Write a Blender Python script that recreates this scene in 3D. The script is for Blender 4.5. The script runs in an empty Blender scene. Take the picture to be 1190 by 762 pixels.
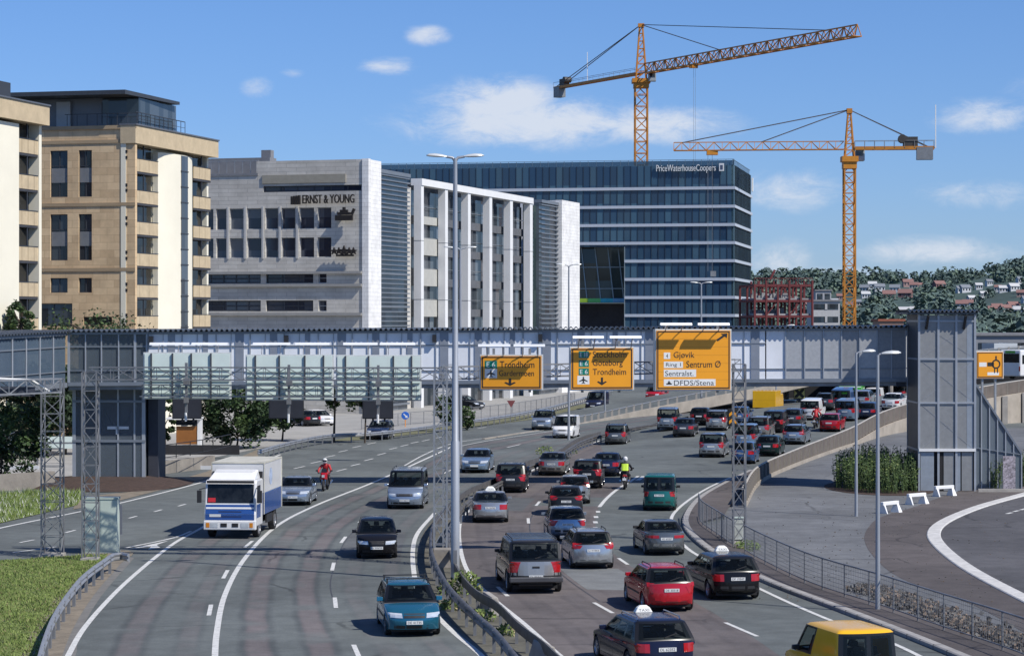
import bpy, bmesh, math, random
from mathutils import Vector, Matrix
from mathutils.bvhtree import BVHTree
random.seed(7)
R = math.radians
PI = math.pi
sc = bpy.context.scene
col = sc.collection
FP, CX, HY, CH = 2770.0, 595.0, 372.0, 9.7     # focal length, principal column, horizon row of the photo, camera height

def G(px, py, z=0.0):
    d = FP*(CH-z)/(py-HY)
    return Vector(((px-CX)/FP*d, d, z))
K = FP/2000.0      # depths below are noted for a 2000 px lens; K stretches them to the real one
def S(px, py, Y):
    Y = Y*K
    return Vector(((px-CX)/FP*Y, Y, CH-(py-HY)/FP*Y))

# ------------------------------------------------------------------ materials
MATS = {}
def nodes_of(m):
    m.use_nodes = True
    nt = m.node_tree
    return nt, nt.nodes, nt.links, nt.nodes['Principled BSDF']
def M(name, c, rough=.6, metal=0., var=.12, scale=1.5, bump=0., coat=0., spec=.5, fine=0., emit=None):
    if name in MATS: return MATS[name]
    m = bpy.data.materials.new(name); MATS[name] = m
    nt, N, L, p = nodes_of(m)
    tc = N.new('ShaderNodeTexCoord')
    nz = N.new('ShaderNodeTexNoise'); nz.inputs['Scale'].default_value = scale; nz.inputs['Detail'].default_value = 6; nz.inputs['Roughness'].default_value = .65
    L.new(tc.outputs['Object'], nz.inputs['Vector'])
    rp = N.new('ShaderNodeValToRGB')
    rp.color_ramp.elements[0].position = .3; rp.color_ramp.elements[1].position = .7
    rp.color_ramp.elements[0].color = tuple(max(0, x*(1-var)) for x in c[:3])+(1,)
    rp.color_ramp.elements[1].color = tuple(min(1, x*(1+var)) for x in c[:3])+(1,)
    L.new(nz.outputs['Fac'], rp.inputs['Fac'])
    L.new(rp.outputs['Color'], p.inputs['Base Color'])
    p.inputs['Roughness'].default_value = rough
    p.inputs['Metallic'].default_value = metal
    p.inputs['Coat Weight'].default_value = coat
    p.inputs['Coat Roughness'].default_value = .06
    p.inputs['Specular IOR Level'].default_value = spec
    if bump:
        b = N.new('ShaderNodeBump'); b.inputs['Strength'].default_value = bump; b.inputs['Distance'].default_value = .03
        n2 = N.new('ShaderNodeTexNoise'); n2.inputs['Scale'].default_value = max(8, scale*8); n2.inputs['Detail'].default_value = 4
        L.new(tc.outputs['Object'], n2.inputs['Vector'])
        L.new(n2.outputs['Fac'], b.inputs['Height']); L.new(b.outputs['Normal'], p.inputs['Normal'])
    return m
def paint(name, c, metal=.25):
    dk = max(c) < .06
    return M('paint_'+name, c, .2, metal*(.4 if dk else 1), .05, 1.2, 0, .16 if dk else .4, .2 if dk else .4)

def asphalt(name, c, wear=False, warm=(1.18, .98, .95), lanes=()):
    m = bpy.data.materials.new(name)
    nt, N, L, p = nodes_of(m)
    tc = N.new('ShaderNodeTexCoord')
    def noise(s, d=6, r=.6, vec=None, dist=0):
        n = N.new('ShaderNodeTexNoise'); n.inputs['Scale'].default_value = s; n.inputs['Detail'].default_value = d
        n.inputs['Roughness'].default_value = r; n.inputs['Distortion'].default_value = dist
        L.new(vec or tc.outputs['Object'], n.inputs['Vector']); return n.outputs['Fac']
    def mapr(v, a, b, lo, hi, smooth=True):
        n = N.new('ShaderNodeMapRange'); n.inputs[1].default_value = a; n.inputs[2].default_value = b
        n.inputs[3].default_value = lo; n.inputs[4].default_value = hi
        if smooth: n.interpolation_type = 'SMOOTHSTEP'
        L.new(v, n.inputs[0]); return n.outputs[0]
    def math_(op, a, b):
        n = N.new('ShaderNodeMath'); n.operation = op
        for i, v in enumerate((a, b)):
            if isinstance(v, (int, float)): n.inputs[i].default_value = v
            else: L.new(v, n.inputs[i])
        return n.outputs[0]
    def mix(f, a, b, mode='MIX'):
        n = N.new('ShaderNodeMix'); n.data_type = 'RGBA'; n.blend_type = mode
        if isinstance(f, (int, float)): n.inputs['Factor'].default_value = f
        else: L.new(f, n.inputs['Factor'])
        for k, v in (('A', a), ('B', b)):
            s_ = [i for i in n.inputs if i.name == k and i.type == 'RGBA'][0]
            if isinstance(v, tuple): s_.default_value = v
            else: L.new(v, s_)
        return [o for o in n.outputs if o.type == 'RGBA'][0]
    big = mapr(noise(.09, 5), .35, .65, .82, 1.15)
    mid = mapr(noise(.9, 6, .7), .3, .7, .86, 1.14)
    fine = mapr(noise(14, 3, .8), .25, .75, .85, 1.15)
    v = math_('MULTIPLY', math_('MULTIPLY', big, mid), fine)
    cc = mix(1.0, tuple(c)+(1,), v, 'MULTIPLY')
    if wear:
        uv = N.new('ShaderNodeUVMap'); sep = N.new('ShaderNodeSeparateXYZ'); L.new(uv.outputs['UV'], sep.inputs[0])
        wob = math_('MULTIPLY', math_('SUBTRACT', noise(.22, 3), .5), .05)
        u = math_('ADD', sep.outputs[0], wob)
        tot = None; dark = None
        for (u0, w, k) in lanes:
            dist = math_('ABSOLUTE', math_('SUBTRACT', u, u0), 0)
            band = mapr(dist, w*.62, w, k, 0)
            edge = mapr(math_('ABSOLUTE', math_('SUBTRACT', dist, w*1.0), 0), 0, w*.55, k, 0)
            tot = band if tot is None else math_('MAXIMUM', tot, band)
            dark = edge if dark is None else math_('MAXIMUM', dark, edge)
        pat = mapr(noise(.35, 4), .35, .55, .25, 1)
        cc = mix(math_('MULTIPLY', tot, pat), cc, mix(1, cc, tuple(warm)+(1,), 'MULTIPLY'))
        cc = mix(math_('MULTIPLY', math_('MULTIPLY', dark, pat), .9), cc, mix(1, cc, (.58, .58, .61, 1), 'MULTIPLY'))
    # tar seams and cracks
    vo = N.new('ShaderNodeTexVoronoi'); vo.feature = 'DISTANCE_TO_EDGE'; vo.inputs['Scale'].default_value = .11
    dv = N.new('ShaderNodeVectorMath'); dv.operation = 'ADD'
    n3 = N.new('ShaderNodeTexNoise'); n3.inputs['Scale'].default_value = .5; L.new(tc.outputs['Object'], n3.inputs['Vector'])
    L.new(tc.outputs['Object'], dv.inputs[0]); L.new(n3.outputs['Color'], dv.inputs[1]); L.new(dv.outputs[0], vo.inputs['Vector'])
    crack = math_('MULTIPLY', mapr(vo.outputs['Distance'], .004, .012, .45, 0), mapr(noise(.2, 2), .45, .6, 0, 1))
    cc = mix(crack, cc, (.012, .012, .014, 1))
    oil = mapr(noise(.5, 5, .7, None, 1.5), .62, .78, 0, .4)
    cc = mix(oil, cc, (.025, .025, .028, 1))
    L.new(cc, p.inputs['Base Color'])
    p.inputs['Roughness'].default_value = .85
    p.inputs['Specular IOR Level'].default_value = .3
    b = N.new('ShaderNodeBump'); b.inputs['Strength'].default_value = .35; b.inputs['Distance'].default_value = .01
    L.new(noise(40, 2), b.inputs['Height']); L.new(b.outputs['Normal'], p.inputs['Normal'])
    return m

def worn(name, c, base, thr=.42):
    # paint worn through to the surface below
    m = M(name, c, .7, 0, .12, 3)
    N, L = m.node_tree.nodes, m.node_tree.links
    p = N['Principled BSDF']
    src = p.inputs['Base Color'].links[0].from_socket
    tc = N.new('ShaderNodeTexCoord'); n = N.new('ShaderNodeTexNoise'); n.inputs['Scale'].default_value = 5; n.inputs['Detail'].default_value = 8; n.inputs['Roughness'].default_value = .8
    L.new(tc.outputs['Object'], n.inputs['Vector'])
    mr = N.new('ShaderNodeMapRange'); mr.inputs[1].default_value = thr-.12; mr.inputs[2].default_value = thr+.08
    L.new(n.outputs['Fac'], mr.inputs[0])
    mx = N.new('ShaderNodeMix'); mx.data_type = 'RGBA'
    L.new(mr.outputs[0], mx.inputs['Factor'])
    a = [i for i in mx.inputs if i.type == 'RGBA']
    a[0].default_value = tuple(base)+(1,); L.new(src, a[1])
    L.new([o for o in mx.outputs if o.type == 'RGBA'][0], p.inputs['Base Color'])
    return m

def blocks(name, c1, c2, mortar, bw, bh, ms=.01, off=.5, rough=.8, face=0.):
    # stone cladding: a brick texture laid on the walls' own axes (face = the wall's turn about z)
    m = bpy.data.materials.new(name); MATS[name] = m
    nt, N, L, p = nodes_of(m)
    tc = N.new('ShaderNodeTexCoord'); geo = N.new('ShaderNodeNewGeometry')
    mp = N.new('ShaderNodeMapping'); mp.vector_type = 'POINT'; mp.inputs['Rotation'].default_value = (0, 0, -face)
    L.new(tc.outputs['Object'], mp.inputs['Vector'])
    sp = N.new('ShaderNodeSeparateXYZ'); L.new(mp.outputs[0], sp.inputs[0])
    ad = N.new('ShaderNodeMath'); ad.operation = 'ADD'; L.new(sp.outputs[0], ad.inputs[0]); L.new(sp.outputs[1], ad.inputs[1])
    cb = N.new('ShaderNodeCombineXYZ'); L.new(ad.outputs[0], cb.inputs[0]); L.new(sp.outputs[2], cb.inputs[1])
    br = N.new('ShaderNodeTexBrick'); br.offset = off
    br.inputs['Color1'].default_value = tuple(c1)+(1,); br.inputs['Color2'].default_value = tuple(c2)+(1,); br.inputs['Mortar'].default_value = tuple(mortar)+(1,)
    br.inputs['Scale'].default_value = 1; br.inputs['Mortar Size'].default_value = ms; br.inputs['Brick Width'].default_value = bw; br.inputs['Row Height'].default_value = bh
    L.new(cb.outputs[0], br.inputs['Vector'])
    nz = N.new('ShaderNodeTexNoise'); nz.inputs['Scale'].default_value = .6; nz.inputs['Detail'].default_value = 8; nz.inputs['Roughness'].default_value = .7
    L.new(tc.outputs['Object'], nz.inputs['Vector'])
    mr = N.new('ShaderNodeMapRange'); mr.inputs[1].default_value = .3; mr.inputs[2].default_value = .7; mr.inputs[3].default_value = .82; mr.inputs[4].default_value = 1.15
    L.new(nz.outputs['Fac'], mr.inputs[0])
    mx = N.new('ShaderNodeMix'); mx.data_type = 'RGBA'; mx.blend_type = 'MULTIPLY'; mx.inputs['Factor'].default_value = 1
    a = [i for i in mx.inputs if i.type == 'RGBA']; L.new(br.outputs['Color'], a[0]); L.new(mr.outputs[0], a[1])
    L.new([o for o in mx.outputs if o.type == 'RGBA'][0], p.inputs['Base Color'])
    p.inputs['Roughness'].default_value = rough
    return m

def pane_glass(name, c1, c2, w, h, rough=.06, face=0., spec=.6):
    # facade glass whose panes differ: a cell texture on the wall's own axes
    m = bpy.data.materials.new(name); MATS[name] = m
    nt, N, L, p = nodes_of(m)
    tc = N.new('ShaderNodeTexCoord')
    mp = N.new('ShaderNodeMapping'); mp.inputs['Rotation'].default_value = (0, 0, -face); L.new(tc.outputs['Object'], mp.inputs['Vector'])
    sp = N.new('ShaderNodeSeparateXYZ'); L.new(mp.outputs[0], sp.inputs[0])
    ad = N.new('ShaderNodeMath'); ad.operation = 'ADD'; L.new(sp.outputs[0], ad.inputs[0]); L.new(sp.outputs[1], ad.inputs[1])
    def snap(v, s):
        d = N.new('ShaderNodeMath'); d.operation = 'DIVIDE'; d.inputs[1].default_value = s; L.new(v, d.inputs[0])
        f = N.new('ShaderNodeMath'); f.operation = 'FLOOR'; L.new(d.outputs[0], f.inputs[0]); return f.outputs[0]
    cb = N.new('ShaderNodeCombineXYZ'); L.new(snap(ad.outputs[0], w), cb.inputs[0]); L.new(snap(sp.outputs[2], h), cb.inputs[1])
    wn = N.new('ShaderNodeTexWhiteNoise'); wn.noise_dimensions = '2D'; L.new(cb.outputs[0], wn.inputs['Vector'])
    rp = N.new('ShaderNodeValToRGB'); rp.color_ramp.elements[0].color = tuple(c1)+(1,); rp.color_ramp.elements[1].color = tuple(c2)+(1,)
    rp.color_ramp.elements[0].position = .35
    L.new(wn.outputs['Value'], rp.inputs['Fac']); L.new(rp.outputs['Color'], p.inputs['Base Color'])
    p.inputs['Roughness'].default_value = rough; p.inputs['Specular IOR Level'].default_value = spec
    # each pane leans a hair differently, so reflections break up
    sub = N.new('ShaderNodeVectorMath'); sub.operation = 'SUBTRACT'; sub.inputs[1].default_value = (.5, .5, .5); L.new(wn.outputs['Color'], sub.inputs[0])
    scl = N.new('ShaderNodeVectorMath'); scl.operation = 'SCALE'; scl.inputs['Scale'].default_value = .05; L.new(sub.outputs[0], scl.inputs[0])
    geo = N.new('ShaderNodeNewGeometry'); a2 = N.new('ShaderNodeVectorMath'); a2.operation = 'ADD'
    L.new(geo.outputs['Normal'], a2.inputs[0]); L.new(scl.outputs[0], a2.inputs[1])
    nr = N.new('ShaderNodeVectorMath'); nr.operation = 'NORMALIZE'; L.new(a2.outputs[0], nr.inputs[0]); L.new(nr.outputs[0], p.inputs['Normal'])
    return m

def clear_glass(name, tint, mixf, rough=.05, body=(.05, .07, .09)):
    # glazing one sees through: part transparent, part glossy tinted pane
    m = bpy.data.materials.new(name); MATS[name] = m
    nt, N, L, p = nodes_of(m)
    p.inputs['Base Color'].default_value = tuple(body)+(1,); p.inputs['Roughness'].default_value = rough
    tr = N.new('ShaderNodeBsdfTransparent'); tr.inputs[0].default_value = tuple(tint)+(1,)
    mx = N.new('ShaderNodeMixShader'); mx.inputs[0].default_value = mixf
    out = N['Material Output']
    L.new(tr.outputs[0], mx.inputs[1]); L.new(p.outputs[0], mx.inputs[2]); L.new(mx.outputs[0], out.inputs['Surface'])
    return m

# ------------------------------------------------------------------ mesh builder
class MB:
    def __init__(s): s.v = []; s.f = []; s.m = []; s.uv = None
    def add(s, vs, fs, mi=0):
        o = len(s.v); s.v += [tuple(x) for x in vs]
        for f in fs: s.f.append(tuple(i+o for i in f)); s.m.append(mi)
        return s
    def quad(s, a, b, c, d, mi=0): return s.add([a, b, c, d], [(0, 1, 2, 3)], mi)
    def hexa(s, P, mi=0):   # 4 bottom, 4 top
        return s.add(P, [(0, 3, 2, 1), (4, 5, 6, 7), (0, 1, 5, 4), (1, 2, 6, 5), (2, 3, 7, 6), (3, 0, 4, 7)], mi)
    def box(s, x0, x1, y0, y1, z0, z1, mi=0):
        return s.hexa([(x0, y0, z0), (x1, y0, z0), (x1, y1, z0), (x0, y1, z0), (x0, y0, z1), (x1, y0, z1), (x1, y1, z1), (x0, y1, z1)], mi)
    def bar(s, p, q, w, h=None, mi=0):
        p, q = Vector(p), Vector(q); h = h or w
        d = (q-p); 
        if d.length < 1e-6: return s
        d.normalize()
        up = Vector((0, 0, 1)) if abs(d.z) < .95 else Vector((0, 1, 0))
        a = d.cross(up).normalized()*(w/2); b = a.cross(d).normalized()*(h/2)
        return s.hexa([p-a-b, p+a-b, p+a+b, p-a+b, q-a-b, q+a-b, q+a+b, q-a+b], mi)
    def tube(s, pts, rad, n=8, mi=0, cap=True):
        pts = [Vector(p) for p in pts]; k = len(pts)
        rads = rad if isinstance(rad, (list, tuple)) else [rad]*k
        vs, fs = [], []
        for i, p in enumerate(pts):
            d = (pts[min(i+1, k-1)]-pts[max(i-1, 0)]).normalized()
            up = Vector((0, 0, 1)) if abs(d.z) < .9 else Vector((0, 1, 0))
            a = d.cross(up).normalized(); b = a.cross(d).normalized()
            for j in range(n):
                t = 2*PI*j/n; vs.append(p+(a*math.cos(t)+b*math.sin(t))*rads[i])
        for i in range(k-1):
            for j in range(n): fs.append((i*n+j, i*n+(j+1) % n, (i+1)*n+(j+1) % n, (i+1)*n+j))
        if cap: fs += [tuple(range(n))[::-1], tuple(range((k-1)*n, k*n))]
        return s.add(vs, fs, mi)
    def lathe(s, prof, n=20, axis='y', c=(0, 0, 0), mi=0):   # prof: (radius, along-axis)
        vs, fs = [], []
        for r, a in prof:
            for j in range(n):
                t = 2*PI*j/n; u, w = r*math.cos(t), r*math.sin(t)
                vs.append((c[0]+u, c[1]+a, c[2]+w) if axis == 'y' else ((c[0]+a, c[1]+u, c[2]+w) if axis == 'x' else (c[0]+u, c[1]+w, c[2]+a)))
        for i in range(len(prof)-1):
            for j in range(n): fs.append((i*n+j, i*n+(j+1) % n, (i+1)*n+(j+1) % n, (i+1)*n+j))
        return s.add(vs, fs, mi)
    def prism(s, poly, z0, z1, mi=0):   # plan polygon extruded up
        n = len(poly)
        vs = [(p[0], p[1], z0) for p in poly]+[(p[0], p[1], z1) for p in poly]
        return s.add(vs, [tuple(range(n))[::-1], tuple(range(n, 2*n))]+[(i, (i+1) % n, n+(i+1) % n, n+i) for i in range(n)], mi)
    def sheet(s, poly, mi=0):
        return s.add(poly, [tuple(range(len(poly)))], mi)
    def build(s, name, mats, parent=None, local=False, smooth=None, bevel=0):
        me = bpy.data.meshes.new(name)
        vs = s.v
        if parent is not None and not local:
            o = parent.matrix_world.translation if False else world_loc(parent)
            vs = [(x-o[0], y-o[1], z-o[2]) for x, y, z in vs]
        me.from_pydata(vs, [], s.f)
        if not isinstance(mats, (list, tuple)): mats = [mats]
        for m_ in mats: me.materials.append(m_)
        if len(mats) > 1: me.polygons.foreach_set('material_index', s.m)
        if s.uv:
            l = me.uv_layers.new(name='UVMap')
            for i, lp in enumerate(me.loops): l.data[i].uv = s.uv[lp.vertex_index]
        bm = bmesh.new(); bm.from_mesh(me); 
        if s.uv is None: bmesh.ops.recalc_face_normals(bm, faces=bm.faces)
        bm.to_mesh(me); bm.free()
        if smooth is not None:
            me.polygons.foreach_set('use_smooth', [True]*len(me.polygons))
            me.set_sharp_from_angle(angle=R(smooth))
        me.update()
        ob = bpy.data.objects.new(name, me); col.objects.link(ob)
        if parent is not None: ob.parent = parent
        if bevel:
            b = ob.modifiers.new('bevel', 'BEVEL'); b.width = bevel; b.segments = 2; b.limit_method = 'ANGLE'; b.angle_limit = R(40)
        return ob
def world_loc(o):
    v = Vector((0, 0, 0))
    while o is not None:
        v += Vector(o.location); o = o.parent
    return v
def tag(o, label, cat, group=None, kind=None):
    if label: o['label'] = label
    if cat: o['category'] = cat
    if group: o['group'] = group
    if kind: o['kind'] = kind
    return o
def thing(name, label, cat, loc=(0, 0, 0), rotz=0., group=None):
    o = bpy.data.objects.new(name, None); col.objects.link(o)
    o.empty_display_size = .3; o.location = loc; o.rotation_euler = (0, 0, rotz)
    return tag(o, label, cat, group)
def struct(o): o['kind'] = 'structure'; return o
def shared(name, ob, parent, loc):
    c = ob.copy(); c.name = name; col.objects.link(c); c.parent = parent; c.location = loc; return c
def dup(root, loc, rotz=0., label=None):
    r = root.copy(); col.objects.link(r); r.location = loc; r.rotation_euler = (0, 0, rotz)
    if label: r['label'] = label
    for ch in list(root.children):
        c = ch.copy(); col.objects.link(c); c.parent = r
        for g in ch.children:
            d = g.copy(); col.objects.link(d); d.parent = c
    return r

def spline(pts, n=8):
    P = [Vector(p) for p in pts]; out = []
    for i in range(len(P)-1):
        p0, p1, p2, p3 = P[max(i-1, 0)], P[i], P[i+1], P[min(i+2, len(P)-1)]
        # chord-length catmull-rom
        def tj(a, b): return max((b-a).length, 1e-4)**.5
        t0 = 0; t1 = tj(p0, p1) if i else tj(p1, p2); t2 = t1+tj(p1, p2); t3 = t2+(tj(p2, p3) if i < len(P)-2 else tj(p1, p2))
        if i == 0: p0 = p1*2-p2
        if i == len(P)-2: p3 = p2*2-p1
        for k in range(n):
            t = t1+(t2-t1)*k/n
            A1 = p0*((t1-t)/(t1-t0))+p1*((t-t0)/(t1-t0)); A2 = p1*((t2-t)/(t2-t1))+p2*((t-t1)/(t2-t1)); A3 = p2*((t3-t)/(t3-t2))+p3*((t-t2)/(t3-t2))
            B1 = A1*((t2-t)/(t2-t0))+A2*((t-t0)/(t2-t0)); B2 = A2*((t3-t)/(t3-t1))+A3*((t-t1)/(t3-t1))
            out.append(B1*((t2-t)/(t2-t1))+B2*((t-t1)/(t2-t1)))
    out.append(P[-1]); return out
def resample(pts, step=None, n=None):
    L = [0.]
    for a, b in zip(pts, pts[1:]): L.append(L[-1]+(b-a).length)
    k = n if n else max(2, int(L[-1]/step)+1)
    out = []; j = 0
    for i in range(k):
        t = L[-1]*i/(k-1)
        while j < len(L)-2 and L[j+1] < t: j += 1
        f = (t-L[j])/max(L[j+1]-L[j], 1e-9); out.append(pts[j].lerp(pts[j+1], f))
    return out
def pxline(pp, z=0.): return spline([G(p[0], p[1], p[2] if len(p) > 2 else z) for p in pp])
def ribbon(mb, pts, w, z=None, mi=0):
    vs, fs = [], []
    for i, p in enumerate(pts):
        d = (pts[min(i+1, len(pts)-1)]-pts[max(i-1, 0)]); d.z = 0; d.normalize()
        n = Vector((d.y, -d.x, 0))*(w/2); q = Vector(p)
        if z is not None: q.z = z
        vs += [q-n, q+n]
    for i in range(len(pts)-1): fs.append((2*i, 2*i+1, 2*i+3, 2*i+2))
    mb.add(vs, fs, mi)
def offset(pts, dist):
    out = []
    for i, p in enumerate(pts):
        d = (pts[min(i+1, len(pts)-1)]-pts[max(i-1, 0)]); d.z = 0; d.normalize()
        out.append(p+Vector((d.y, -d.x, 0))*dist)
    return out
def sweep(mb, pts, prof, mi=0, cap=True):
    # prof: (sideways to the right, up)
    n = len(prof); vs, fs = [], []
    for i, p in enumerate(pts):
        d = (pts[min(i+1, len(pts)-1)]-pts[max(i-1, 0)]); d.z = 0; d.normalize(); r = Vector((d.y, -d.x, 0))
        for a, b in prof: vs.append(p+r*a+Vector((0, 0, b)))
    for i in range(len(pts)-1):
        for j in range(n): fs.append((i*n+j, i*n+(j+1) % n, (i+1)*n+(j+1) % n, (i+1)*n+j))
    if cap: fs += [tuple(range(n))[::-1], tuple(range((len(pts)-1)*n, len(pts)*n))]
    mb.add(vs, fs, mi)

TXT = {}
def text_geom(t):
    if t in TXT: return TXT[t]
    cu = bpy.data.curves.new('t', 'FONT'); cu.body = t; cu.size = 1; cu.resolution_u = 3
    ob = bpy.data.objects.new('t', cu); col.objects.link(ob)
    dg = bpy.context.evaluated_depsgraph_get(); me = bpy.data.meshes.new_from_object(ob.evaluated_get(dg))
    vs = [v.co.copy() for v in me.vertices]; fs = [tuple(p.vertices) for p in me.polygons]
    bpy.data.objects.remove(ob); bpy.data.curves.remove(cu); bpy.data.meshes.remove(me)
    x0, x1 = min(v.x for v in vs), max(v.x for v in vs); y0, y1 = min(v.y for v in vs), max(v.y for v in vs)
    TXT[t] = ([((v.x-x0)/(x1-x0), (v.y-y0)/(y1-y0)) for v in vs], fs); return TXT[t]
def put_text(mb, t, fn, u0, u1, z0, z1, mi=0):
    # fn(u, z) -> world/local point on the surface that carries the writing
    vs, fs = text_geom(t)
    mb.add([fn(u0+(u1-u0)*a, z0+(z1-z0)*b) for a, b in vs], fs, mi)

class Face:
    # a vertical wall plane: P0 start point, d unit direction, n outward normal
    def __init__(s, P0, d, slope=0.):
        s.P = Vector((P0[0], P0[1])); s.d = Vector((d[0], d[1])).normalized(); n = Vector((s.d.y, -s.d.x))
        if n.dot(-s.P) < 0: n = -n
        s.n = n; s.slope = slope
    def uz(s, px, py):
        rx = (px-CX)/FP; u = (rx*s.P.y-s.P.x)/(s.d.x-rx*s.d.y); Y = s.P.y+u*s.d.y
        return u, CH-(py-HY)/FP*Y
    def u(s, px): return s.uz(px, HY)[0]
    def z(s, px, py): return s.uz(px, py)[1]
    def pt(s, u, z, t=0.):
        q = s.P+s.d*u+s.n*t; return Vector((q.x, q.y, z+s.slope*u))
    def box(s, mb, u0, u1, z0, z1, t0, t1, mi=0):
        if u0 > u1: u0, u1 = u1, u0
        if z0 > z1: z0, z1 = z1, z0
        return mb.hexa([s.pt(u0, z0, t0), s.pt(u1, z0, t0), s.pt(u1, z0, t1), s.pt(u0, z0, t1), s.pt(u0, z1, t0), s.pt(u1, z1, t0), s.pt(u1, z1, t1), s.pt(u0, z1, t1)], mi)
    def pbox(s, mb, x0, y0, x1, y1, t0, t1, mi=0):
        xm = (x0+x1)/2; return s.box(mb, s.u(x0), s.u(x1), s.z(xm, y1), s.z(xm, y0), t0, t1, mi)
    def bar(s, mb, a, b, w, t, mi=0): return mb.bar(s.pt(a[0], a[1], t), s.pt(b[0], b[1], t), w, w, mi)

def lattice(mb, p0, p1, w, seg, ch, br, h=None, mi=0, tri=False, up=None):
    p0, p1 = Vector(p0), Vector(p1); d = (p1-p0); L = d.length; d.normalize(); h = h or w
    u = Vector(up) if up else (Vector((0, 0, 1)) if abs(d.z) < .9 else Vector((0, 1, 0)))
    a = d.cross(u).normalized(); b = a.cross(d).normalized()
    offs = [a*(-w/2)-b*(h/2), a*(w/2)-b*(h/2), b*(h/2)] if tri else [a*(-w/2)-b*(h/2), a*(w/2)-b*(h/2), a*(w/2)+b*(h/2), a*(-w/2)+b*(h/2)]
    for o in offs: mb.bar(p0+o, p1+o, ch, ch, mi)
    n = max(1, round(L/seg)); k = len(offs)
    for i in range(n):
        q0 = p0+d*(L*i/n); q1 = p0+d*(L*(i+1)/n)
        for j in range(k):
            A, B = offs[j], offs[(j+1) % k]
            if (i+j) % 2: A, B = B, A
            mb.bar(q0+A, q1+B, br, br, mi)
            mb.bar(q1+offs[j], q1+offs[(j+1) % k], br*.8, br*.8, mi)
# ------------------------------------------------------------------ camera, sun, sky
cam = bpy.data.cameras.new('camera'); co = bpy.data.objects.new('camera', cam); col.objects.link(co)
co.location = (0, 0, CH); co.rotation_euler = (PI/2, 0, 0); cam.sensor_width = 36; cam.lens = FP/1190*36
cam.shift_y = -(381-HY)/1190; cam.clip_end = 20000; cam.clip_start = .5; sc.camera = co
SUN = Vector((.75, -.50, 1.0)).normalized()
sl = bpy.data.lights.new('sun', 'SUN'); sl.energy = 5.3; sl.angle = R(.53); sl.color = (1, .95, .87)
so = bpy.data.objects.new('sun', sl); col.objects.link(so); so.rotation_euler = SUN.to_track_quat('Z', 'Y').to_euler(); so.location = (40, -20, 60)
w = bpy.data.worlds.new('World'); sc.world = w; w.use_nodes = True
nt = w.node_tree; N, L = nt.nodes, nt.links
bg = N['Background']; sky = N.new('ShaderNodeTexSky'); sky.sky_type = 'NISHITA'; sky.sun_disc = False
sky.sun_elevation = math.asin(SUN.z); sky.sun_rotation = math.atan2(SUN.x, SUN.y)
sky.air_density = 1.0; sky.dust_density = .1; sky.ozone_density = 3.0; sky.altitude = 50
bg.inputs['Strength'].default_value = .096
tc = N.new('ShaderNodeTexCoord'); sp = N.new('ShaderNodeSeparateXYZ'); L.new(tc.outputs['Generated'], sp.inputs[0])
def wm(op, a, b=0., c=None):
    n = N.new('ShaderNodeMath'); n.operation = op
    for i, v in enumerate((a, b) if c is None else (a, b, c)):
        if isinstance(v, (int, float)): n.inputs[i].default_value = v
        else: L.new(v, n.inputs[i])
    return n.outputs[0]
yy = wm('MAXIMUM', sp.outputs[1], .05)
az = wm('DIVIDE', sp.outputs[0], yy); el = wm('DIVIDE', sp.outputs[2], yy)
cb = N.new('ShaderNodeCombineXYZ'); L.new(wm('MULTIPLY', az, 14*K), cb.inputs[0]); L.new(wm('MULTIPLY', el, 30*K), cb.inputs[1])
n1 = N.new('ShaderNodeTexNoise'); n1.inputs['Scale'].default_value = 2.0; n1.inputs['Detail'].default_value = 12; n1.inputs['Roughness'].default_value = .70; n1.inputs['Distortion'].default_value = .4
L.new(cb.outputs[0], n1.inputs['Vector'])
# wind-drawn banks: (azimuth, elevation, half width, half height, density) as tangents of the view from the ground
CL = [((625-CX)/FP, (372-142)/FP, .095, .018, .95), ((580-CX)/FP, (372-120)/FP, .045, .018, 1.0), ((735-CX)/FP, (372-146)/FP, .075, .014, .9), ((560-CX)/FP, (372-118)/FP, .05, .014, .7), ((497-CX)/FP, (372-41)/FP, .017, .008, .75), ((452-CX)/FP, (372-77)/FP, .022, .008, .7), ((300-CX)/FP, (372-103)/FP, .014, .009, .6),
      ((1150-CX)/FP, (372-135)/FP, .045, .013, .75), ((920-CX)/FP, (372-222)/FP, .04, .016, .75), ((1140-CX)/FP, (372-226)/FP, .05, .013, .6), ((1090-CX)/FP, (372-292)/FP, .07, .012, .7), ((905-CX)/FP, (372-300)/FP, .026, .014, .75), ((960-CX)/FP, (372-318)/FP, .05, .007, .6),
      ((1340-CX)/FP, .13/K, .09, .03, .8), (-.42/K, .1/K, .09, .03, .8), ((340-CX)/FP, (372-85)/FP, .012, .005, .5)]
tot = None
for a0, e0, wa, we, k in CL:
    wa, we = wa/K, we/K
    da = wm('DIVIDE', wm('SUBTRACT', az, a0), wa); de = wm('DIVIDE', wm('SUBTRACT', el, e0), we)
    r2 = wm('ADD', wm('MULTIPLY', da, da), wm('MULTIPLY', de, de))
    g = wm('MULTIPLY', wm('POWER', 2.718, wm('MULTIPLY', r2, -1.0)), k)
    tot = g if tot is None else wm('MAXIMUM', tot, g)
front = wm('GREATER_THAN', sp.outputs[1], .06)
dens = wm('MULTIPLY', wm('MULTIPLY', tot, front), wm('MULTIPLY', n1.outputs['Fac'], 2.0))
mr = N.new('ShaderNodeMapRange'); mr.interpolation_type = 'SMOOTHSTEP'; mr.inputs[1].default_value = .31; mr.inputs[2].default_value = .98; mr.inputs[3].default_value = 0; mr.inputs[4].default_value = .85
L.new(dens, mr.inputs[0])
mx = N.new('ShaderNodeMix'); mx.data_type = 'RGBA'
ia = [i for i in mx.inputs if i.type == 'RGBA']
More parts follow.
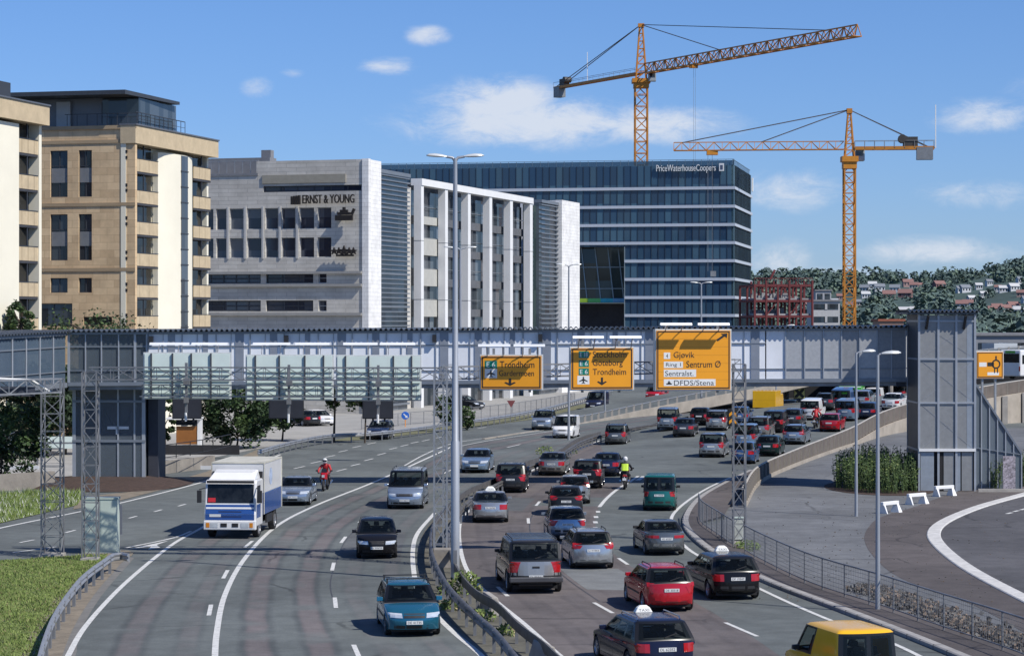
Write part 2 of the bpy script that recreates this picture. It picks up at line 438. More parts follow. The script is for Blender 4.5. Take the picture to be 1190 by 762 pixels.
L.new(mr.outputs[0], mx.inputs['Factor'])
gr = N.new('ShaderNodeMix'); gr.data_type = 'RGBA'; gr.blend_type = 'MULTIPLY'; gr.inputs['Factor'].default_value = 1
ga = [i for i in gr.inputs if i.type == 'RGBA']; L.new(sky.outputs[0], ga[0]); ga[1].default_value = (1.0, 1.0, 1.0, 1)
rpz = N.new('ShaderNodeValToRGB'); rpz.color_ramp.elements[0].color = (.54, .74, 1.26, 1); rpz.color_ramp.elements[1].color = (.58, .82, 1.20, 1); rpz.color_ramp.elements[1].position = .22
L.new(sp.outputs[2], rpz.inputs['Fac']); L.new(rpz.outputs['Color'], ga[1])
L.new([o for o in gr.outputs if o.type == 'RGBA'][0], ia[0]); ia[1].default_value = (7.6, 8.1, 9.0, 1)
L.new([o for o in mx.outputs if o.type == 'RGBA'][0], bg.inputs['Color'])
sc.view_settings.view_transform = 'Standard'; sc.view_settings.look = 'None'; sc.view_settings.exposure = 0
sc.cycles.use_denoising = True; sc.cycles.max_bounces = 6; sc.cycles.transparent_max_bounces = 12
sc.cycles.sample_clamp_indirect = 6

# ------------------------------------------------------------------ common materials
WHITE = worn('road_paint', (.58, .58, .56), (.12, .12, .125), .40)
STEEL = M('galvanised_steel', (.36, .37, .38), .45, .6, .18, 3)
STEEL_D = M('dull_steel', (.22, .225, .235), .5, .4, .2, 2)
LAMPGREY = M('lamp_post_grey', (.34, .36, .39), .45, .3, .08, 1)
CONC = M('concrete', (.34, .32, .29), .85, 0, .22, .8, .4)
CONC_D = M('weathered_concrete', (.22, .20, .175), .9, 0, .3, .7, .4)
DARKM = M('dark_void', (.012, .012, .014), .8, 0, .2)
BLACKM = M('black_metal', (.02, .02, .022), .5, 0, .2)
WHITEP = M('white_paint', (.74, .74, .73), .45, 0, .06, 2)
RUST = M('mulch', (.055, .034, .026), .95, 0, .4, 4, 1)

# ------------------------------------------------------------------ the ground
def ground(name, poly, m, z, n=6, mk=None):
    mb = MB(); mb.sheet([Vector((p.x, p.y, z)) for p in poly]); return struct(mb.build(name, m))
TERR = M('terrain', (.10, .105, .085), .95, 0, .3, .02)
ground('terrain', [Vector((-9000, -200, 0)), Vector((9000, -200, 0)), Vector((9000, 12000, 0)), Vector((-9000, 12000, 0))], TERR, -.05)
ASPH_L = asphalt('asphalt_outbound', (.112, .124, .122))
ASPH_W = asphalt('asphalt_worn_lanes', (.112, .124, .122), True, (1.24, .96, .98), [(.165, .058, .8), (.405, .058, .8), (.66, .05, .3), (.875, .05, .3)])
ASPH_R = asphalt('asphalt_inbound', (.120, .106, .103), True, (.78, .80, .83), [(.18, .05, .5), (.42, .05, .5), (.66, .05, .5), (.9, .05, .5)])
ASPH_S = asphalt('asphalt_old_path', (.098, .086, .083))
ASPH_G = asphalt('gravel_surface', (.138, .143, .150))
ASPH_C = asphalt('asphalt_side_road', (.088, .086, .090))
ground('road', [Vector((-90, 15, 0)), Vector((110, 15, 0)), Vector((110, 460, 0)), Vector((-90, 460, 0))], ASPH_L, 0)
LA = [(249, 800), (250, 757), (252, 734), (261, 692), (285, 648), (323, 610), (365, 588), (430, 562), (495, 533), (528, 517.5), (570, 510), (617, 503), (660, 496), (720, 487), (800, 474)]
LB = [(600, 810), (560, 762), (530, 737), (512, 720), (487, 690), (481, 665), (480, 637), (485, 620), (505, 596), (540, 575), (575, 557), (620, 536), (660, 518), (700, 506), (750, 497), (800, 490)]
RL = [(700, 800), (649, 760), (611, 726), (573, 695), (547, 669), (535, 637), (536.5, 602.5), (547.6, 591), (575, 571), (614, 548.6), (660, 527), (702, 510), (760, 492), (840, 476)]
SP = [(960, 800), (861, 731), (760, 673), (724, 652), (701, 630), (692, 611), (696, 589), (716, 569.5), (736, 557), (775, 528), (815, 509.6), (870, 495), (930, 480)]
def two(a, b, n, z, name, m):
    A = resample(pxline(a), n=n); B = resample(pxline(b), n=n); mb = MB(); vs = []; uv = []
    k = 6
    for i in range(n):
        for j in range(k+1):
            q = A[i].lerp(B[i], j/k); vs.append((q.x, q.y, z)); uv.append((j/k, i/n))
    fs = [(i*(k+1)+j, i*(k+1)+j+1, (i+1)*(k+1)+j+1, (i+1)*(k+1)+j) for i in range(n-1) for j in range(k)]
    mb.add(vs, fs); mb.uv = uv; return struct(mb.build(name, m))
two(LA, LB, 60, .004, 'road_outbound', ASPH_W)
two([(60, 800), (79, 762), (96, 732), (131, 691.5), (163, 662), (204, 630), (233, 614), (262, 597)], LA[:6]+[(340, 601)], 40, .004, 'road_outbound', asphalt('asphalt_worn_left', (.112, .124, .122), True, (1.18, .96, .98), [(.40, .10, .75), (.80, .08, .45)]))
two(RL, SP, 60, .004, 'road_inbound', ASPH_R)
# markings: one sheet for each painted line or row
def line(pp, w, name='road_marking', z=.012):
    mb = MB(); ribbon(mb, resample(pxline(pp), step=1.0), w, z); return struct(mb.build(name, WHITE))
def dashes(pp, ln, name='road_marking', w=.15, z=.012):
    mb = MB()
    for a in pp:
        if len(a) == 4: p, q = G(a[0], a[1]), G(a[2], a[3])
        else:
            p = G(a[0], a[1]); d = Vector((math.sin(R(a[2]/K)), math.cos(R(a[2]/K)), 0)); p, q = p-d*ln/2, p+d*ln/2
        ribbon(mb, [p, p.lerp(q, .5), q], w, z)
    return struct(mb.build(name, WHITE))
line(LA[:9]+[(528, 517.5)], .19)
line([(470, 541), (493.6, 528), (528, 514.8), (570, 508), (617, 502), (660, 495.5)], .13)
line([(528, 519.5), (570, 511.5), (617, 504.5), (660, 498)], .13)
line(LB[:9], .19)
line([(60, 800), (79, 762), (96, 732), (131, 691.5), (163, 662), (204, 630), (233, 614), (262, 597)], .18)
line([(-60, 629), (0, 613.5), (90, 595), (137, 585), (239, 559), (302, 537), (326, 528)], .2)
line([(15, 642), (58, 636), (66, 635)], .16)
line([(146, 636.5), (204, 624.2), (222, 617)], .16)
mb = MB(); mb.sheet([Vector((p.x, p.y, .012)) for p in (G(149, 638), G(196, 628), G(182, 633), G(186, 636), G(172, 638.5), G(176, 634.5))]); struct(mb.build('road_marking', WHITE))
dashes([(80, 305/1), ] and [(23+0, 630.3, 40, 627), (76, 618.8, 87.4, 615.8), (150, 602, 158.8, 599.5), (179.2, 594.5, 188, 592), (207, 588, 215.6, 585.6)], 3)
dashes([(348, 543, 15), (367, 537, 15), (384, 530, 15), (399, 524, 15), (414.6, 519, 15), (432, 515, 16)], 2.6)
dashes([(397, 546, 14), (413, 540, 14), (428.5, 534, 14), (443.5, 527.5, 14), (457, 521, 14), (470, 517.5, 15), (482, 514, 16), (495, 511.5, 16), (511, 508, 18), (530, 503, 20), (560, 497, 22)], 2.6)
dashes([(420.7, 604, 3), (399, 627, 0), (387, 658, -4), (389.7, 700, -7), (414.5, 757, -10)], 3.0)
dashes([(289, 632, 0), (262, 667, -5), (244, 708.6, -8)], 3.0)
dashes([(520, 548, 9), (597, 518, 18)], 4.5)
line(RL[:8], .17); line([(560, 584), (575, 571), (614, 548.6), (660, 527), (702, 510)], .2)
dashes([(625, 585, 6), (614, 605, 0), (584, 687, -10), (701, 706, -14)], 3.0)
dashes([(861, 731, -16), (734, 519, 13), (773, 506, 14)], 3.4)
line([(696.5, 589), (704, 580), (716, 569.5), (736, 557), (775.5, 528), (815, 509.6), (840, 503)], .2)
line([(741, 558), (760, 546.5), (804, 530.6)], .3); line([(738, 553), (746, 549), (786, 534.5)], .13)
dashes([(695, 594.5, 2), (692.6, 600.6, 1), (692, 606.7, 0), (692.6, 613.7, -4)], 1.1, w=.22)
dashes([(724, 652, -8), (741, 630, -2)], 2.6)
line([(1200, 838), (1046, 751), (960.5, 718.7), (883, 684), (812, 645.7), (800, 638), (785, 622), (780, 603), (788, 591), (818, 569.5), (847, 555.5), (873, 544)], .17)
# kerb, pavement, gravel and the side road
KERB = [(1260, 842), (1190, 800), (1088, 755), (982, 713), (886, 676), (830, 646), (806, 628), (794, 612), (796, 598), (812, 579), (843, 561), (870, 548)]
FENC = [(1300, 812), (1187, 763), (1094, 731), (1024, 706.6), (945, 681), (878, 649), (847, 632), (815, 609)]
WALL = [(841, 602), (846, 588), (858, 574), (882, 561), (922, 542), (986, 519), (1050, 501)]
Kc = resample(pxline(KERB), step=1.2)
mb = MB(); sweep(mb, Kc, [(-.02, -.1), (-.02, .11), (.03, .14), (.28, .14), (.28, -.1)][::-1]); struct(mb.build('kerb', M('kerb_stone', (.30, .29, .28), .85, 0, .2, 1.5)))
Kin = offset(Kc, .28)
side = [Vector((p.x, p.y, .135)) for p in Kin]+[G(841, 602), G(815, 609), G(847, 632), G(878, 649), G(945, 681), G(1024, 706.6), G(1094, 731), G(1187, 763), G(1300, 812)][0:]
mb = MB(); mb.sheet([Vector((p.x, p.y, .135)) for p in side]); struct(mb.build('pavement', ASPH_S))
GW = pxline(WALL[::-1]+[(841, 604), (822, 611)]+FENC[::-1])
gp = [Vector((p.x, p.y, .02)) for p in GW]+[Vector((40, 30*K, .02)), Vector((110, 30*K, .02)), Vector((110, 150*K, .02)), Vector((60, 160*K, .02))]
mb = MB(); mb.sheet(gp); struct(mb.build('gravel_yard', ASPH_G))
path = spline([G(*p) for p in [(1190, 735), (1130, 703), (1049, 673), (1018, 650), (1004.6, 627), (1010, 612), (1022, 602), (1060, 590), (1115, 571), (1190, 556)]])
mb = MB(); mb.sheet([Vector((p.x, p.y, .028)) for p in path]+[Vector((70, 110*K, .028)), Vector((70, 50*K, .028))]); struct(mb.build('path', ASPH_S))
ko = [(1260, 556), (1190, 575), (1134, 591), (1094, 609), (1085, 621), (1091, 633.5), (1125, 661), (1190, 696), (1280, 740)]
kc = resample(pxline(ko), step=.8)
mb = MB(); mb.sheet([Vector((p.x, p.y, .034)) for p in offset(kc, -.2)]+[Vector((62, 52*K, .034)), Vector((75, 95*K, .034))]); struct(mb.build('side_road', ASPH_C))
mb = MB(); sweep(mb, kc, [(-.32, -.05), (-.31, .05), (-.27, .08), (.27, .08), (.31, .05), (.32, -.05)][::-1]); struct(mb.build('kerb', M('white_kerb', (.52, .51, .49), .75, 0, .22, 2.5, .3)))
dashes([(1170, 597.5, 1176, 596), (1178, 595, 1184, 593.6), (1186, 593, 1194, 591)], 1, w=.2, z=.04)
# tar seams along the lanes, repair patches, joints between the kerb stones
SEAM = M('tar_seam', (.052, .052, .055), .6, 0, .3, 2)
rs = random.Random(21)
def seam(a, b, u, f0, f1, wv=.005, w=.045):
    A = resample(pxline(a), n=160); B = resample(pxline(b), n=160); pts = []; ph = rs.uniform(0, 6)
    for i in range(int(160*f0), int(160*f1)): k = u+wv*math.sin(i*.17+ph)+wv*.5*math.sin(i*.43+ph*2); pts.append(A[i].lerp(B[i], k))
    mb = MB(); ribbon(mb, pts, w, .0085); struct(mb.build('tar_seam', SEAM))
for u, f0, f1 in ((.545, .1, .3),): seam(LA, LB, u, f0, f1)
for u, f0, f1 in ((.52, .1, .3),): seam(RL, SP, u, f0, f1, .003, .05)
def patch_sheet(a, b, u0, u1, f0, f1, m):
    A = resample(pxline(a), n=200); B = resample(pxline(b), n=200); mb = MB(); r = range(int(200*f0), int(200*f1)+1)
    P = [A[i].lerp(B[i], u0) for i in r]; Q = [A[i].lerp(B[i], u1) for i in r]
    for i in range(len(P)-1): mb.quad(*[Vector((p.x, p.y, .0072)) for p in (P[i], Q[i], Q[i+1], P[i+1])])
    struct(mb.build('road_patch', m))
PT1 = asphalt('asphalt_patch', (.098, .103, .106)); PT2 = asphalt('asphalt_patch_pale', (.15, .157, .158))
patch_sheet(LA, LB, .55, .93, .20, .27, PT1); patch_sheet(LA, LB, .05, .44, .385, .41, PT2); patch_sheet(RL, SP, .1, .42, .30, .345, PT1); patch_sheet(RL, SP, .55, .9, .12, .16, PT2); patch_sheet(LA, LB, .08, .42, .56, .60, PT1)
mb = MB()
for i, p in enumerate(Kc):
    d = (Kc[min(i+1, len(Kc)-1)]-Kc[max(i-1, 0)]).normalized(); n_ = Vector((d.y, -d.x, 0)); mb.bar(p-n_*.025+Vector((0, 0, .075)), p+n_*.285+Vector((0, 0, .075)), .014, .135)
struct(mb.build('kerb_joint', SEAM))
# verge on the left
GRASS = M('grass_ground', (.13, .165, .045), .95, 0, .45, .6, .6)
DIRT = M('dry_verge', (.19, .16, .12), .95, 0, .3, 1.5, .5)
def px_sheet(name, pp, m, z, smooth=True):
    q = spline([G(*p) for p in pp], 4) if smooth else [G(*p) for p in pp]
    mb = MB(); mb.sheet([Vector((p.x, p.y, z)) for p in q]); return struct(mb.build(name, m))
GR1 = [(-160, 660), (0, 652), (70, 647), (125, 644), (118, 658), (97, 678), (80, 698), (62, 730), (50, 765), (40, 820), (-160, 860)]
px_sheet('verge', [(-10, 770), (30, 700), (70, 672), (110, 640), (150, 640), (140, 655), (110, 690), (85, 730), (70, 770), (60, 830), (-30, 830)], DIRT, .02)
px_sheet('grass_bank', GR1[:5]+[(90, 672), (62, 698), (35, 738), (20, 775), (0, 830)]+GR1[-1:], GRASS, .03, False)
px_sheet('shoulder', [(156, 648), (118, 692), (92, 735), (75, 772), (52, 772), (64, 730), (95, 682), (140, 645)], M('shoulder_grit', (.155, .15, .14), .9, 0, .2, 2, .3), .008)
GR2 = [(-160, 655), (-60, 624), (0, 608), (60, 594), (90, 587), (100, 572), (60, 570), (0, 574), (-160, 580)]
px_sheet('grass_bank', GR2, GRASS, .03, False)
px_sheet('verge', [(85, 592), (137, 582), (239, 556), (300, 535), (300, 522), (240, 548), (165, 570), (90, 578)], DIRT, .018, False)
PAVE = M('paving_slabs', (.30, .295, .28), .85, 0, .15, .3)
mb = MB(); mb.sheet([Vector((p.x, p.y, .016)) for p in [G(-60, 562), G(165, 548), G(302, 521), G(386, 505), G(423, 505), G(528, 494), G(622, 481), G(690, 466), G(700, 455), G(640, 430), G(-60, 430)]]); struct(mb.build('forecourt', PAVE))
px_sheet('verge', [(380, 513), (423, 511), (486, 504), (528, 499), (622, 487), (690, 471), (690, 467), (622, 481), (528, 494), (423, 505)], M('verge_weeds', (.13, .13, .07), .95, 0, .4, 1, .5), .024, False)
mb = MB(); A = resample(pxline(LB[:13]), n=50); B = resample(pxline(RL[:12]), n=50)
A = offset(A, .25)
for i in range(49): mb.quad(*[Vector((p.x, p.y, .01)) for p in (A[i], B[i], B[i+1], A[i+1])])
struct(mb.build('central_reserve', M('reserve_grit', (.10, .095, .075), .95, 0, .4, 1.2, .6)))
# mulch mound under the glass tower
mb = MB(); c = G(128, 562); n = 40; vs = [(c.x, c.y, .45)]
for rr, zz in ((.45, .42), (.8, .22), (1, .0)):
    for j in range(n):
        t = 2*PI*j/n; k = 1+.08*math.sin(3*t+rr*5); vs.append((c.x+5.2*rr*k*math.cos(t), c.y-.5+6.2*rr*k*math.sin(t), zz+.02+random.uniform(-.03, .03)))
fs = [(0, 1+j, 1+(j+1) % n) for j in range(n)]
for q in range(2): fs += [(1+q*n+j, 1+(q+1)*n+j, 1+(q+1)*n+(j+1) % n, 1+q*n+(j+1) % n) for j in range(n)]
mb.add(vs, fs); struct(mb.build('mulch_mound', RUST, smooth=60))

# grass blades and white clover on both banks: nobody could count them
def inpoly(x, y, P):
    c = False; j = len(P)-1
    for i in range(len(P)):
        if (P[i].y > y) != (P[j].y > y) and x < (P[j].x-P[i].x)*(y-P[i].y)/(P[j].y-P[i].y)+P[i].x: c = not c
        j = i
    return c
def blades(poly, n, hmin, hmax, mats, name, wts=(5, 4, 1), zb=.03):
    P = [G(*p) for p in poly]; x0, x1 = max(-40, min(p.x for p in P)), max(p.x for p in P); y0, y1 = min(p.y for p in P), max(p.y for p in P)
    mb = MB(); k = 0
    idx = [i for i, q in enumerate(wts) for _ in range(q)]
    while k < n:
        x, y = random.uniform(x0, x1), random.uniform(y0, y1)
        if not inpoly(x, y, P): continue
        k += 1; h = random.uniform(hmin, hmax)*(.6+.8*abs(math.sin(x*1.7+y*.9))); t = random.uniform(0, PI); wd = random.uniform(.012, .032)
        lx, ly = random.uniform(-.6, .6)*h, random.uniform(-.6, .6)*h
        mb.add([(x-wd*math.cos(t), y-wd*math.sin(t), zb), (x+wd*math.cos(t), y+wd*math.sin(t), zb), (x+lx, y+ly, zb+h)], [(0, 1, 2)], random.choice(idx))
    o = mb.build(name, mats); o['kind'] = 'stuff'; return o
GB = [M('grass_a', (.14, .20, .045), .8, 0, .3, 1), M('grass_b', (.19, .24, .07), .8, 0, .3, 1), M('grass_dry', (.24, .21, .10), .9, 0, .3, 1)]
tag(blades(GR1, 60000, .03, .08, GB, 'grass'), 'mown green grass with dry patches beside the left crash barrier', 'grass')
tag(blades(GR2, 16000, .08, .3, GB[:2]+[M('clover_white', (.6, .6, .55), .9, 0, .1)], 'meadow_grass', (5, 4, 1)), 'long grass with white clover flowers beyond the slip road', 'grass')
CLUMP = [M('weed_a', (.085, .13, .03), .85, 0, .3, 2), M('weed_b', (.14, .19, .05), .85, 0, .3, 2), M('weed_straw', (.25, .22, .12), .9, 0, .3, 2)]

# ------------------------------------------------------------------ crash barriers
WB = [(-.04, -.16), (.03, -.13), (.05, -.08), (-.02, -.01), (.05, .06), (.03, .12), (-.04, .15), (-.055, .15), (-.055, -.16)]
def barrier(pp, z, name, label, cat, side=1, step=2.0, low=None, extra=None, grp=None, STEEL=STEEL):
    P = resample(pxline(pp, z), step=.7); c = P[len(P)//2]
    t = thing(name, label, cat, (c.x, c.y, 0), 0, grp)
    prof = [(a*side, b-.15) for a, b in WB]
    mb = MB(); sweep(mb, P, prof if side > 0 else prof[::-1]); mb.build('rail', STEEL, t, smooth=50)
    if low:
        mb = MB(); sweep(mb, P, [(a*side, b-.15-low) for a, b in WB]); mb.build('rail', STEEL, t, smooth=50)
    q = resample(P, step=step); first = None
    for p in q[1:-1]:
        mb = MB(); x = p.x-.12*side*0; mb.box(-.05, .05, -.06, .06, 0, z-.03)
        if first is None:
            first = mb.build('post', STEEL_D, t, local=True); first.location = (p.x-c.x, p.y-c.y, 0)
        else: shared('post', first, t, (p.x-c.x, p.y-c.y, 0))
    return t
RAILL = [(602, 764), (576, 732), (553, 712), (524, 683), (506, 653), (500, 628), (504, 606), (520, 586), (547, 566), (576, 554.6), (610, 536), (641, 526.6), (673, 508), (698, 501)]
RAILR = [(690, 790), (652, 762), (632, 744), (605, 724), (576, 697), (556, 686), (536, 665), (524, 640), (522, 618), (530, 598), (553, 575), (582, 559), (615, 541), (646, 529.5), (677, 511.5), (702, 503.5), (744, 494.5), (772, 491)]
barrier(RAILL, .72, 'crash_barrier', 'steel crash barrier on the left edge of the central reserve, next to the oncoming lanes', 'crash barrier', -1, STEEL=M('shaded_steel_pale', (.17, .165, .165), .5, .5, .3, 2))  # shade of the rail's inner face put into its steel colour
barrier(RAILR, .72, 'crash_barrier', 'steel crash barrier on the right edge of the central reserve, beside the queueing cars', 'crash barrier', 1, STEEL=M('shaded_steel', (.11, .105, .10), .55, .4, .3, 2))  # rail seen from its shadow side: steel colour darkened for that shade
barrier([(36, 800), (45, 765), (53, 738), (63, 714), (80, 688), (97, 668), (118, 652), (138, 641), (149, 643)], .72, 'crash_barrier', 'curving steel crash barrier along the mown grass at bottom left', 'crash barrier', 1, low=.0)
barrier([(300, 523), (330, 514.5), (370, 506), (392, 503.5), (423, 502.5), (486, 496), (528, 490), (575, 484), (622, 476), (680, 461), (712, 452)], .75, 'crash_barrier', 'long crash barrier on the far side of the road in front of the office buildings', 'crash barrier', 1)
# concrete blocks between the two rails, with weeds growing through
def block(px, py, ang, label):
    c = G(px, py); t = MB(); t.hexa([(-.9, -.28, 0), (.9, -.28, 0), (.9, .28, 0), (-.9, .28, 0), (-.85, -.1, .62), (.85, -.1, .62), (.85, .1, .62), (-.85, .1, .62)])
    o = t.build('concrete_block', CONC, None, bevel=.03); o.location = c; o.rotation_euler = (0, 0, R(90-ang)); tag(o, label, 'concrete block')
block(632, 772, -13, 'pale concrete barrier block lying between the rails at the bottom edge')
block(570, 712, -10, 'concrete block between the rails just below the tall lamp post')
def weeds(px, py, r, h, n, label, name='weed_clump', mats=CLUMP, cat='plant', wts=(5, 4, 1)):
    c = G(px, py); mb = MB(); idx = [i for i, q in enumerate(wts) for _ in range(q)]
    for _ in range(n):
        a = random.uniform(0, 2*PI); rr = r*math.sqrt(random.random()); x, y = rr*math.cos(a), rr*math.sin(a)*.9
        z = h*random.random()**.7*(1-.5*(rr/r)**2); s = random.uniform(.04, .12)
        u = Vector((random.uniform(-1, 1), random.uniform(-1, 1), random.uniform(-.3, 1))).normalized()*s; v = u.orthogonal().normalized()*s*.45
        p = Vector((x, y, z)); mb.quad(p-u, p-v, p+u, p+v, random.choice(idx))
    for _ in range(12):
        a = random.uniform(0, 2*PI); rr = r*.7*random.random(); mb.bar((rr*.4*math.cos(a), rr*.4*math.sin(a), 0), (rr*math.cos(a), rr*math.sin(a), h*random.uniform(.6, 1)), .015, .015, 0)
    o = mb.build(name, mats); o.location = c; tag(o, label, cat); return o
weeds(541, 690, .6, .9, 330, 'bushy green weed at the foot of the tall lamp post')
weeds(517, 690, .3, .5, 100, 'small weed tuft left of the lamp foot against the left rail')
weeds(562, 722, .4, .45, 120, 'low weed clump between the rails below the lamp post')
weeds(588, 738, .4, .4, 100, 'straggling weeds between the rails near the bottom edge')
weeds(527, 708, .5, .4, 160, 'dry weeds outside the left rail near the teal estate car')
weeds(633, 528, .7, .7, 160, 'thin tall weed by the rail behind the light blue saloon')
weeds(660, 527, .7, .4, 150, 'low green weeds beside the rail near the silver saloon')
# ------------------------------------------------------------------ the footbridge
BL = M('bridge_blue_steel', (.20, .225, .26), .4, .3, .1, 1)
BM = M('bridge_mullion', (.36, .385, .42), .4, .3, .1, 1)
PAN = M('frosted_panel', (.74, .76, .795), .3, 0, .1, .35)
PAN2 = M('frosted_panel_pale', (.76, .785, .82), .3, 0, .08, .35)
MESH = M('perforated_sheet', (.43, .44, .45), .5, .3, .1, 6)
MESH2 = M('perforated_sheet_dark', (.29, .30, .315), .5, .3, .12, 6)
COLM = M('portal_column', (.25, .275, .32), .45, .2, .1, 1)
GLS = clear_glass('footbridge_glass', (.66, .72, .77), .5, .08, (.13, .16, .19))
ROOF = M('corrugated_roof', (.10, .115, .135), .5, .4, .15, 1)
def corr(mb, fn, u0, u1, z, t0, t1, lam=.30, amp=.055, mi=0):
    n = int((u1-u0)/lam*4); vs = []
    for i in range(n+1):
        u = u0+(u1-u0)*i/n; dz = amp*(1, 1, -1, -1)[i % 4]
        for t in (t0, t1):
            for th in (.03, -.03): vs.append(fn(u, z+dz+th, t))
    fs = []
    for i in range(n):
        a, b = i*4, (i+1)*4; fs += [(a, a+2, b+2, b), (a+1, b+1, b+3, a+3), (a+2, a+3, b+3, b+2), (a, b, b+1, a+1)]
    mb.add(vs, fs, mi)
p0 = Vector((-26.0, 101.0*K)); p1 = Vector((23.7, 101.0*K-1.0)); BF = Face(p0, p1-p0, .0055); BU = (p1-p0).length
bt = thing('footbridge', 'long enclosed grey steel and glass footbridge spanning the whole motorway', 'footbridge', (p0.x, p0.y, 0))
zb, zt = 5.86, 9.05
mb = MB(); corr(mb, lambda u, z, t: BF.pt(u, z, t), -.3, BU+.2, zt+.02, -3.5, .35); mb.build('roof', ROOF, bt)
mb = MB(); BF.box(mb, -.05, BU, zt-.2, zt-.06, -.02, .1); BF.box(mb, -.05, BU, zb-.02, zb+.2, -.1, .08); BF.box(mb, -.05, BU, zt-.2, zt-.06, -3.2, -3.08); BF.box(mb, -.05, BU, zb, zb+.2, -3.2, -3.05)
mb.build('edge_beam', BL, bt)
mb = MB(); BF.box(mb, -.04, BU, zb-.25, zb-.03, -3.1, -.1); BF.box(mb, 0, BU, zb+.1, zb+.22, -3.0, -.12); mb.build('floor', STEEL_D, bt)
uC = BF.u(172)             # end of the glazed corner bay
uM = BF.u(890)             # start of the perforated bays
us = [uC]
while us[-1] < uM-1.5: us.append(us[-1]+2.0)
us[-1] = uM
k = 0
for a, b in zip(us, us[1:]):
    mb = MB(); BF.box(mb, a+.04, b-.04, zb+.2, zt-.2, -.06, -.02); mb.build('panel', [PAN, PAN2, PAN, PAN2, PAN][k % 5], bt)
    mb = MB(); wd = (.42, .3, .5)[k % 3]; BF.box(mb, b-.62-wd/2, b-.62+wd/2, zb+.2, zt-.2, -.018, .03); mb.build('column', COLM, bt)
    mb = MB(); BF.box(mb, a-.03, a+.03, zb+.2, zt-.2, -.02, .06); mb.build('mullion', BM, bt); mb = MB(); BF.box(mb, a+.9-.02, a+.9+.02, zb+.2, zt-.2, -.015, .045); mb.build('mullion', BM, bt); k += 1
mb = MB(); BF.box(mb, uC, uM, zt-.95, zt-.89, -.014, .05); BF.box(mb, uC, BU, zb+.75, zb+.80, -.014, .04); mb.build('handrail', BL, bt)
ve = [890, 913, 935, 957, 978, 999, 1019, 1036, 1052]
for i, (a, b) in enumerate(zip(ve, ve[1:])):
    a, b = BF.u(a), BF.u(b); m_ = [PAN, MESH, MESH, MESH, MESH2, MESH, MESH2, MESH2][i]
    mb = MB(); BF.box(mb, a+.03, b-.03, zb+.2, zt-.2, -.06, -.02); mb.build('panel', m_, bt)
    mb = MB(); BF.box(mb, b-.035, b+.035, zb+.2, zt-.2, -.02, .07); mb.build('mullion', BM, bt)
# rear wall and the see-through corner bay
mb = MB(); BF.box(mb, uC, BU, zb+.2, zt-.2, -3.14, -3.1); mb.build('rear_panel', PAN, bt)
for ta_, tb_ in ((-.05, -.02), (-3.14, -3.1)): mb = MB(); BF.box(mb, 0.05, uC-.04, zb+.2, zt-.2, ta_, tb_); mb.build('glazing', GLS, bt)
for px in (80, 99.5, 118, 138, 157, 171):
    u = BF.u(px); mb = MB(); wd = .14 if px in (80, 157, 171) else .07; BF.box(mb, u-wd/2, u+wd/2, zb+.2, zt-.2, -.05, .06); mb.build('mullion', BM, bt); mb = MB(); BF.box(mb, u-.05, u+.05, zb+.2, zt-.2, -3.2, -3.08); mb.build('mullion', BM, bt)
mb = MB(); BF.box(mb, 0, uC, zt-.95, zt-.88, -.05, .05); BF.box(mb, 0, uC, zb+.85, zb+.9, -.05, .05); mb.build('handrail', BL, bt)
mb = MB()
for px in (176, 333, 505, 628): 
    u = BF.u(px); BF.box(mb, u-.12, u+.12, zt-.75, zt-.3, .03, .3)
mb.build('floodlight', BLACKM, bt)
# the wing that turns towards the viewer at the left end
q0 = Vector((-26.15, 100.9*K)); q1 = Vector((-31.0, 93.0*K)); WF = Face(q0, q1-q0, -.026); WU = (q1-q0).length
if WF.n.x < 0: WF.n = -WF.n
wt_ = thing('footbridge_wing', 'glazed wing of the footbridge turning off at the left edge of the picture', 'footbridge', (q0.x, q0.y, 0))
mb = MB(); corr(mb, lambda u, z, t: WF.pt(u, z, t), -.1, WU, zt, -3.4, .3); mb.build('roof', ROOF, wt_)
mb = MB(); WF.box(mb, 0, WU, zt-.25, zt-.08, -.05, .1); WF.box(mb, 0, WU, zb-.1, zb+.18, -.05, .1); mb.build('edge_beam', BL, wt_)
mb = MB(); WF.box(mb, 0, WU, zb-.3, zb-.11, -3.1, -.06); mb.build('floor', STEEL_D, wt_)
mb = MB(); WF.box(mb, .05, WU, zb+.19, zt-.26, -.04, -.02); WF.box(mb, .05, WU, zb+.19, zt-.26, -3.1, -3.08); mb.build('glazing', clear_glass('wing_glass', (.5, .6, .7), .62, .08, (.10, .14, .19)), wt_)
for i in range(1, 9):
    u = WU*i/9; mb = MB(); WF.box(mb, u-.05, u+.05, zb+.19, zt-.26, -.04, .06); mb.build('mullion', BM, wt_); mb = MB(); WF.box(mb, u-.05, u+.05, zb+.19, zt-.26, -3.12, -3.05); mb.build('mullion', BM, wt_)
mb = MB(); WF.box(mb, 0, WU, zt-.95, zt-.88, -.03, .05); WF.box(mb, 0, WU, zb+.8, zb+.86, -.03, .05); mb.build('handrail', BL, wt_)

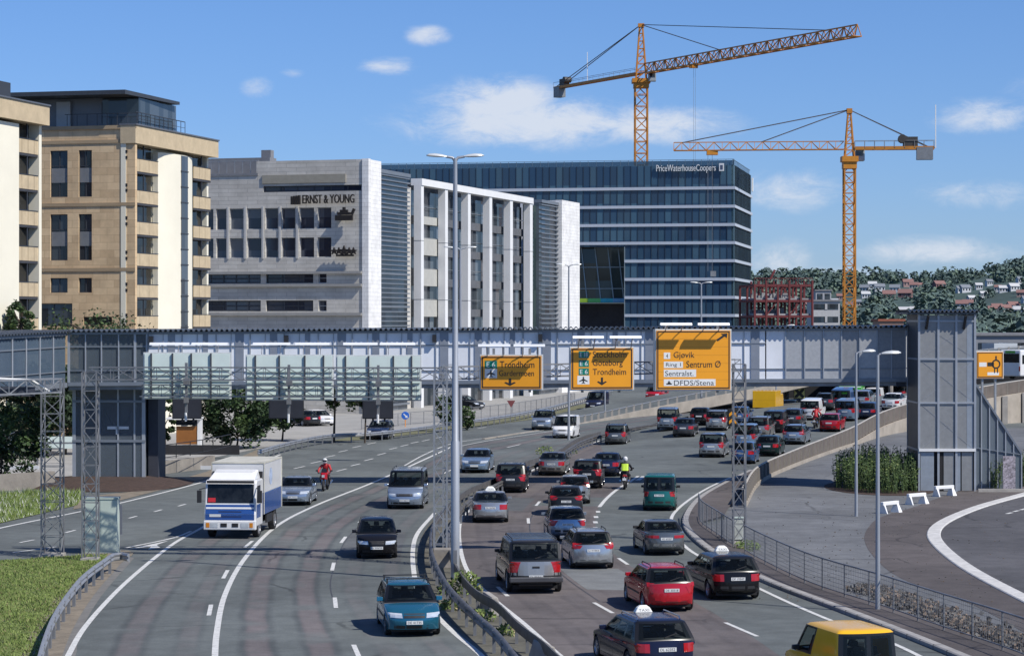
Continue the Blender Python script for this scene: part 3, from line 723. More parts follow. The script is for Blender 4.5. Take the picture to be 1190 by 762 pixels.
# ------------------------------------------------------------------ glass support under the left end
TF = Face((S(85, 372, 102).x, K*102), (1, -.02))
tt = thing('bridge_support', 'glazed steel stair tower carrying the left end of the footbridge', 'tower', (TF.P.x, TF.P.y, 0))
W4 = TF.u(168); zz = 5.6
mb = MB()
for u in (0.06, W4-.06):
    for t in (-.06, -2.9): TF.box(mb, u-.1, u+.1, .2, zz, t-.1, t+.1)
for u in (W4*.14, W4*.37, W4*.63, W4*.86): TF.box(mb, u-.05, u+.05, .2, zz, -.05, .05)
mb.build('mullion', BM, tt)
mb = MB()
for z in (.35, 2.55, 4.9): TF.box(mb, -.05, W4+.05, z-.07, z+.07, -.06, .08); TF.box(mb, -.05, W4+.05, z-.05, z+.05, -3.0, -2.85)
mb.build('crossbeam', BL, tt)
mb = MB()
for a, b in (((W4*.38, .5), (W4*.85, 2.4)), ((W4*.85, .5), (W4*.38, 2.4)), ((W4*.38, 4.8), (W4*.62, 2.7)), ((W4*.85, 4.8), (W4*.62, 2.7))): TF.bar(mb, a, b, .09, -.4)
for i in range(10): TF.box(mb, W4*.1+i*.28, W4*.1+i*.28+.3, .4+i*.25, .45+i*.25, -2.4, -1.2)
mb.build('bracing', STEEL_D, tt)
mb = MB(); TF.box(mb, .1, W4-.1, .3, zz, -.03, .0); TF.box(mb, .1, W4-.1, .3, zz, -2.95, -2.92); TF.box(mb, 0, .02, .3, zz, -2.9, -.1); TF.box(mb, W4-.02, W4, .3, zz, -2.9, -.1); mb.build('glazing', clear_glass('support_glass', (.5, .58, .66), .5, .08, (.16, .19, .22)), tt)
mb = MB(); TF.box(mb, W4+.12, W4+.7, .2, zb-.3, -3.3, -.6); mb.build('service_shaft', M('shaft_dark', (.035, .038, .05), .6, 0, .2), tt)
mb = MB(); TF.box(mb, W4*.48, W4*.78, 3.25, 3.42, .01, .05); TF.box(mb, W4*.6, W4*.64, 2.95, 3.4, .01, .05); mb.build('notice', WHITEP, tt)

# ------------------------------------------------------------------ lift tower at the right end
EF = Face((S(1068, 372, 97.5).x, K*97.5), (1, 0)); EW = EF.u(1133)
et = thing('lift_tower', 'square grey lift tower clad in perforated sheet at the right end of the footbridge', 'tower', (EF.P.x, EF.P.y, 0))
ztop = 10.2
mb = MB(); corr(mb, lambda u, z, t: EF.pt(u, z, t), -.75, EW+.15, ztop+.02, -4.2, .55, .24, .05); EF.box(mb, -.7, EW+.1, ztop-.16, ztop-.06, -4.1, .3); mb.build('roof', ROOF, et)
mb = MB()
for u in (.45, EW-.6): mb.bar(EF.pt(u, ztop-.25, .45), EF.pt(u-.05, ztop-1.0, .05), .12, .12)
mb.build('bracket', BLACKM, et)
uu = [0, EW*.345, EW*.665, EW]; zs = [0, 2.35, 5.02, 7.5, 9.65, ztop-.16]
mb = MB()
for u in uu: EF.box(mb, u-.06, u+.06, 0, ztop-.16, -.06, .06)
for z in zs[1:-1]: EF.box(mb, -.06, EW+.06, z-.05, z+.05, -.05, .05)
EF.box(mb, -.05, .05, 0, ztop-.16, -3.9, -3.75); EF.box(mb, EW-.05, EW+.05, 0, ztop-.16, -3.9, -3.75)
for z in zs[1:-1]: EF.box(mb, -.05, .05, z-.05, z+.05, -3.8, -.06); EF.box(mb, EW-.05, EW+.05, z-.05, z+.05, -3.8, -.06)
mb.build('frame', BM, et)
TWP = M('tower_panel', (.27, .275, .275), .5, .3, .1, 3); TWP2 = M('tower_panel_pale', (.31, .345, .385), .4, .3, .1, 3)
for i in range(3):
    for j in range(1, 5):
        mb = MB(); EF.box(mb, uu[i]+.06, uu[i+1]-.06, zs[j]+.05, zs[j+1]-.05, -.05, -.02); mb.build('panel', TWP2 if i == 2 and j > 0 and False else TWP, et)
        if i == 2 and j < 4:
            mb = MB(); EF.box(mb, uu[3]-.45, uu[3]-.1, zs[j]+.05, zs[j+1]-.05, -.018, -.01); mb.build('panel', TWP2, et)
mb = MB()
for j in (1, 2, 3):
    a, b = zs[j]+.15, zs[j+1]-.15
    EF.bar(mb, (.2, a), (EW-.2, b), .035, -.025); EF.bar(mb, (.2, b), (EW-.2, a), .035, -.025)
mb.build('bracing', MESH2, et)
mb = MB(); EF.box(mb, -.02, 0.0, .05, ztop-.17, -3.75, -.06); mb.build('side_panel', M('tower_side_shaded', (.075, .08, .09), .5, .3, .15, 1), et)  # left flank coloured darker than the right, its shade in the colour
mb = MB(); EF.box(mb, EW, EW+.02, .05, ztop-.17, -3.75, -.06); EF.box(mb, 0, EW, .05, ztop-.2, -3.9, -3.86); mb.build('side_panel', TWP, et)
mb = MB(); EF.box(mb, -.02, EW+.02, 2.28, 2.44, .052, .12); mb.build('canopy_strip', WHITEP, et)
for a, b, m_ in ((.1, .85, TWP2), (.92, 1.35, DARKM), (1.4, 2.0, TWP), (2.05, 2.35, TWP2), (2.42, 3.05, TWP)):
    mb = MB(); EF.box(mb, a, b, .05, 2.24, -.05, -.015); mb.build('door' if m_ in (DARKM, TWP) else 'panel', m_, et)
# landing where bridge meets tower
lt = MB(); a = BF.pt(BU-1.5, 5.9, 0); lt.box(22.4, EF.P.x-.1, 101*K-.9, 101*K+2.3, 5.85, 9.3); o = lt.build('bridge_landing', M('landing_dark', (.05, .055, .068), .5, .3, .15, 1)); tag(o, 'dark steel landing joining the footbridge to the lift tower', 'landing')
# stair wing falling away to the right
st = thing('stair_enclosure', 'triangular glazed stair enclosure leaning against the right side of the lift tower', 'stair', (EF.P.x+EW, EF.P.y+1, 0)); YS = EF.P.y+1.0
x0 = EF.P.x+EW+.1; x1 = x0+2.75; mb = MB()
for y in (YS, YS+3): mb.add([(x0, y, 0), (x1, y, 0), (x1, y, 2.05), (x0, y, 6.2), (x0, y+.06, 0), (x1, y+.06, 0), (x1, y+.06, 2.05), (x0, y+.06, 6.2)], [(0, 1, 2, 3), (4, 7, 6, 5), (0, 4, 5, 1), (1, 5, 6, 2), (2, 6, 7, 3), (3, 7, 4, 0)])
mb.build('glazing', clear_glass('stair_glass', (.7, .75, .8), .62, .1, (.2, .24, .28)), st)
mb = MB()
for i in range(7):
    x = x0+(x1-x0)*i/6; h = 6.2-(6.2-2.05)*i/6; mb.box(x-.03, x+.03, YS-.07, YS-.01, 0, h)
mb.build('mullion', BM, st)
mb = MB(); mb.bar((x0, YS-.04, 6.25), (x1, YS-.04, 2.1), .1, .1); mb.bar((x0, YS-.04, 2.45), (x1, YS-.04, 2.05), .06, .06); mb.bar((x0, YS+3.1, 6.25), (x1, YS+3.1, 2.1), .1, .1); mb.hexa([(x0, YS, 6.3), (x1, YS, 2.15), (x1, YS+3, 2.15), (x0, YS+3, 6.3), (x0, YS, 6.35), (x1, YS, 2.2), (x1, YS+3, 2.2), (x0, YS+3, 6.35)]); mb.build('roof', BL, st)
mb = MB()
for i in range(14): mb.box(x0+i*.19, x0+i*.19+.2, YS+.4, YS+2.6, 4.6-i*.34, 4.66-i*.34)
mb.build('stairs', STEEL_D, st)

# ------------------------------------------------------------------ lattice masts and sign gantry
def mast(px, py, topz, w, label, cols=STEEL_D, ch=.055, br=.032, seg=.75):
    c = G(px, py); t = thing('lattice_mast', label, 'mast', c)
    mb = MB(); lattice(mb, (0, 0, .1), (0, 0, topz), w, seg, ch, br); mb.build('lattice', cols, t, local=True)
    mb = MB(); mb.box(-w*.6, w*.6, -w*.6, w*.6, 0, .12); mb.build('base_plate', CONC, t, local=True)
    return t
mast(105, 651, 7.6, .58, 'dark lattice mast beside the green cabinet, carrying the left end of the sign gantry', ch=.055, br=.03)
mast(61, 646, 7.3, .78, 'slender pale lattice mast standing at the edge of the grass on the left')
mast(512, 657, 7.6, .5, 'lattice mast in the central reserve, carrying the middle of the sign gantry', STEEL, .06, .035)
mast(521, 650, 7.9, .42, 'thinner lattice mast just left of the tall lamp post', STEEL, .05, .03)
mast(859, 632, 7.8, .52, 'lattice mast by the right fence, carrying the right end of the sign gantry', ch=.06, br=.034)
o = MB(); o.hexa([(-.42, -.42, 0), (.42, -.42, 0), (.42, .42, 0), (-.42, .42, 0), (-.36, -.36, .75), (.36, -.36, .75), (.36, .36, .75), (-.36, .36, .75)]); b_ = o.build('mast_footing', CONC_D, bevel=.03); b_.location = G(514.5, 659); tag(b_, 'square concrete footing under the mast in the central reserve', 'footing')
g0, g1 = S(105, 372, 69.5), S(512, 372, 68.6); g2 = S(859, 372, 74.2)
gt = thing('sign_gantry', 'thin steel lattice gantry beam crossing all lanes and carrying the overhead signs', 'gantry', (g0.x, g0.y, 0))
mb = MB(); lattice(mb, (g0.x, g0.y, 7.55), (g1.x, g1.y, 7.55), .45, .9, .05, .03, .5); lattice(mb, (g0.x+2, g0.y+.2, 6.85), (g1.x-1, g1.y+.2, 6.85), .4, .8, .04, .025, .45); lattice(mb, (g1.x, g1.y+1.5, 7.55), (g2.x, g2.y+.6, 7.75), .45, .9, .05, .03, .5); mb.bar((g1.x, g1.y, 7.55), (g1.x, g1.y+1.5, 7.55), .12); mb.build('lattice_beam', STEEL_D, gt)
# left cantilever with light strip
a, b = S(-60, 448, 66), S(66, 452, 70)
ct = thing('cantilever_arm', 'pale grey cantilever arm reaching in from the left edge to the slender mast', 'gantry', (b.x, b.y, 0))
mb = MB(); lattice(mb, (a.x, a.y, 7.05), (b.x, b.y, 7.05), .5, 1.1, .06, .035, .55); mb.build('lattice_beam', STEEL, ct)
mb = MB(); mb.bar(S(-60, 437, 66), S(36, 441, 69), .2, .06); mb.bar(S(36, 441, 69), S(58, 455, 69.8), .08, .06); mb.build('lamp_strip', WHITEP, ct)
mb = MB(); mb.bar(S(-60, 453, 66.4), S(40, 455, 69.2), .08, .38); mb.build('sign_back', M('navy_sign_back', (.03, .035, .05), .5, 0, .2), ct)

ORANGE = M('sign_orange', (.80, .33, .015), .38, 0, .04, .8); SBLK = M('sign_black', (.02, .02, .02), .5, 0, .1); SGRN = M('sign_green', (.0, .18, .13), .4, 0, .05); SWHT = M('sign_white', (.72, .73, .72), .4, 0, .04)
SFRM = M('sign_frame', (.55, .57, .56), .5, .2, .08, 2); MINT = M('sign_back_mint', (.62, .71, .66), .55, 0, .07, 1.2)
LAMPW = M('lamp_trough', (.78, .79, .80), .35, .1, .05)
PLANE = [(0, 1), (.07, .92), (.09, .62), (.48, .32), (.48, .2), (.09, .36), (.07, .12), (.2, .03), (.2, -.05), (0, .0)]
PLANE = PLANE+[(-x, y) for x, y in PLANE[::-1]]
def ghost(px0, px1, Y): return Face((S(px0, 372, Y).x, Y), (1, 0))
class Sign:
    def __init__(s, name, label, x0, y0, x1, y1, Y, turn, depth=.28, cat='road sign', back=None, frame=SFRM, board=ORANGE, border=True):
        a = S(x0, y1, Y); ang = R(turn); s.w = (x1-x0)/FP*Y*K/math.cos(ang); s.h = (y1-y0)/FP*Y*K; s.x0, s.x1, s.y0, s.y1 = x0, x1, y0, y1
        s.t = thing(name, label, cat, (a.x, a.y, a.z), ang)
        mb = MB(); mb.box(-.06, s.w+.06, .03, depth, -.06, s.h+.06); mb.build('sign_frame', frame, s.t, local=True, bevel=.015)
        mb = MB(); mb.box(0, s.w, 0, .035, 0, s.h); s.board = mb.build('sign_board', board, s.t, local=True)
        if border:
            mb = MB(); b = .05
            for q in ((.03, s.w-.03, .03, .03+b), (.03, s.w-.03, s.h-.03-b, s.h-.03), (.03, .03+b, .03+b, s.h-.03-b), (s.w-.03-b, s.w-.03, .03+b, s.h-.03-b)): mb.box(q[0], q[1], -.004, .002, q[2], q[3])
            mb.build('border', SBLK, s.board, local=True)
    def c(s, px, py): return ((px-s.x0)/(s.x1-s.x0)*s.w, (s.y1-py)/(s.y1-s.y0)*s.h)
    def rect(s, x0, y0, x1, y1, m, name='label_patch', off=.004):
        (a, z1), (b, z0) = s.c(x0, y0), s.c(x1, y1); mb = MB(); mb.box(a, b, -off, .002, z0, z1); return mb.build(name, m, s.board, local=True)
    def text(s, t, x0, y0, x1, y1, m=SBLK, name='lettering', off=.007):
        (a, z1), (b, z0) = s.c(x0, y0), s.c(x1, y1); mb = MB(); put_text(mb, t, lambda u, z: (u, -off, z), a, b, z0, z1); return mb.build(name, m, s.board, local=True)
    def shape(s, poly, x0, y0, x1, y1, m=SBLK, name='symbol', off=.007):
        (a, z1), (b, z0) = s.c(x0, y0), s.c(x1, y1); xs = [p[0] for p in poly]; ys = [p[1] for p in poly]
        f = lambda p: (a+(b-a)*(p[0]-min(xs))/(max(xs)-min(xs)), -off, z0+(z1-z0)*(p[1]-min(ys))/(max(ys)-min(ys)))
        mb = MB(); mb.sheet([f(p) for p in poly]); return mb.build(name, m, s.board, local=True)
    def lamps(s, spans, py, out=.48):
        for x0, x1 in spans:
            (a, z), (b, _) = s.c(x0, py), s.c(x1, py); mb = MB()
            mb.hexa([(a, -out-.12, z-.05), (b, -out-.12, z-.05), (b, -out+.12, z-.05), (a, -out+.12, z-.05), (a, -out-.07, z+.05), (b, -out-.07, z+.05), (b, -out+.07, z+.05), (a, -out+.07, z+.05)])
            ob = mb.build('lamp', LAMPW, s.t, local=True); mb = MB()
            for f in (.25, .75): x = a+(b-a)*f; mb.tube([(x, -out, z-.03), (x, -out*.5, z-.12), (x, .05, s.h-.05)], .022, 6)
            mb.build('lamp_arm', STEEL_D, ob, local=True)
    def hangers(s, fr, m=STEEL_D):
        mb = MB()
        for f in fr: mb.box(s.w*f-.05, s.w*f+.05, .3, .4, -.15, s.h+.3)
        mb.build('hanger', m, s.t, local=True)
DOWN = [(0, -1), (-.75, -.15), (-.55, .05), (-.16, -.3), (-.16, 1), (.16, 1), (.16, -.3), (.55, .05), (.75, -.15)]
s1 = Sign('overhead_sign', 'smallest orange overhead sign, with a downward arrow, Trondheim and Gardermoen', 559, 413.5, 629, 451.5, 69.4, -4)
s1.rect(563.4, 419, 577.7, 428, SGRN); s1.text('E 6', 565.5, 420.5, 575.5, 426.5, SWHT); s1.rect(563.4, 428.5, 577.7, 439, SWHT); s1.shape(PLANE, 565.5, 429.5, 575.6, 438)
s1.text('Trondheim', 581, 419.5, 621, 427.2); s1.text('Gardermoen', 580, 430, 620.5, 436.7); s1.shape(DOWN, 586, 439.5, 599.5, 448); s1.lamps([(557, 594), (598, 634)], 401); s1.hangers((.2, .8))
s2 = Sign('overhead_sign', 'middle orange overhead sign listing Stockholm, Göteborg and Trondheim above an arrow', 664, 404.5, 736, 452, 70.6, 8)
for i, (y0, t) in enumerate(((408, 'E 18'), (418.3, 'E 6'), (427.8, 'E 6'))): s2.rect(672.5, y0, 684.5, y0+8, SGRN); s2.text(t, 674, y0+1.5, 683, y0+6.5, SWHT)
s2.rect(671, 436.5, 685, 446.5, SWHT); s2.shape(PLANE, 673, 437.3, 683, 445.6)
s2.text('Stockholm', 689, 408, 728.5, 415.5); s2.text('Göteborg', 689, 418, 724, 427); s2.text('Trondheim', 689, 428.5, 728, 435.5); s2.shape(DOWN, 694, 438.5, 705.5, 447.5); s2.lamps([(663, 699), (706, 743)], 391.5); s2.hangers((.2, .8))
s3 = Sign('overhead_sign', 'largest orange overhead sign with a slanting exit arrow, Gjøvik, Sentrum and DFDS/Stena', 763, 384, 850, 452.5, 72.0, 9, .4)
AR = [(1, 1), (.95, .45), (.76, .62), (.18, .04), (.02, .2), (.6, .78), (.42, .95)]
s3.shape([(a, b) for a, b in AR], 833, 387.3, 846.5, 396.5)
s3.rect(771.5, 409.5, 779, 417, SWHT); s3.text('4', 774, 411, 776.5, 415.8); s3.text('Gjøvik', 783, 408.7, 807.5, 417.8)
s3.rect(771.5, 420, 794, 427.5, SWHT); s3.text('Ring 1', 774, 421.5, 791.5, 426.8); s3.text('Sentrum Ø', 798, 419.3, 838.5, 427)
s3.rect(771.5, 429.3, 809.5, 438, SWHT); s3.text('Sentralst.', 773, 430.8, 806.5, 436.8); s3.rect(771.5, 440.5, 832.5, 448.5, SWHT); s3.text('DFDS/Stena', 783.5, 441.8, 830.5, 447.8)
s3.shape([(0, 0), (1, 0), (1.15, .3), (.8, .3), (.8, .6), (.6, .6), (.6, .9), (.35, .9), (.35, .6), (.2, .6), (.2, .3), (-.15, .3)], 774, 442.5, 781.5, 446.8)
s3.lamps([(764, 801), (808, 845)], 376.5, .5); s3.hangers((.15, .85))
mb = MB(); 
for k in (.16, .3, .44, .58, .72, .86): mb.box(0.03, s3.w-.03, -.0015, .001, s3.h*k, s3.h*k+.008)
mb.build('board_seam', M('seam_brown', (.35, .15, .01), .5, 0, .1), s3.board, local=True)
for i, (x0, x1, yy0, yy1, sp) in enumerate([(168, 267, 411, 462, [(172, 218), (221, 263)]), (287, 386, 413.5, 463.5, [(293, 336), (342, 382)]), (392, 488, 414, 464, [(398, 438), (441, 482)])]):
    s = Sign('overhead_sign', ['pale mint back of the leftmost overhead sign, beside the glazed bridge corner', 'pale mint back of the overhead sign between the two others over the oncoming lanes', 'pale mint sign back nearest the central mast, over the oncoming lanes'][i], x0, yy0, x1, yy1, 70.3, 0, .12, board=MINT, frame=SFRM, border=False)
    for f in ((.1, .38, .68, .9) if i != 0 else (.08, .33, .55, .78)):
        mb = MB(); mb.box(s.w*f-.03, s.w*f+.03, -.07, -.002, -.02, s.h+.02); mb.build('bracket', M('bracket_dark', (.075, .08, .09), .5, .4, .15), s.t, local=True)
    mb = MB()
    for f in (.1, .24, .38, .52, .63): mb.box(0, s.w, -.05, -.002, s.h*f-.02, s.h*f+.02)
    mb.build('shade_strip', M('shaded_mint', (.34, .41, .38), .5, 0, .1), s.t, local=True)  # raised strips coloured dark for the lattice beam's shadow bands
    s.lamps(sp, 399.5, -.5)
    mb = MB(); mb.box(s.w*.485, s.w*.515, -.3, -.22, -.6, s.h*.8); mb.box(s.w*.47, s.w*.54, -.42, -.2, s.h*.3, s.h*.45); mb.box(s.w*.475, s.w*.525, -.42, -.2, -.2, s.h*.02); mb.build('detector', STEEL_D, s.t, local=True)
    mb = MB(); mb.tube([(s.w*.495, -.28, -.95), (s.w*.495, -.28, -.6)], .05, 8); mb.build('detector_tip', WHITEP, s.t, local=True)
for i, (x0, x1) in enumerate(((201, 233), (313, 352), (422, 456))):
    s = Sign('direction_sign', ['navy sign back beyond the footbridge beside the ivy column', 'navy sign back beyond the footbridge between two trees', 'navy sign back beyond the footbridge above the dark blue estate car'][i], x0, 462, x1, 485.5, 118, 0, .1, board=M('navy_board', (.02, .023, .032), .6, 0, .2), border=False, frame=BLACKM)
    mb = MB(); mb.box(s.w*.3, s.w*.3+.12, .12, .24, -s.h*.2, s.h+2.0); mb.box(s.w*.7, s.w*.7+.12, .12, .24, -s.h*.2, s.h+2.0); mb.build('hanger', BLACKM, s.t, local=True)
s = Sign('direction_sign', 'orange direction sign with a roundabout symbol to the right of the lift tower', 1135.5, 409, 1167, 439, 106, 12, .15)
s.shape([(0, .42), (.5, .42), (.5, .58), (0, .58)], 1148, 421, 1156, 425.5)
mb = MB(); cx, cz = s.c(1158.5, 423); n = 24
for k in range(n):
    t0, t1 = 2*PI*k/n, 2*PI*(k+1)/n; P = lambda r, t: (cx+r*math.cos(t), -.007, cz+r*math.sin(t)); mb.quad(P(.2, t0), P(.29, t0), P(.29, t1), P(.2, t1))
mb.box(cx-.05, cx+.05, -.008, -.003, cz+.28, cz+.5); mb.box(cx-.13, cx-.06, -.008, -.003, cz-.55, cz-.27); mb.box(cx+.06, cx+.13, -.008, -.003, cz-.55, cz-.27); mb.build('symbol', SBLK, s.board, local=True)
s.rect(1138, 421, 1147, 426, SWHT); s.rect(1148, 432.5, 1162, 436, SWHT)
mb = MB(); 
for x in (s.w*.25, s.w*.75): mb.box(x-.06, x+.06, .16, .28, -4.0, .1)
mb.build('post', STEEL, s.t, local=True)
# small signs
def disc_sign(px, py, top, label, colr, kind, post):
    c = G(px, py); t = thing('traffic_sign', label, 'traffic sign', c)
    mb = MB(); mb.tube([(0, 0, 0), (0, 0, top)], .04, 8); mb.build('post', post, t, local=True)
    mb = MB()
    if kind == 'disc': mb.lathe([(0, -.05), (.34, -.05), (.36, -.03), (.36, -.02), (0, -.02)], 24, 'y', (0, 0, top))
    else: mb.add([(-.42, -.05, top+.35), (.42, -.05, top+.35), (0, -.05, top-.38), (-.42, -.02, top+.35), (.42, -.02, top+.35), (0, -.02, top-.38)], [(0, 1, 2), (3, 5, 4), (0, 3, 4, 1), (1, 4, 5, 2), (2, 5, 3, 0)])
    f = mb.build('sign_plate', colr, t, local=True)
    if kind == 'disc':
        mb = MB(); mb.sheet([(x*.22, -.056, top+y*.22) for x, y in ((1, -1), (.75, .2), (.5, -.15), (-.6, .85), (-.85, .6), (.15, -.5), (-.2, -.75))]); mb.build('arrow', SWHT, f, local=True)
disc_sign(471, 496, 1.05, 'round blue keep-right sign on an orange post at the verge', M('sign_blue', (.02, .12, .5), .4, 0, .05), 'disc', M('post_orange', (.75, .25, .02), .5, 0, .05))
disc_sign(594, 485, 1.35, 'small triangular yield sign on a pole in front of the white facade', M('sign_red_back', (.18, .05, .05), .5, 0, .1), 'tri', STEEL_D)
s = Sign('chevron_sign', 'black and orange chevron sign beside the right lattice mast', 846.5, 475.5, 856.5, 494, 120, 0, .06, board=SBLK, border=False, frame=BLACKM)
CHV = [(0, 0), (.5, .45), (1, 0), (1, .5), (.5, 1), (0, .5)]
s.shape(CHV, 847.3, 477, 855.7, 484, ORANGE); s.shape(CHV, 847.3, 485.5, 855.7, 492.5, ORANGE)
mb = MB(); mb.box(s.w*.45, s.w*.55, .07, .13, -2.4, s.h*.5); mb.build('post', STEEL_D, s.t, local=True)
s = Sign('hazard_board', 'square yellow and black crossed hazard board hanging under the flyover', 923, 451, 935, 462.5, 196, 0, .08, board=M('hazard_yellow', (.62, .58, .22), .5, 0, .1), border=False, frame=BLACKM)
s.shape([(0, 0), (.25, 0), (1, .8), (1, 1), (.75, 1), (0, .2)], 923.5, 451.5, 934.5, 462); s.shape([(1, 0), (.75, 0), (0, .8), (0, 1), (.25, 1), (1, .2)], 923.5, 451.5, 934.5, 462, off=.009)
mb = MB(); mb.box(s.w*.46, s.w*.54, .09, .15, -3, s.h+.8); mb.build('hanger', BLACKM, s.t, local=True)

# ------------------------------------------------------------------ lamp posts
def lamp(px, py, topz, label, arms, rb=.13, rt=.06, head=(.85, .3, .14), grp=None, drop=.0, arm_len=1.0, lift=.15, joint=None, white=True):
    c = G(px, py); t = thing('street_lamp', label, 'street lamp', c)
    mb = MB()
    if joint: mb.tube([(0, 0, 0), (0, 0, joint), (0, 0, joint+.05), (0, 0, topz)], [rb, rb, rb*.8, rt], 12)
    else: mb.tube([(0, 0, 0), (0, 0, topz)], [rb, rt], 12)
    mb.build('pole', LAMPGREY, t, local=True, smooth=50)
    if joint:
        mb = MB(); mb.box(-.07, .07, -rb-.02, -rb+.04, .7, 1.2); mb.build('access_door', STEEL_D, t, local=True)
    for (dx, dy) in arms:
        d = Vector((dx, dy, 0)).normalized(); e = d*arm_len+Vector((0, 0, topz+lift))
        mb = MB(); mb.tube([(0, 0, topz-.1), Vector((0, 0, topz+.02))+d*arm_len*.3, e], [rt*.9, rt*.7, rt*.6], 8); ar = mb.build('arm', LAMPGREY, t, local=True, smooth=60)
        L_, W_, H_ = head; n = Vector((-d.y, d.x, 0)); vs = []
        for f, wf, hf in ((-.05, .35, .4), (.2, .9, .8), (.55, 1, 1), (.85, .85, .8), (1, .35, .3)):
            p = e+d*(L_*f)+Vector((0, 0, lift*f*.6)); 
            for a, b in ((-1, 0), (-.85, .6), (-.3, 1), (.3, 1), (.85, .6), (1, 0), (.7, -.35), (-.7, -.35)): vs.append(p+n*(W_/2*wf*a)+Vector((0, 0, H_*.6*hf*b)))
        fs = [(i*8+j, i*8+(j+1) % 8, (i+1)*8+(j+1) % 8, (i+1)*8+j) for i in range(4) for j in range(8)]+[tuple(range(8)), tuple(range(32, 40))]
        mb = MB(); mb.add(vs, fs); mb.build('lamp_head', M('lamp_head', (.62, .64, .63), .35, .2, .06), ar, local=True, smooth=60)
    return t
lamp(529, 676, 15.7, 'tall near double-armed street lamp in the middle of the picture', [(-1, 0), (1, .05)], .16, .075, (.72, .32, .16), arm_len=.35, lift=.06, joint=5.2)
lamp(535, 528, 14.85, 'double-armed street lamp partly hidden behind the tall near one', [(-1, 0), (1, .1)], .14, .07, (.75, .3, .15), arm_len=.45, lift=.08)
lamp(661, 511, 14.1, 'double-armed street lamp behind the middle orange sign', [(-1, 0), (1, .1)], .11, .06, (.7, .3, .15), arm_len=.35, lift=.08)
lamp(815, 478, 13.6, 'double-armed street lamp in front of the dark glass office block', [(-1, 0), (1, .1)], .12, .07, (.8, .32, .16), arm_len=.4, lift=.08)
lamp(1020, 712, 8.55, 'tall near street lamp on the right with one long hooded head', [(1, .1)], .085, .05, (.62, .3, .16), arm_len=.16, lift=.04)
lamp(995, 600, 8.1, 'street lamp in front of the dark bushes with one white hooded head', [(1, .1)], .085, .05, (.62, .34, .2), arm_len=.35, lift=.04)
lamp(1097, 563, 7.2, 'slim street lamp standing in front of the lift tower', [(1, 0)], .06, .045, (.5, .3, .18), arm_len=.3, lift=.03)
lamp(703, 486, 5.2, 'bare grey pole rising behind the parapet at mid distance', [], .09, .07)
lamp(902, 486, 9.0, 'dark pole standing in the traffic queue below the footbridge', [(1, 0)], .08, .06)
# ------------------------------------------------------------------ roadside furniture
c = G(125, 642); t = thing('utility_cabinet', 'tall pale green utility cabinet beside the dark lattice mast', 'cabinet', c)
CAB = M('cabinet_mint', (.46, .53, .47), .5, 0, .08, 2)
mb = MB(); mb.box(-1.0, .45, -.35, .35, .08, 2.25); mb.build('housing', CAB, t, local=True, bevel=.03)
mb = MB(); mb.box(-1.03, .48, -.38, .38, 2.25, 2.33); mb.box(-1.03, .48, -.37, .37, 0, .08); mb.build('cap', M('cabinet_trim', (.36, .42, .38), .5, 0, .1), t, local=True)
mb = MB(); mb.box(-.96, -.3, -.365, -.352, .15, 2.2); mb.box(-.24, .41, -.365, -.352, .15, 2.2); mb.build('door', CAB, t, local=True)
c = G(131, 627); t = thing('sign_plate', 'small grey sign plate seen from behind next to the green cabinet', 'road sign', c)
mb = MB(); mb.box(-.4, .42, -.02, .02, .25, 1.55); mb.build('sign_board', M('sign_back_grey', (.17, .18, .20), .5, .3, .1), t, local=True)
mb = MB(); mb.tube([(0, .05, 0), (0, .05, 1.5)], .035, 8); mb.build('post', STEEL_D, t, local=True)
c = G(858, 628); t = thing('utility_cabinet', 'weathered white cabinet at the foot of the right lattice mast', 'cabinet', c)
mb = MB(); mb.box(-.2, .2, -.15, .15, .05, 1.0); mb.build('housing', M('cabinet_weathered', (.42, .44, .40), .7, 0, .35, 3), t, local=True, bevel=.02)
mb = MB(); mb.box(-.23, .23, -.18, .18, 1.0, 1.05); mb.build('cap', CAB, t, local=True)
weeds(868, 640, .6, .5, 200, 'weeds growing around the foot of the right lattice mast')
def trestle(px, py, ang, label):
    t = thing('white_barrier', label, 'barrier', G(px, py), R(ang))
    mb = MB(); mb.box(-.72, .72, -.09, .09, .42, .60); mb.build('beam', WHITEP, t, local=True, bevel=.02)
    for s in (-1, 1):
        mb = MB(); x = s*.6; mb.hexa([(x-.1-.06*s, -.28, 0), (x+.1+.06*s, -.28, 0), (x+.1+.06*s, .28, 0), (x-.1-.06*s, .28, 0), (x-.07, -.08, .5), (x+.07, -.08, .5), (x+.07, .08, .5), (x-.07, .08, .5)]); mb.build('foot', WHITEP, t, local=True, bevel=.015)
trestle(1034, 596, 48, 'nearest of three low white barriers, by the tall right lamp')
trestle(1065, 586, 42, 'middle one of three low white barriers in the yard')
trestle(1097, 576.5, 36, 'farthest of three low white barriers, in front of the lift tower door')
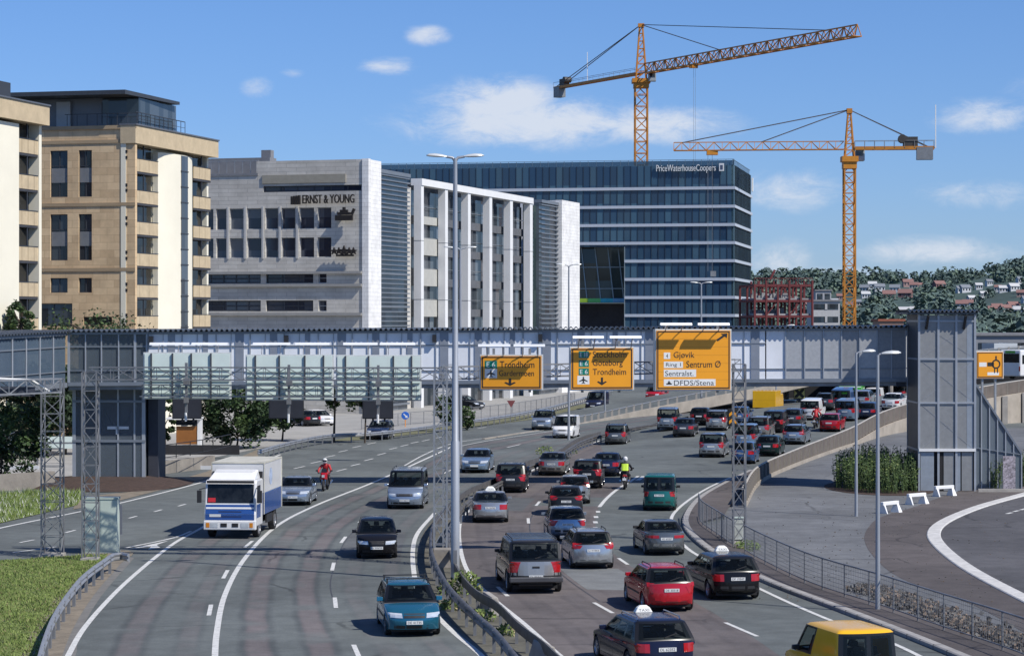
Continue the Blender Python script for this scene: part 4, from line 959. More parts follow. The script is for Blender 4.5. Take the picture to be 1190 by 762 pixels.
# mesh fence along the pavement
def fence(pp, h, name, label, step, mesh=True, posts=STEEL_D, zb=.13, rr=.03):
    P = resample(pxline(pp, zb), step=.8); c = P[len(P)//2]; t = thing(name, label, 'fence', (c.x, c.y, zb))
    mb = MB(); mb.tube([p+Vector((0, 0, h)) for p in P], rr, 6); mb.tube([p+Vector((0, 0, .12)) for p in P], rr*.7, 6); mb.build('rail', posts, t, smooth=60)
    q = resample(P, step=step); first = None
    for p in q:
        if first is None:
            mb = MB(); mb.tube([(0, 0, 0), (0, 0, h)], rr, 6); first = mb.build('post', posts, t, local=True); first.location = p-Vector((c.x, c.y, zb))
        else: shared('post', first, t, p-Vector((c.x, c.y, zb)))
    if mesh:
        mb = MB(); fine = resample(P, step=.16)
        for a in fine: mb.bar(a+Vector((0, 0, .12)), a+Vector((0, 0, h)), .009, .009)
        for k in range(1, 7): mb.tube([p+Vector((0, 0, .12+(h-.12)*k/7)) for p in P], .006, 3)
        mb.build('wire_mesh', posts, t)
    return t
fence([(1300, 812), (1187, 763), (1094, 731), (1024, 706.6), (945, 681), (878, 649), (866, 642)], 1.12, 'mesh_fence', 'long wire mesh fence along the right pavement', 2.15)
fence([(852, 635), (847, 632), (830, 620), (815, 609), (812, 600)], 1.12, 'mesh_fence', 'short curved piece of mesh fence left of the right lattice mast', 1.6)
fence([(420, 499), (470, 494), (528, 489), (575, 484), (622, 477), (668, 468)], 1.15, 'pedestrian_railing', 'grey pedestrian railing in front of the white office facade', 2.6, zb=.02)
fence([(170, 537), (235, 527), (268, 520)], .9, 'pedestrian_railing', 'short dark railing behind the white lorry', 2.2, False, BLACKM, 1.1)
# weeds and rubble heap under the fence
RUB = [M('rubble_pale', (.12, .117, .113), .9, 0, .3, 5), M('rubble_dark', (.07, .065, .06), .9, 0, .3, 5), M('rubble_brown', (.17, .13, .10), .9, 0, .3, 5)]
mb = MB(); FP_ = resample(pxline([(1240, 780), (1187, 757), (1094, 724), (1040, 704), (990, 686)]), step=.05)
for p in FP_:
    for _ in range(7):
        s_ = random.uniform(.02, .08); q = p+Vector((random.gauss(.45, .35), random.gauss(.25, .4), .08+random.uniform(0, .12))); a = Vector((random.uniform(-1, 1), random.uniform(-1, 1), random.uniform(-1, 1))).normalized()*s_; b = a.orthogonal().normalized()*s_; cc_ = a.cross(b).normalized()*s_*.6
        mb.hexa([q-a-b-cc_, q+a-b-cc_, q+a+b-cc_, q-a+b-cc_, q-a*.6-b*.6+cc_, q+a*.6-b*.6+cc_, q+a*.6+b*.6+cc_, q-a*.6+b*.6+cc_], random.choice((0, 1, 1, 2)))
o = mb.build('loose_rubble', RUB); o['kind'] = 'stuff'; tag(o, 'loose stones and rubble heaped along the mesh fence at lower right', 'rubble')
# stones scattered across the yard
mb = MB()
for _ in range(350):
    p = G(random.uniform(880, 1180), random.uniform(575, 700)); s_ = random.uniform(.01, .028)
    mb.box(p.x-s_, p.x+s_, p.y-s_, p.y+s_, .03, .03+s_*1.2, random.choice((0, 0, 1, 2)))
o = mb.build('gravel_stones', RUB); o['kind'] = 'stuff'; tag(o, 'scattered small stones on the gravel yard', 'gravel')

# ------------------------------------------------------------------ ramp on the right with its parapet, and the flyover
RW = [Vector((11.9, 89*K, 0)), Vector((14.7, 102.6*K, 0)), Vector((18.6, 114*K, .05)), Vector((25.8, 132*K, .35)), Vector((34.1, 150*K, 1.3)), Vector((47.5, 163*K, 2.9)), Vector((66, 173*K, 4.3)), Vector((110, 190*K, 5.6))]
RC = resample(spline(RW, 8), step=1.5)
def ramp_w(x):
    f = min(1, max(0, (x-36)/10)); e = min(1, max(0, (x-20)/10)); return 9+7*e-7*f, 5+3*e-4*f
def ramp_z(x, y):
    best = None
    for i, p in enumerate(RC):
        d = (p.x-x)**2+(p.y-y)**2
        if best is None or d < best[0]: best = (d, p.z, p.x)
    lat = math.sqrt(best[0]); w_, fd = ramp_w(best[2]); k = min(1, max(0, (w_+fd-lat)/fd)); return best[1]*k*k*(3-2*k)
def GR(px, py):
    z = 1.5 if px > 925 else 0
    for _ in range(25):
        p = G(px, py, z); z = z*.5+.5*ramp_z(p.x, p.y)
    return G(px, py, z)
mb = MB(); n = len(RC); O1 = offset(RC, -1.0); Lf = [p+(q-p)*ramp_w(p.x)[0] for p, q in zip(RC, O1)]; Lg = [p+(q-p)*sum(ramp_w(p.x)) for p, q in zip(RC, O1)]
vs = []
for i in range(n): vs += [(RC[i].x, RC[i].y, RC[i].z+.006), (Lf[i].x, Lf[i].y, RC[i].z+.006), (Lg[i].x, Lg[i].y, .001 if RC[i].z < 2 else RC[i].z-.5)]
mb.add(vs, [f for i in range(n-1) for f in ((3*i, 3*i+3, 3*i+4, 3*i+1), (3*i+1, 3*i+4, 3*i+5, 3*i+2))]); struct(mb.build('ramp', ASPH_L))
rt_ = thing('ramp_parapet', 'brown concrete parapet with rail posts along the rising ramp on the right', 'parapet', (RC[0].x, RC[0].y, 0))
mb = MB(); sweep(mb, RC, [(0, -.1), (0, .95), (.12, .95), (.12, -.1)][::-1]); mb.build('panel', M('parapet_brown', (.125, .105, .09), .8, 0, .25, .8), rt_)
mb = MB(); mb.tube([p+Vector((0, 0, 1.0)) for p in RC], .06, 6); mb.build('top_rail', M('rail_pale', (.36, .34, .31), .7, 0, .15), rt_)
q = resample(RC, step=1.9); f0 = None
for p in q[:60]:
    loc = (p.x+.16-RC[0].x, p.y-RC[0].y, p.z)
    if f0 is None: mb = MB(); mb.box(-.05, .05, -.06, .06, -.1, 1.0); f0 = mb.build('post', M('parapet_post', (.22, .20, .175), .8, 0, .2), rt_, local=True); f0.location = loc
    else: shared('post', f0, rt_, loc)
mb = MB(); Ro = offset(RC, .16); 
vs = []
for p in Ro: vs += [(p.x, p.y, -.1), (p.x, p.y, max(p.z-.12, .25)), (p.x+.05+.3*min(1, p.z/2), p.y-.03-.2*min(1, p.z/2), -.1), (p.x+.05+.3*min(1, p.z/2), p.y-.03-.2*min(1, p.z/2), max(p.z-.12, .25))]
mb.add(vs, [f for i in range(len(Ro)-1) for f in ((4*i+2, 4*i+3, 4*i+7, 4*i+6), (4*i+1, 4*i+3, 4*i+7, 4*i+5))]); mb.build('retaining_wall', M('ramp_wall', (.33, .29, .24), .85, 0, .2, .7), rt_)
for p in resample(Ro, step=3.4)[8:]:
    if p.z > 1.6: mb = MB(); mb.box(p.x+.3, p.x+.8, p.y-.5, p.y-.1, 0, p.z-.1); mb.build('pillar', CONC, rt_)
fl = [Vector((S(560, 0, 140).x, K*140, -.25)), Vector((S(681, 0, 163).x, K*163, -.25)), Vector((S(762, 0, 176).x, K*176, .5)), Vector((S(890, 0, 190).x, K*190, 2.1)), Vector((S(937, 0, 195).x, K*195, 2.95)), Vector((S(1050, 0, 205).x, K*205, 4.2)), Vector((S(1250, 0, 222).x, K*222, 6.0)), Vector((S(1500, 0, 245).x, K*245, 7))]
fc = resample(spline(fl, 8), step=1.6); ft = thing('flyover', 'concrete flyover rising to the right behind the queueing traffic', 'flyover', (fc[0].x, fc[0].y, 0))
mb = MB(); vs = []
back = [p+Vector((-5.5, 12, 0)) for p in fc]
for p, b_ in zip(fc, back): vs += [(p.x, p.y, p.z+.02), (b_.x, b_.y, b_.z+.02)]
mb.add(vs, [(2*i, 2*i+2, 2*i+3, 2*i+1) for i in range(len(fc)-1)]); mb.build('deck', ASPH_L, ft)
mb = MB(); sweep(mb, fc, [(0, -.75), (0, .35), (.25, .35), (.25, -.75)][::-1]); mb.build('parapet', M('parapet_concrete', (.30, .27, .23), .85, 0, .2, .6), ft)
mb = MB(); mb.tube([p+Vector((0, 0, .95)) for p in fc if p.x > S(640, 0, 163).x], .05, 6); mb.build('top_rail', STEEL, ft)
f0 = None
for p in resample(fc, step=2.05)[12:80]:
    loc = (p.x-fc[0].x, p.y-fc[0].y, p.z)
    if f0 is None: mb = MB(); mb.box(-.11, .11, -.08, .08, .3, 1.0); f0 = mb.build('rail_post', M('rail_post', (.33, .31, .28), .7, 0, .15), ft, local=True); f0.location = loc
    else: shared('rail_post', f0, ft, loc)
mb = MB(); P_ = [p for p in fc if p.z > .9]
for a, b_ in zip(P_, P_[1:]): mb.hexa([(a.x, a.y+.3, a.z-.9), (b_.x, b_.y+.3, b_.z-.9), (b_.x-5, b_.y+11, b_.z-.9), (a.x-5, a.y+11, a.z-.9), (a.x, a.y+.3, a.z-.1), (b_.x, b_.y+.3, b_.z-.1), (b_.x-5, b_.y+11, b_.z-.1), (a.x-5, a.y+11, a.z-.1)])
mb.build('soffit', CONC_D, ft)
mb = MB(); mb.box(S(840, 0, 212).x, S(1200, 0, 230).x, 214*K, 214*K+1, -.1, 4.5); mb.build('abutment', DARKM, ft)  # wall coloured black for the darkness under the flyover
for px in (914, 985, 1035):
    p = S(px, 0, 203); mb = MB(); mb.tube([(p.x, p.y, 0), (p.x, p.y, 4)], .3, 10); mb.build('column', CONC_D, ft)
# ------------------------------------------------------------------ office and apartment buildings
ANG1 = math.atan2(.25, -.97)
def dirs(a):   # a: how far the camera-side face turns away to the left, degrees
    a = math.degrees(math.atan(math.tan(R(a))/K))
    return (-math.cos(R(a)), math.sin(R(a))), (math.sin(R(a)), math.cos(R(a)))
def wall_with(mb, F, u0, u1, z0, z1, t, holes, mi=0, depth=.35):
    # a wall of thickness depth with openings (u0,u1,z0,z1), made of bands between them
    if u0 > u1: u0, u1 = u1, u0
    zs = sorted({z0, z1, *[h[2] for h in holes], *[h[3] for h in holes]}); zs = [z for z in zs if z0 <= z <= z1]
    for a, b in zip(zs, zs[1:]):
        if b-a < 1e-4: continue
        m = (a+b)/2; cut = sorted([(max(u0, min(h[0], h[1])), min(u1, max(h[0], h[1]))) for h in holes if h[2] < m < h[3]]); x = u0
        for c0, c1 in cut:
            if c0 > x+1e-4: F.box(mb, x, c0, a, b, t-depth, t, mi)
            x = max(x, c1)
        if x < u1-1e-4: F.box(mb, x, u1, a, b, t-depth, t, mi)
def window(F, parent, u0, u1, z0, z1, t, glass, frame, nv=1, nh=0, fw=.07):
    mb = MB(); F.box(mb, u0, u1, z0, z1, t-.12, t-.06); w_ = mb.build('window', glass, parent)
    mb = MB(); a, b = min(u0, u1), max(u0, u1)
    for q in ((a, b, z0, z0+fw), (a, b, z1-fw, z1), (a, a+fw, z0+fw, z1-fw), (b-fw, b, z0+fw, z1-fw)): F.box(mb, q[0], q[1], q[2], q[3], t-.059, t+.0)
    for i in range(1, nv): x = a+(b-a)*i/nv; F.box(mb, x-fw/2, x+fw/2, z0+fw, z1-fw, t-.058, t-.01)
    for i in range(1, nh): z = z0+(z1-z0)*i/nh; F.box(mb, a+fw, b-fw, z-fw/2, z+fw/2, t-.057, t-.012)
    fr = bpy.data.objects  # sub-part in the window's own space
    o = mb.build('frame', frame, w_); return w_
FRM_D = M('window_frame_dark', (.05, .055, .065), .5, .2, .1)
FRM_L = M('window_frame_pale', (.42, .43, .44), .5, .1, .08)
GLD = pane_glass('dark_glazing', (.012, .016, .022), (.05, .062, .075), 1.1, 2.67, .05, ANG1)
E1, E2 = dirs(19.5)
SAND = blocks('sandstone', (.56, .40, .235), (.70, .52, .315), (.38, .27, .16), 1.25, .62, .012, .5, .8, math.atan2(E1[1], E1[0]))
CREAM = M('cream_render', (.78, .735, .60), .8, 0, .05, .25)
SANDL = M('balcony_stone', (.50, .40, .26), .8, 0, .12, 1.2)
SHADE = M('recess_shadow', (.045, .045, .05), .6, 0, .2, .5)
GREYP = M('penthouse_metal', (.17, .18, .20), .45, .4, .12, .4)
GREYPANEL = M('window_spandrel', (.19, .20, .21), .6, .1, .1)
def apartment(name, label, c, Lw, Rw, ztop, base_d=30, left_from=0):
    # c: near corner (x, y); right face runs along E2 for Rw, left face along E1 for Lw
    t = thing(name, label, 'building', (c[0], c[1], 0))
    return t, Face(c, E1), Face(c, E2)
cB = (S(157, 0, 142).x, K*142)
tb, FL, FR = apartment('apartment_building', 'tan sandstone apartment building with cream bays and a dark rooftop pavilion', cB, 24, 13.7, 25.6)
FR.P = FR.P-FR.n*.85; RW_ = FR.u(241); LW_ = 26; ZT = FL.z(157, 146)
holes = []; wins = []
for x0, x1 in ((58.5, 78.5), (91.5, 106.7)):
    for y0, y1 in ((175, 229), (249, 302.5), (323, 340)):
        h = (FL.u(x1), FL.u(x0), FL.z(80, y1), FL.z(80, y0)); holes.append(h); wins.append((h, y0 < 300))
h = (FL.u(84), FL.u(40), FL.z(80, 379), FL.z(80, 352.5)); holes.append(h); wins.append((h, False))
h = (FL.u(130), FL.u(97), FL.z(80, 377.5), FL.z(80, 368)); holes.append(h); wins.append((h, False))
mb = MB(); wall_with(mb, FL, 0, LW_, 0, ZT, 0, holes, 0, .4); FL.box(mb, 1.5, LW_, 0, ZT-.1, -11, -.45); mb.build('wall', SAND, tb)
for h, tall in wins:
    w_ = window(FL, tb, h[0], h[1], h[2], h[3], -.12, GLD, FRM_D, 2, 3 if tall else 1)
    if tall:
        d = (h[3]-h[2]); mb = MB(); FL.box(mb, h[0]+.05, h[1]-.05, h[2]+d*.31, h[2]+d*.62, -.2, -.1); mb.build('spandrel', GREYPANEL, tb)
mb = MB()
for y in (165, 237.8, 313.3): z = FL.z(100, y); FL.box(mb, -.02, LW_, z-.14, z+.14, 0, .07)
FL.box(mb, -.1, LW_, ZT-.25, ZT+.05, 0, .14); mb.build('string_course', M('string_stone', (.36, .27, .17), .85, 0, .1, 1), tb)
mb = MB()
for y in (176, 183, 215, 221, 253, 260, 293, 300, 330, 337, 366, 373): FL.box(mb, FL.u(148.2), FL.u(146.2), FL.z(147, y)-.12, FL.z(147, y)+.12, .0, .06)
mb.build('vent', BLACKM, tb)
# right face: curved cream bay between two stacks of balconies
mb = MB(); FR.box(mb, 0, RW_, 0, ZT, -.45, -.4)
for i in range(10):    # gentle curve of the cream bay
    a0, a1 = i/10, (i+1)/10; u0, u1 = FR.u(181), FR.u(221); f = lambda s: max(0, math.sin(PI*s))**.6*.55+.2
    mb.hexa([FR.pt(u0+(u1-u0)*a0, 0, -.3), FR.pt(u0+(u1-u0)*a1, 0, -.3), FR.pt(u0+(u1-u0)*a1, 0, f(a1)), FR.pt(u0+(u1-u0)*a0, 0, f(a0)), FR.pt(u0+(u1-u0)*a0, ZT-1.75, -.3), FR.pt(u0+(u1-u0)*a1, ZT-1.75, -.3), FR.pt(u0+(u1-u0)*a1, ZT-1.75, f(a1)), FR.pt(u0+(u1-u0)*a0, ZT-1.75, f(a0))])
FR.box(mb, -.05, .28, 0, ZT-1.3, -.4, .05); FR.box(mb, RW_-.4, RW_, 0, ZT-1.3, -.4, .1); mb.build('bay', CREAM, tb)
mb = MB(); FR.box(mb, FR.u(201), FR.u(208.5), .5, ZT-1.8, .74, .80); sw = mb.build('stair_window', pane_glass('stair_glazing', (.05, .06, .075), (.10, .12, .14), 1, 1.33, .1, R(70)), tb)
mb = MB()
for k in range(17): z = 1+k*1.35; FR.box(mb, FR.u(200.6), FR.u(208.9), z-.05, z+.05, .75, .84)
mb.build('frame', FRM_D, sw)
mb = MB(); FR.box(mb, -.15, RW_+.3, ZT-1.45, ZT+.05, -.4, .95); mb.build('cornice', SANDL, tb)
mb = MB(); FR.box(mb, -.2, RW_+.35, ZT+.05, ZT+.16, -.5, 1.05); mb.build('roof_edge', GREYP, tb)
mb = MB(); FR.box(mb, .3, FR.u(180), 0, ZT-1.5, -.39, -.35); FR.box(mb, FR.u(221), RW_-.42, 0, ZT-1.5, -.39, -.35); mb.build('balcony_glazing', pane_glass('balcony_glass', (.006, .007, .009), (.022, .022, .024), .9, 2.67, .08, R(70)), tb)
def balcony(F, tb, u0, u1, z, t1, n, mat_=SANDL):
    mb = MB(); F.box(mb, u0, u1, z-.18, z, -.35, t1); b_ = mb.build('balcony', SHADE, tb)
    mb = MB()
    for i in range(n): a = u0+(u1-u0)*i/n; F.box(mb, a+.03*(u1-u0)/abs(u1-u0), a+(u1-u0)/n-.03*(u1-u0)/abs(u1-u0), z+.02, z+1.05, t1-.09, t1)
    mb.build('balustrade', mat_, b_)
    mb = MB(); F.box(mb, u0, u1, z+1.07, z+1.13, t1-.12, t1+.03); F.box(mb, u0, u0+.06, z, z+1.05, -.3, t1-.1); F.box(mb, u1-.06, u1, z, z+1.05, -.3, t1-.1); mb.build('rail', FRM_D, b_)
    mb = MB(); F.box(mb, (u0+u1)/2-.05, (u0+u1)/2+.05, z+1.14, z+2.5, t1-.14, t1-.04); mb.build('post', FRM_D, b_)
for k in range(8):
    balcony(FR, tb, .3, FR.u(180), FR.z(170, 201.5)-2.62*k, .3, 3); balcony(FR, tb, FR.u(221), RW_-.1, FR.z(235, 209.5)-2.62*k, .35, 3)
# rooftop pavilion
ph = FL.z(150, 107)
mb = MB(); FL.box(mb, 3.8, LW_, ZT, ph, -11, -2.2); mb.build('pavilion', GREYP, tb)
mb = MB(); mb.hexa([FR.pt(-1.0, ph-.25, -14), FR.pt(-1.0, ph-.25, .4), FR.pt(9.5, ph-.25, .9), FR.pt(9.5, ph-.25, -14), FR.pt(-1.0, ph+.1, -14), FR.pt(-1.0, ph+.1, .4), FR.pt(9.5, ph+.0, .9), FR.pt(9.5, ph+.0, -14)]); mb.build('pavilion_roof', M('pavilion_roof', (.06, .068, .08), .5, .3, .1), tb)
mb = MB(); FL.box(mb, -.1+.6, 3.75, ZT, ph-.3, -10, -1.9); mb.build('pavilion_glazing', pane_glass('pavilion_glass', (.03, .04, .05), (.09, .11, .13), 1.2, 3, .06), tb)
window(FL, tb, FL.u(124), FL.u(106), ZT+.4, ph-.6, -2.1, GLD, FRM_D, 2)
mb = MB(); FL.box(mb, FL.u(70), FL.u(54), ZT, ph-.5, -2.15, -1.9); mb.build('pavilion_frame', FRM_L, tb)
mb = MB()
for k in range(12): u = k*.95+.2; FR.box(mb, u-.02, u+.02, ZT+.16, ZT+1.15, .9, .94)
FR.box(mb, 0, 10.6, ZT+1.1, ZT+1.16, .88, .96); FR.box(mb, 0, 10.6, ZT+.6, ZT+.63, .9, .94)
for k in range(8): u = k*.9; FL.box(mb, u-.02, u+.02, ZT+.05, ZT+1.1, -.5, -.46)
FL.box(mb, 0, 6.5, ZT+1.05, ZT+1.1, -.52, -.44); mb.build('roof_railing', FRM_D, tb)
# the neighbour cut by the left edge
cA = (S(52, 0, 130).x, K*130)
ta = thing('apartment_building', 'cream apartment tower with stacked balconies cut off by the left edge', 'building', (cA[0], cA[1], 0))
FA = Face(cA, E2); FA.P = FA.P-FA.n*.75; FA2 = Face(cA, E1); ZA = FA.z(52, 127)
mb = MB(); FA.box(mb, -20, -.02, 0, ZA, -12, -.4); mb.build('wall', SAND, ta)
mb = MB(); FA.box(mb, -16, FA.u(12), 0, ZA-1.6, -.4, .7); FA.box(mb, -.45, -.02, 0, ZA-1.4, -.4, .5); mb.build('bay', CREAM, ta)
mb = MB(); FA.box(mb, -18, .1, ZA-1.4, ZA+.05, -.4, 1.1); mb.build('cornice', SANDL, ta)
mb = MB(); FA.box(mb, -18, .15, ZA+.05, ZA+.16, -.5, 1.2); FA.box(mb, -14, FA.u(-4), ZA+.16, ZA+2.9, -6, -1.5); FA.box(mb, -16, FA.u(2), ZA+2.9, ZA+3.1, -7, -.3); mb.build('pavilion_roof', GREYP, ta)
mb = MB(); FA.box(mb, FA.u(12), -.46, 0, ZA-1.4, -.39, -.35); mb.build('balcony_glazing', MATS['balcony_glass'], ta)
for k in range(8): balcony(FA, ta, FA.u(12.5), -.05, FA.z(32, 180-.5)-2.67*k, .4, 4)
mb = MB(); FA.box(mb, -8, FA.u(3), ZA+.2, ZA+1.3, .6, .64); mb.build('roof_railing', FRM_D, ta)

# pale stone office with lettering
F1, F2 = dirs(22.5)
cE = (S(425, 0, 178).x, K*178)
te = thing('office_building', 'pale grey stone office building with company lettering and a bright return wall', 'building', (cE[0], cE[1], 0))
EL = Face(cE, F1); ER = Face(cE, F2); EN = 40
STONE = blocks('pale_stone', (.48, .455, .41), (.57, .545, .495), (.33, .315, .29), 2.2, .42, .02, .5, .85, math.atan2(F1[1], F1[0]))
ztE = EL.z(425, 185); holes = []; wl = []
for x0, x1 in ((222, 236), (240, 248), (251, 263), (267, 282.5), (287, 304), (308, 323), (327, 343), (348, 365), (369, 385)):
    for ya, yb in ((241, 265.5), (275.5, 298.8)):
        h = (EL.u(x1), EL.u(x0), EL.z(385, yb), EL.z(385, ya)); holes.append(h); wl.append((h, 1, 1))
for x0, x1 in ((215, 303), (309, 364), (370, 379.5)):
    for ya, yb in ((317.5, 328.8), (349, 361.5), (387, 399), (418, 431)):
        h = (EL.u(x1), EL.u(x0), EL.z(380, yb), EL.z(380, ya)); holes.append(h); wl.append((h, max(1, round((x1-x0)/16)), 2))
h = (EL.u(423), EL.u(306), EL.z(425, 221.5), EL.z(425, 214.5)); holes.append(h); wl.append((h, 6, 1))
zlow = EL.z(298, 204)
mb = MB(); wall_with(mb, EL, .35, EN, 0, zlow, 0, holes, 0, .45); wall_with(mb, EL, .35, EL.u(298), zlow, ztE, 0, holes, 0, .45); EL.box(mb, .6, EN, 0, zlow-.6, -16, -.7); EL.box(mb, .6, EL.u(299), 0, ztE-.3, -5, -.7)
mb.build('wall', STONE, te)
mb = MB(); EL.box(mb, -.35, .345, 0, ztE+.05, -.6, .12); ER.box(mb, .14, ER.u(443), 0, ztE+.05, -.5, .0); mb.build('return_wall', blocks('white_stone', (.74, .73, .71), (.80, .79, .77), (.55, .54, .52), 1.4, .42, .02, .5, .8, math.atan2(F2[1], F2[0])), te)
GLE = pane_glass('office_glazing', (.018, .022, .04), (.11, .12, .14), 2.2, 3.4, .07, math.atan2(F1[1], F1[0]))
for h, nv, nh in wl: window(EL, te, h[0], h[1], h[2], h[3], -.25, GLE, FRM_L if nv == 1 else FRM_D, nv, nh, .06 if nv == 1 else .12)
mb = MB()
for y in (316.3, 331, 364.8): z = EL.z(400, y); EL.box(mb, .4, EN, z-.16, z+.12, 0, .35)
mb.build('ledge', M('ledge_stone', (.30, .295, .28), .85, 0, .1), te)
mb = MB()
for x in (265, 285, 305.5, 325.5, 345.5): EL.box(mb, EL.u(x+1.2), EL.u(x-1.2), EL.z(385, 300), EL.z(385, 239), 0, .1)
mb.build('pilaster', M('pilaster_pale', (.46, .455, .44), .8, 0, .08), te)
mb = MB(); z0, z1 = EL.z(350, 215), EL.z(350, 203); EL.box(mb, EL.u(402), EL.u(305), z0+.2, z1, 0, .12); mb.build('awning_panel', M('awning_beige', (.30, .28, .23), .8, 0, .1), te)
mb = MB(); EL.box(mb, EL.u(300), EN, zlow, zlow+.25, -.5, .1); EL.box(mb, EL.u(300), EN, zlow+.25, zlow+2.1, -5, -3.2); EL.box(mb, EL.u(295), EL.u(290)+.6, zlow+2, zlow+3, -5.5, -4.6); mb.build('roof_storey', M('roof_storey', (.20, .205, .22), .7, .1, .15), te)
mb = MB()
for k in range(40): u = EL.u(299)+k*.9; EL.box(mb, u-.03, u+.03, zlow+.25, zlow+1.6, -.35, -.3)
EL.box(mb, EL.u(299), EN, zlow+1.55, zlow+1.63, -.37, -.28); mb.build('roof_railing', STEEL, te)
SGN = M('dark_letters', (.03, .025, .022), .4, .3, .1)
def letters(F, txt, x0, y0, x1, y1, t, parent, m, name='lettering', thick=.25):
    ua, ub = F.u(x0), F.u(x1); za, zb_ = F.z((x0+x1)/2, y1), F.z((x0+x1)/2, y0); vs, fs = text_geom(txt); mb = MB()
    n_ = len(vs); P = [F.pt(ua+(ub-ua)*a, za+(zb_-za)*b, t) for a, b in vs]; Q = [F.pt(ua+(ub-ua)*a, za+(zb_-za)*b, t-thick) for a, b in vs]
    ed = {}
    for f in fs:
        for i, j in zip(f, f[1:]+f[:1]): ed[(i, j)] = 1
    sides = [(i, j, j+n_, i+n_) for (i, j) in ed if (j, i) not in ed]
    mb.add(P+Q, list(fs)+[tuple(i+n_ for i in f[::-1]) for f in fs]+sides); return mb.build(name, m, parent)
letters(EL, 'ERNST & YOUNG', 354, 226.5, 414, 236.5, .7, te, SGN)
mb = MB()
for k in range(4): EL.box(mb, EL.u(342.3+k*2.9), EL.u(340.5+k*2.9), EL.z(347, 238), EL.z(347, 228.5-k*.4), .4, .7)
mb.build('logo', SGN, te)
mb = MB()   # crest: crown over a short word
for i, (a, b) in enumerate(((396, 247), (399, 244), (402, 241), (405, 244), (408, 247))): EL.box(mb, EL.u(a+1.4), EL.u(a-1.4), EL.z(402, 250), EL.z(402, b), .4, .7)
EL.box(mb, EL.u(412), EL.u(392), EL.z(402, 256.5), EL.z(402, 250.5), .4, .7); EL.bar(mb, (EL.u(411), EL.z(402, 250)), (EL.u(414), EL.z(402, 243)), .25, .6); mb.build('crest', SGN, te)
mb = MB()
for x in (390.5, 396, 402, 408, 413):
    r = .42 if x != 402 else .6
    P = [(r*(1 if k % 2 == 0 else .42)*math.cos(PI/2+k*PI/5), r*(1 if k % 2 == 0 else .42)*math.sin(PI/2+k*PI/5)) for k in range(10)]
    u, z = EL.uz(x, 292); v = [EL.pt(u+a, z+b, .7) for a, b in P]+[EL.pt(u+a, z+b, .4) for a, b in P]; mb.add(v, [tuple(range(10)), tuple(range(10, 20))[::-1]]+[(k, (k+1) % 10, 10+(k+1) % 10, 10+k) for k in range(10)])
EL.box(mb, EL.u(413), EL.u(393), EL.z(402, 298), EL.z(402, 295.8), .4, .65); mb.build('star_emblem', SGN, te)
# ribbed glass between it and the white frame
LOUV = M('louvre_grey', (.20, .22, .245), .4, .3, .1, .5)
u4, u12 = ER.u(443), ER.u(477)
mb = MB(); ER.box(mb, u4+.02, u12+.4, 0, ztE-1.1, -1.2, -.5); mb.build('curtain_wall', pane_glass('curtain_glass', (.07, .09, .11), (.13, .155, .18), 2.0, 3.5, .12, math.atan2(F2[1], F2[0])), te)
mb = MB(); z = .6; k = 0
while z < ztE-1.2: ER.box(mb, u4+.05, u12+.35, z-.06, z+(.16 if k % 7 == 0 else .07), -.49, -.18); z += .5; k += 1
ER.box(mb, u4+.03, u12+.4, ztE-1.1, ztE-.7, -1.3, -.1); mb.build('louvre', LOUV, te)
# white framed atrium
tf = thing('office_building', 'white framed office block with tall fins over a dark glass front', 'building', (ER.pt(u12+.5, 0).x, ER.pt(u12+.5, 0).y, 0))
WHT = M('white_cladding', (.74, .74, .73), .55, 0, .05, .6)
fx = [(479, 492.5), (507, 520.5), (534, 547), (559.5, 572), (584.5, 596), (608, 619)]; zF = ER.z(490, 207.5)
fins = [(ER.u(a), ER.u(b)) for a, b in fx]
mb = MB(); ER.box(mb, fins[0][1]-.9, fins[-1][1]+.1, zF-.75, zF, -1.2, .1); mb.build('top_beam', WHT, tf)
for a, b in fins:
    w_ = (b-a)*.62; mb = MB(); w_ = ER.u((fx[fins.index((a, b))][1]-3.1)); w_ = b-w_; ER.box(mb, b-w_, b, 0, zF-.76, -.85, 0); f = mb.build('fin', WHT, tf)
    mb = MB()
    for z in (5.5, 12.0, 18.5): ER.box(mb, b-w_-.012, b+.012, z-.03, z+.03, -.82, .012)
    mb.build('joint', GREYPANEL, f)
GLF = pane_glass('atrium_glass', (.04, .05, .06), (.13, .145, .165), 1.5, 3.4, .06, math.atan2(F2[1], F2[0]))
FLOOR = M('floor_edge_grey', (.11, .115, .125), .7, 0, .15)
for i in range(5):
    a, b = fins[i][1]+.02, fins[i+1][1]-.02
    mb = MB(); ER.box(mb, a, b, 0, zF-1.2, -1.6, -1.5); w_ = mb.build('glazing', GLF, tf)
    for k in range(6):
        z = 3.2+k*3.45; mb = MB(); ER.box(mb, a, b, z, z+(1.9 if i == 0 and k > 0 and k < 5 else .9), -1.49, -1.2 if i else -1.0); mb.build('floor_edge', FLOOR if i else M('blind_beige', (.42, .415, .38), .8, 0, .08), tf)
        mb = MB(); ER.box(mb, a, b, z+1.95, z+2.0, -1.22, -1.16); ER.box(mb, (a+b)/2-.04, (a+b)/2+.04, z+.92, z+3.4, -1.49, -1.4); mb.build('rail', STEEL, tf)
mb = MB(); ER.box(mb, fins[0][0]+.3, fins[-1][1], 0, zF-.4, -16, -1.65); mb.build('core', M('core_grey', (.14, .145, .155), .8, 0, .1), tf)
mb = MB(); a = ER.u(620.5); b = ER.u(631.5); ER.box(mb, a, b, 0, ER.z(626, 238), -1.5, -1.0); mb.build('corner_glazing', pane_glass('green_glass', (.02, .035, .035), (.05, .075, .07), 1.2, 3.4, .06), tf)
a, b = b+.02, ER.u(653)
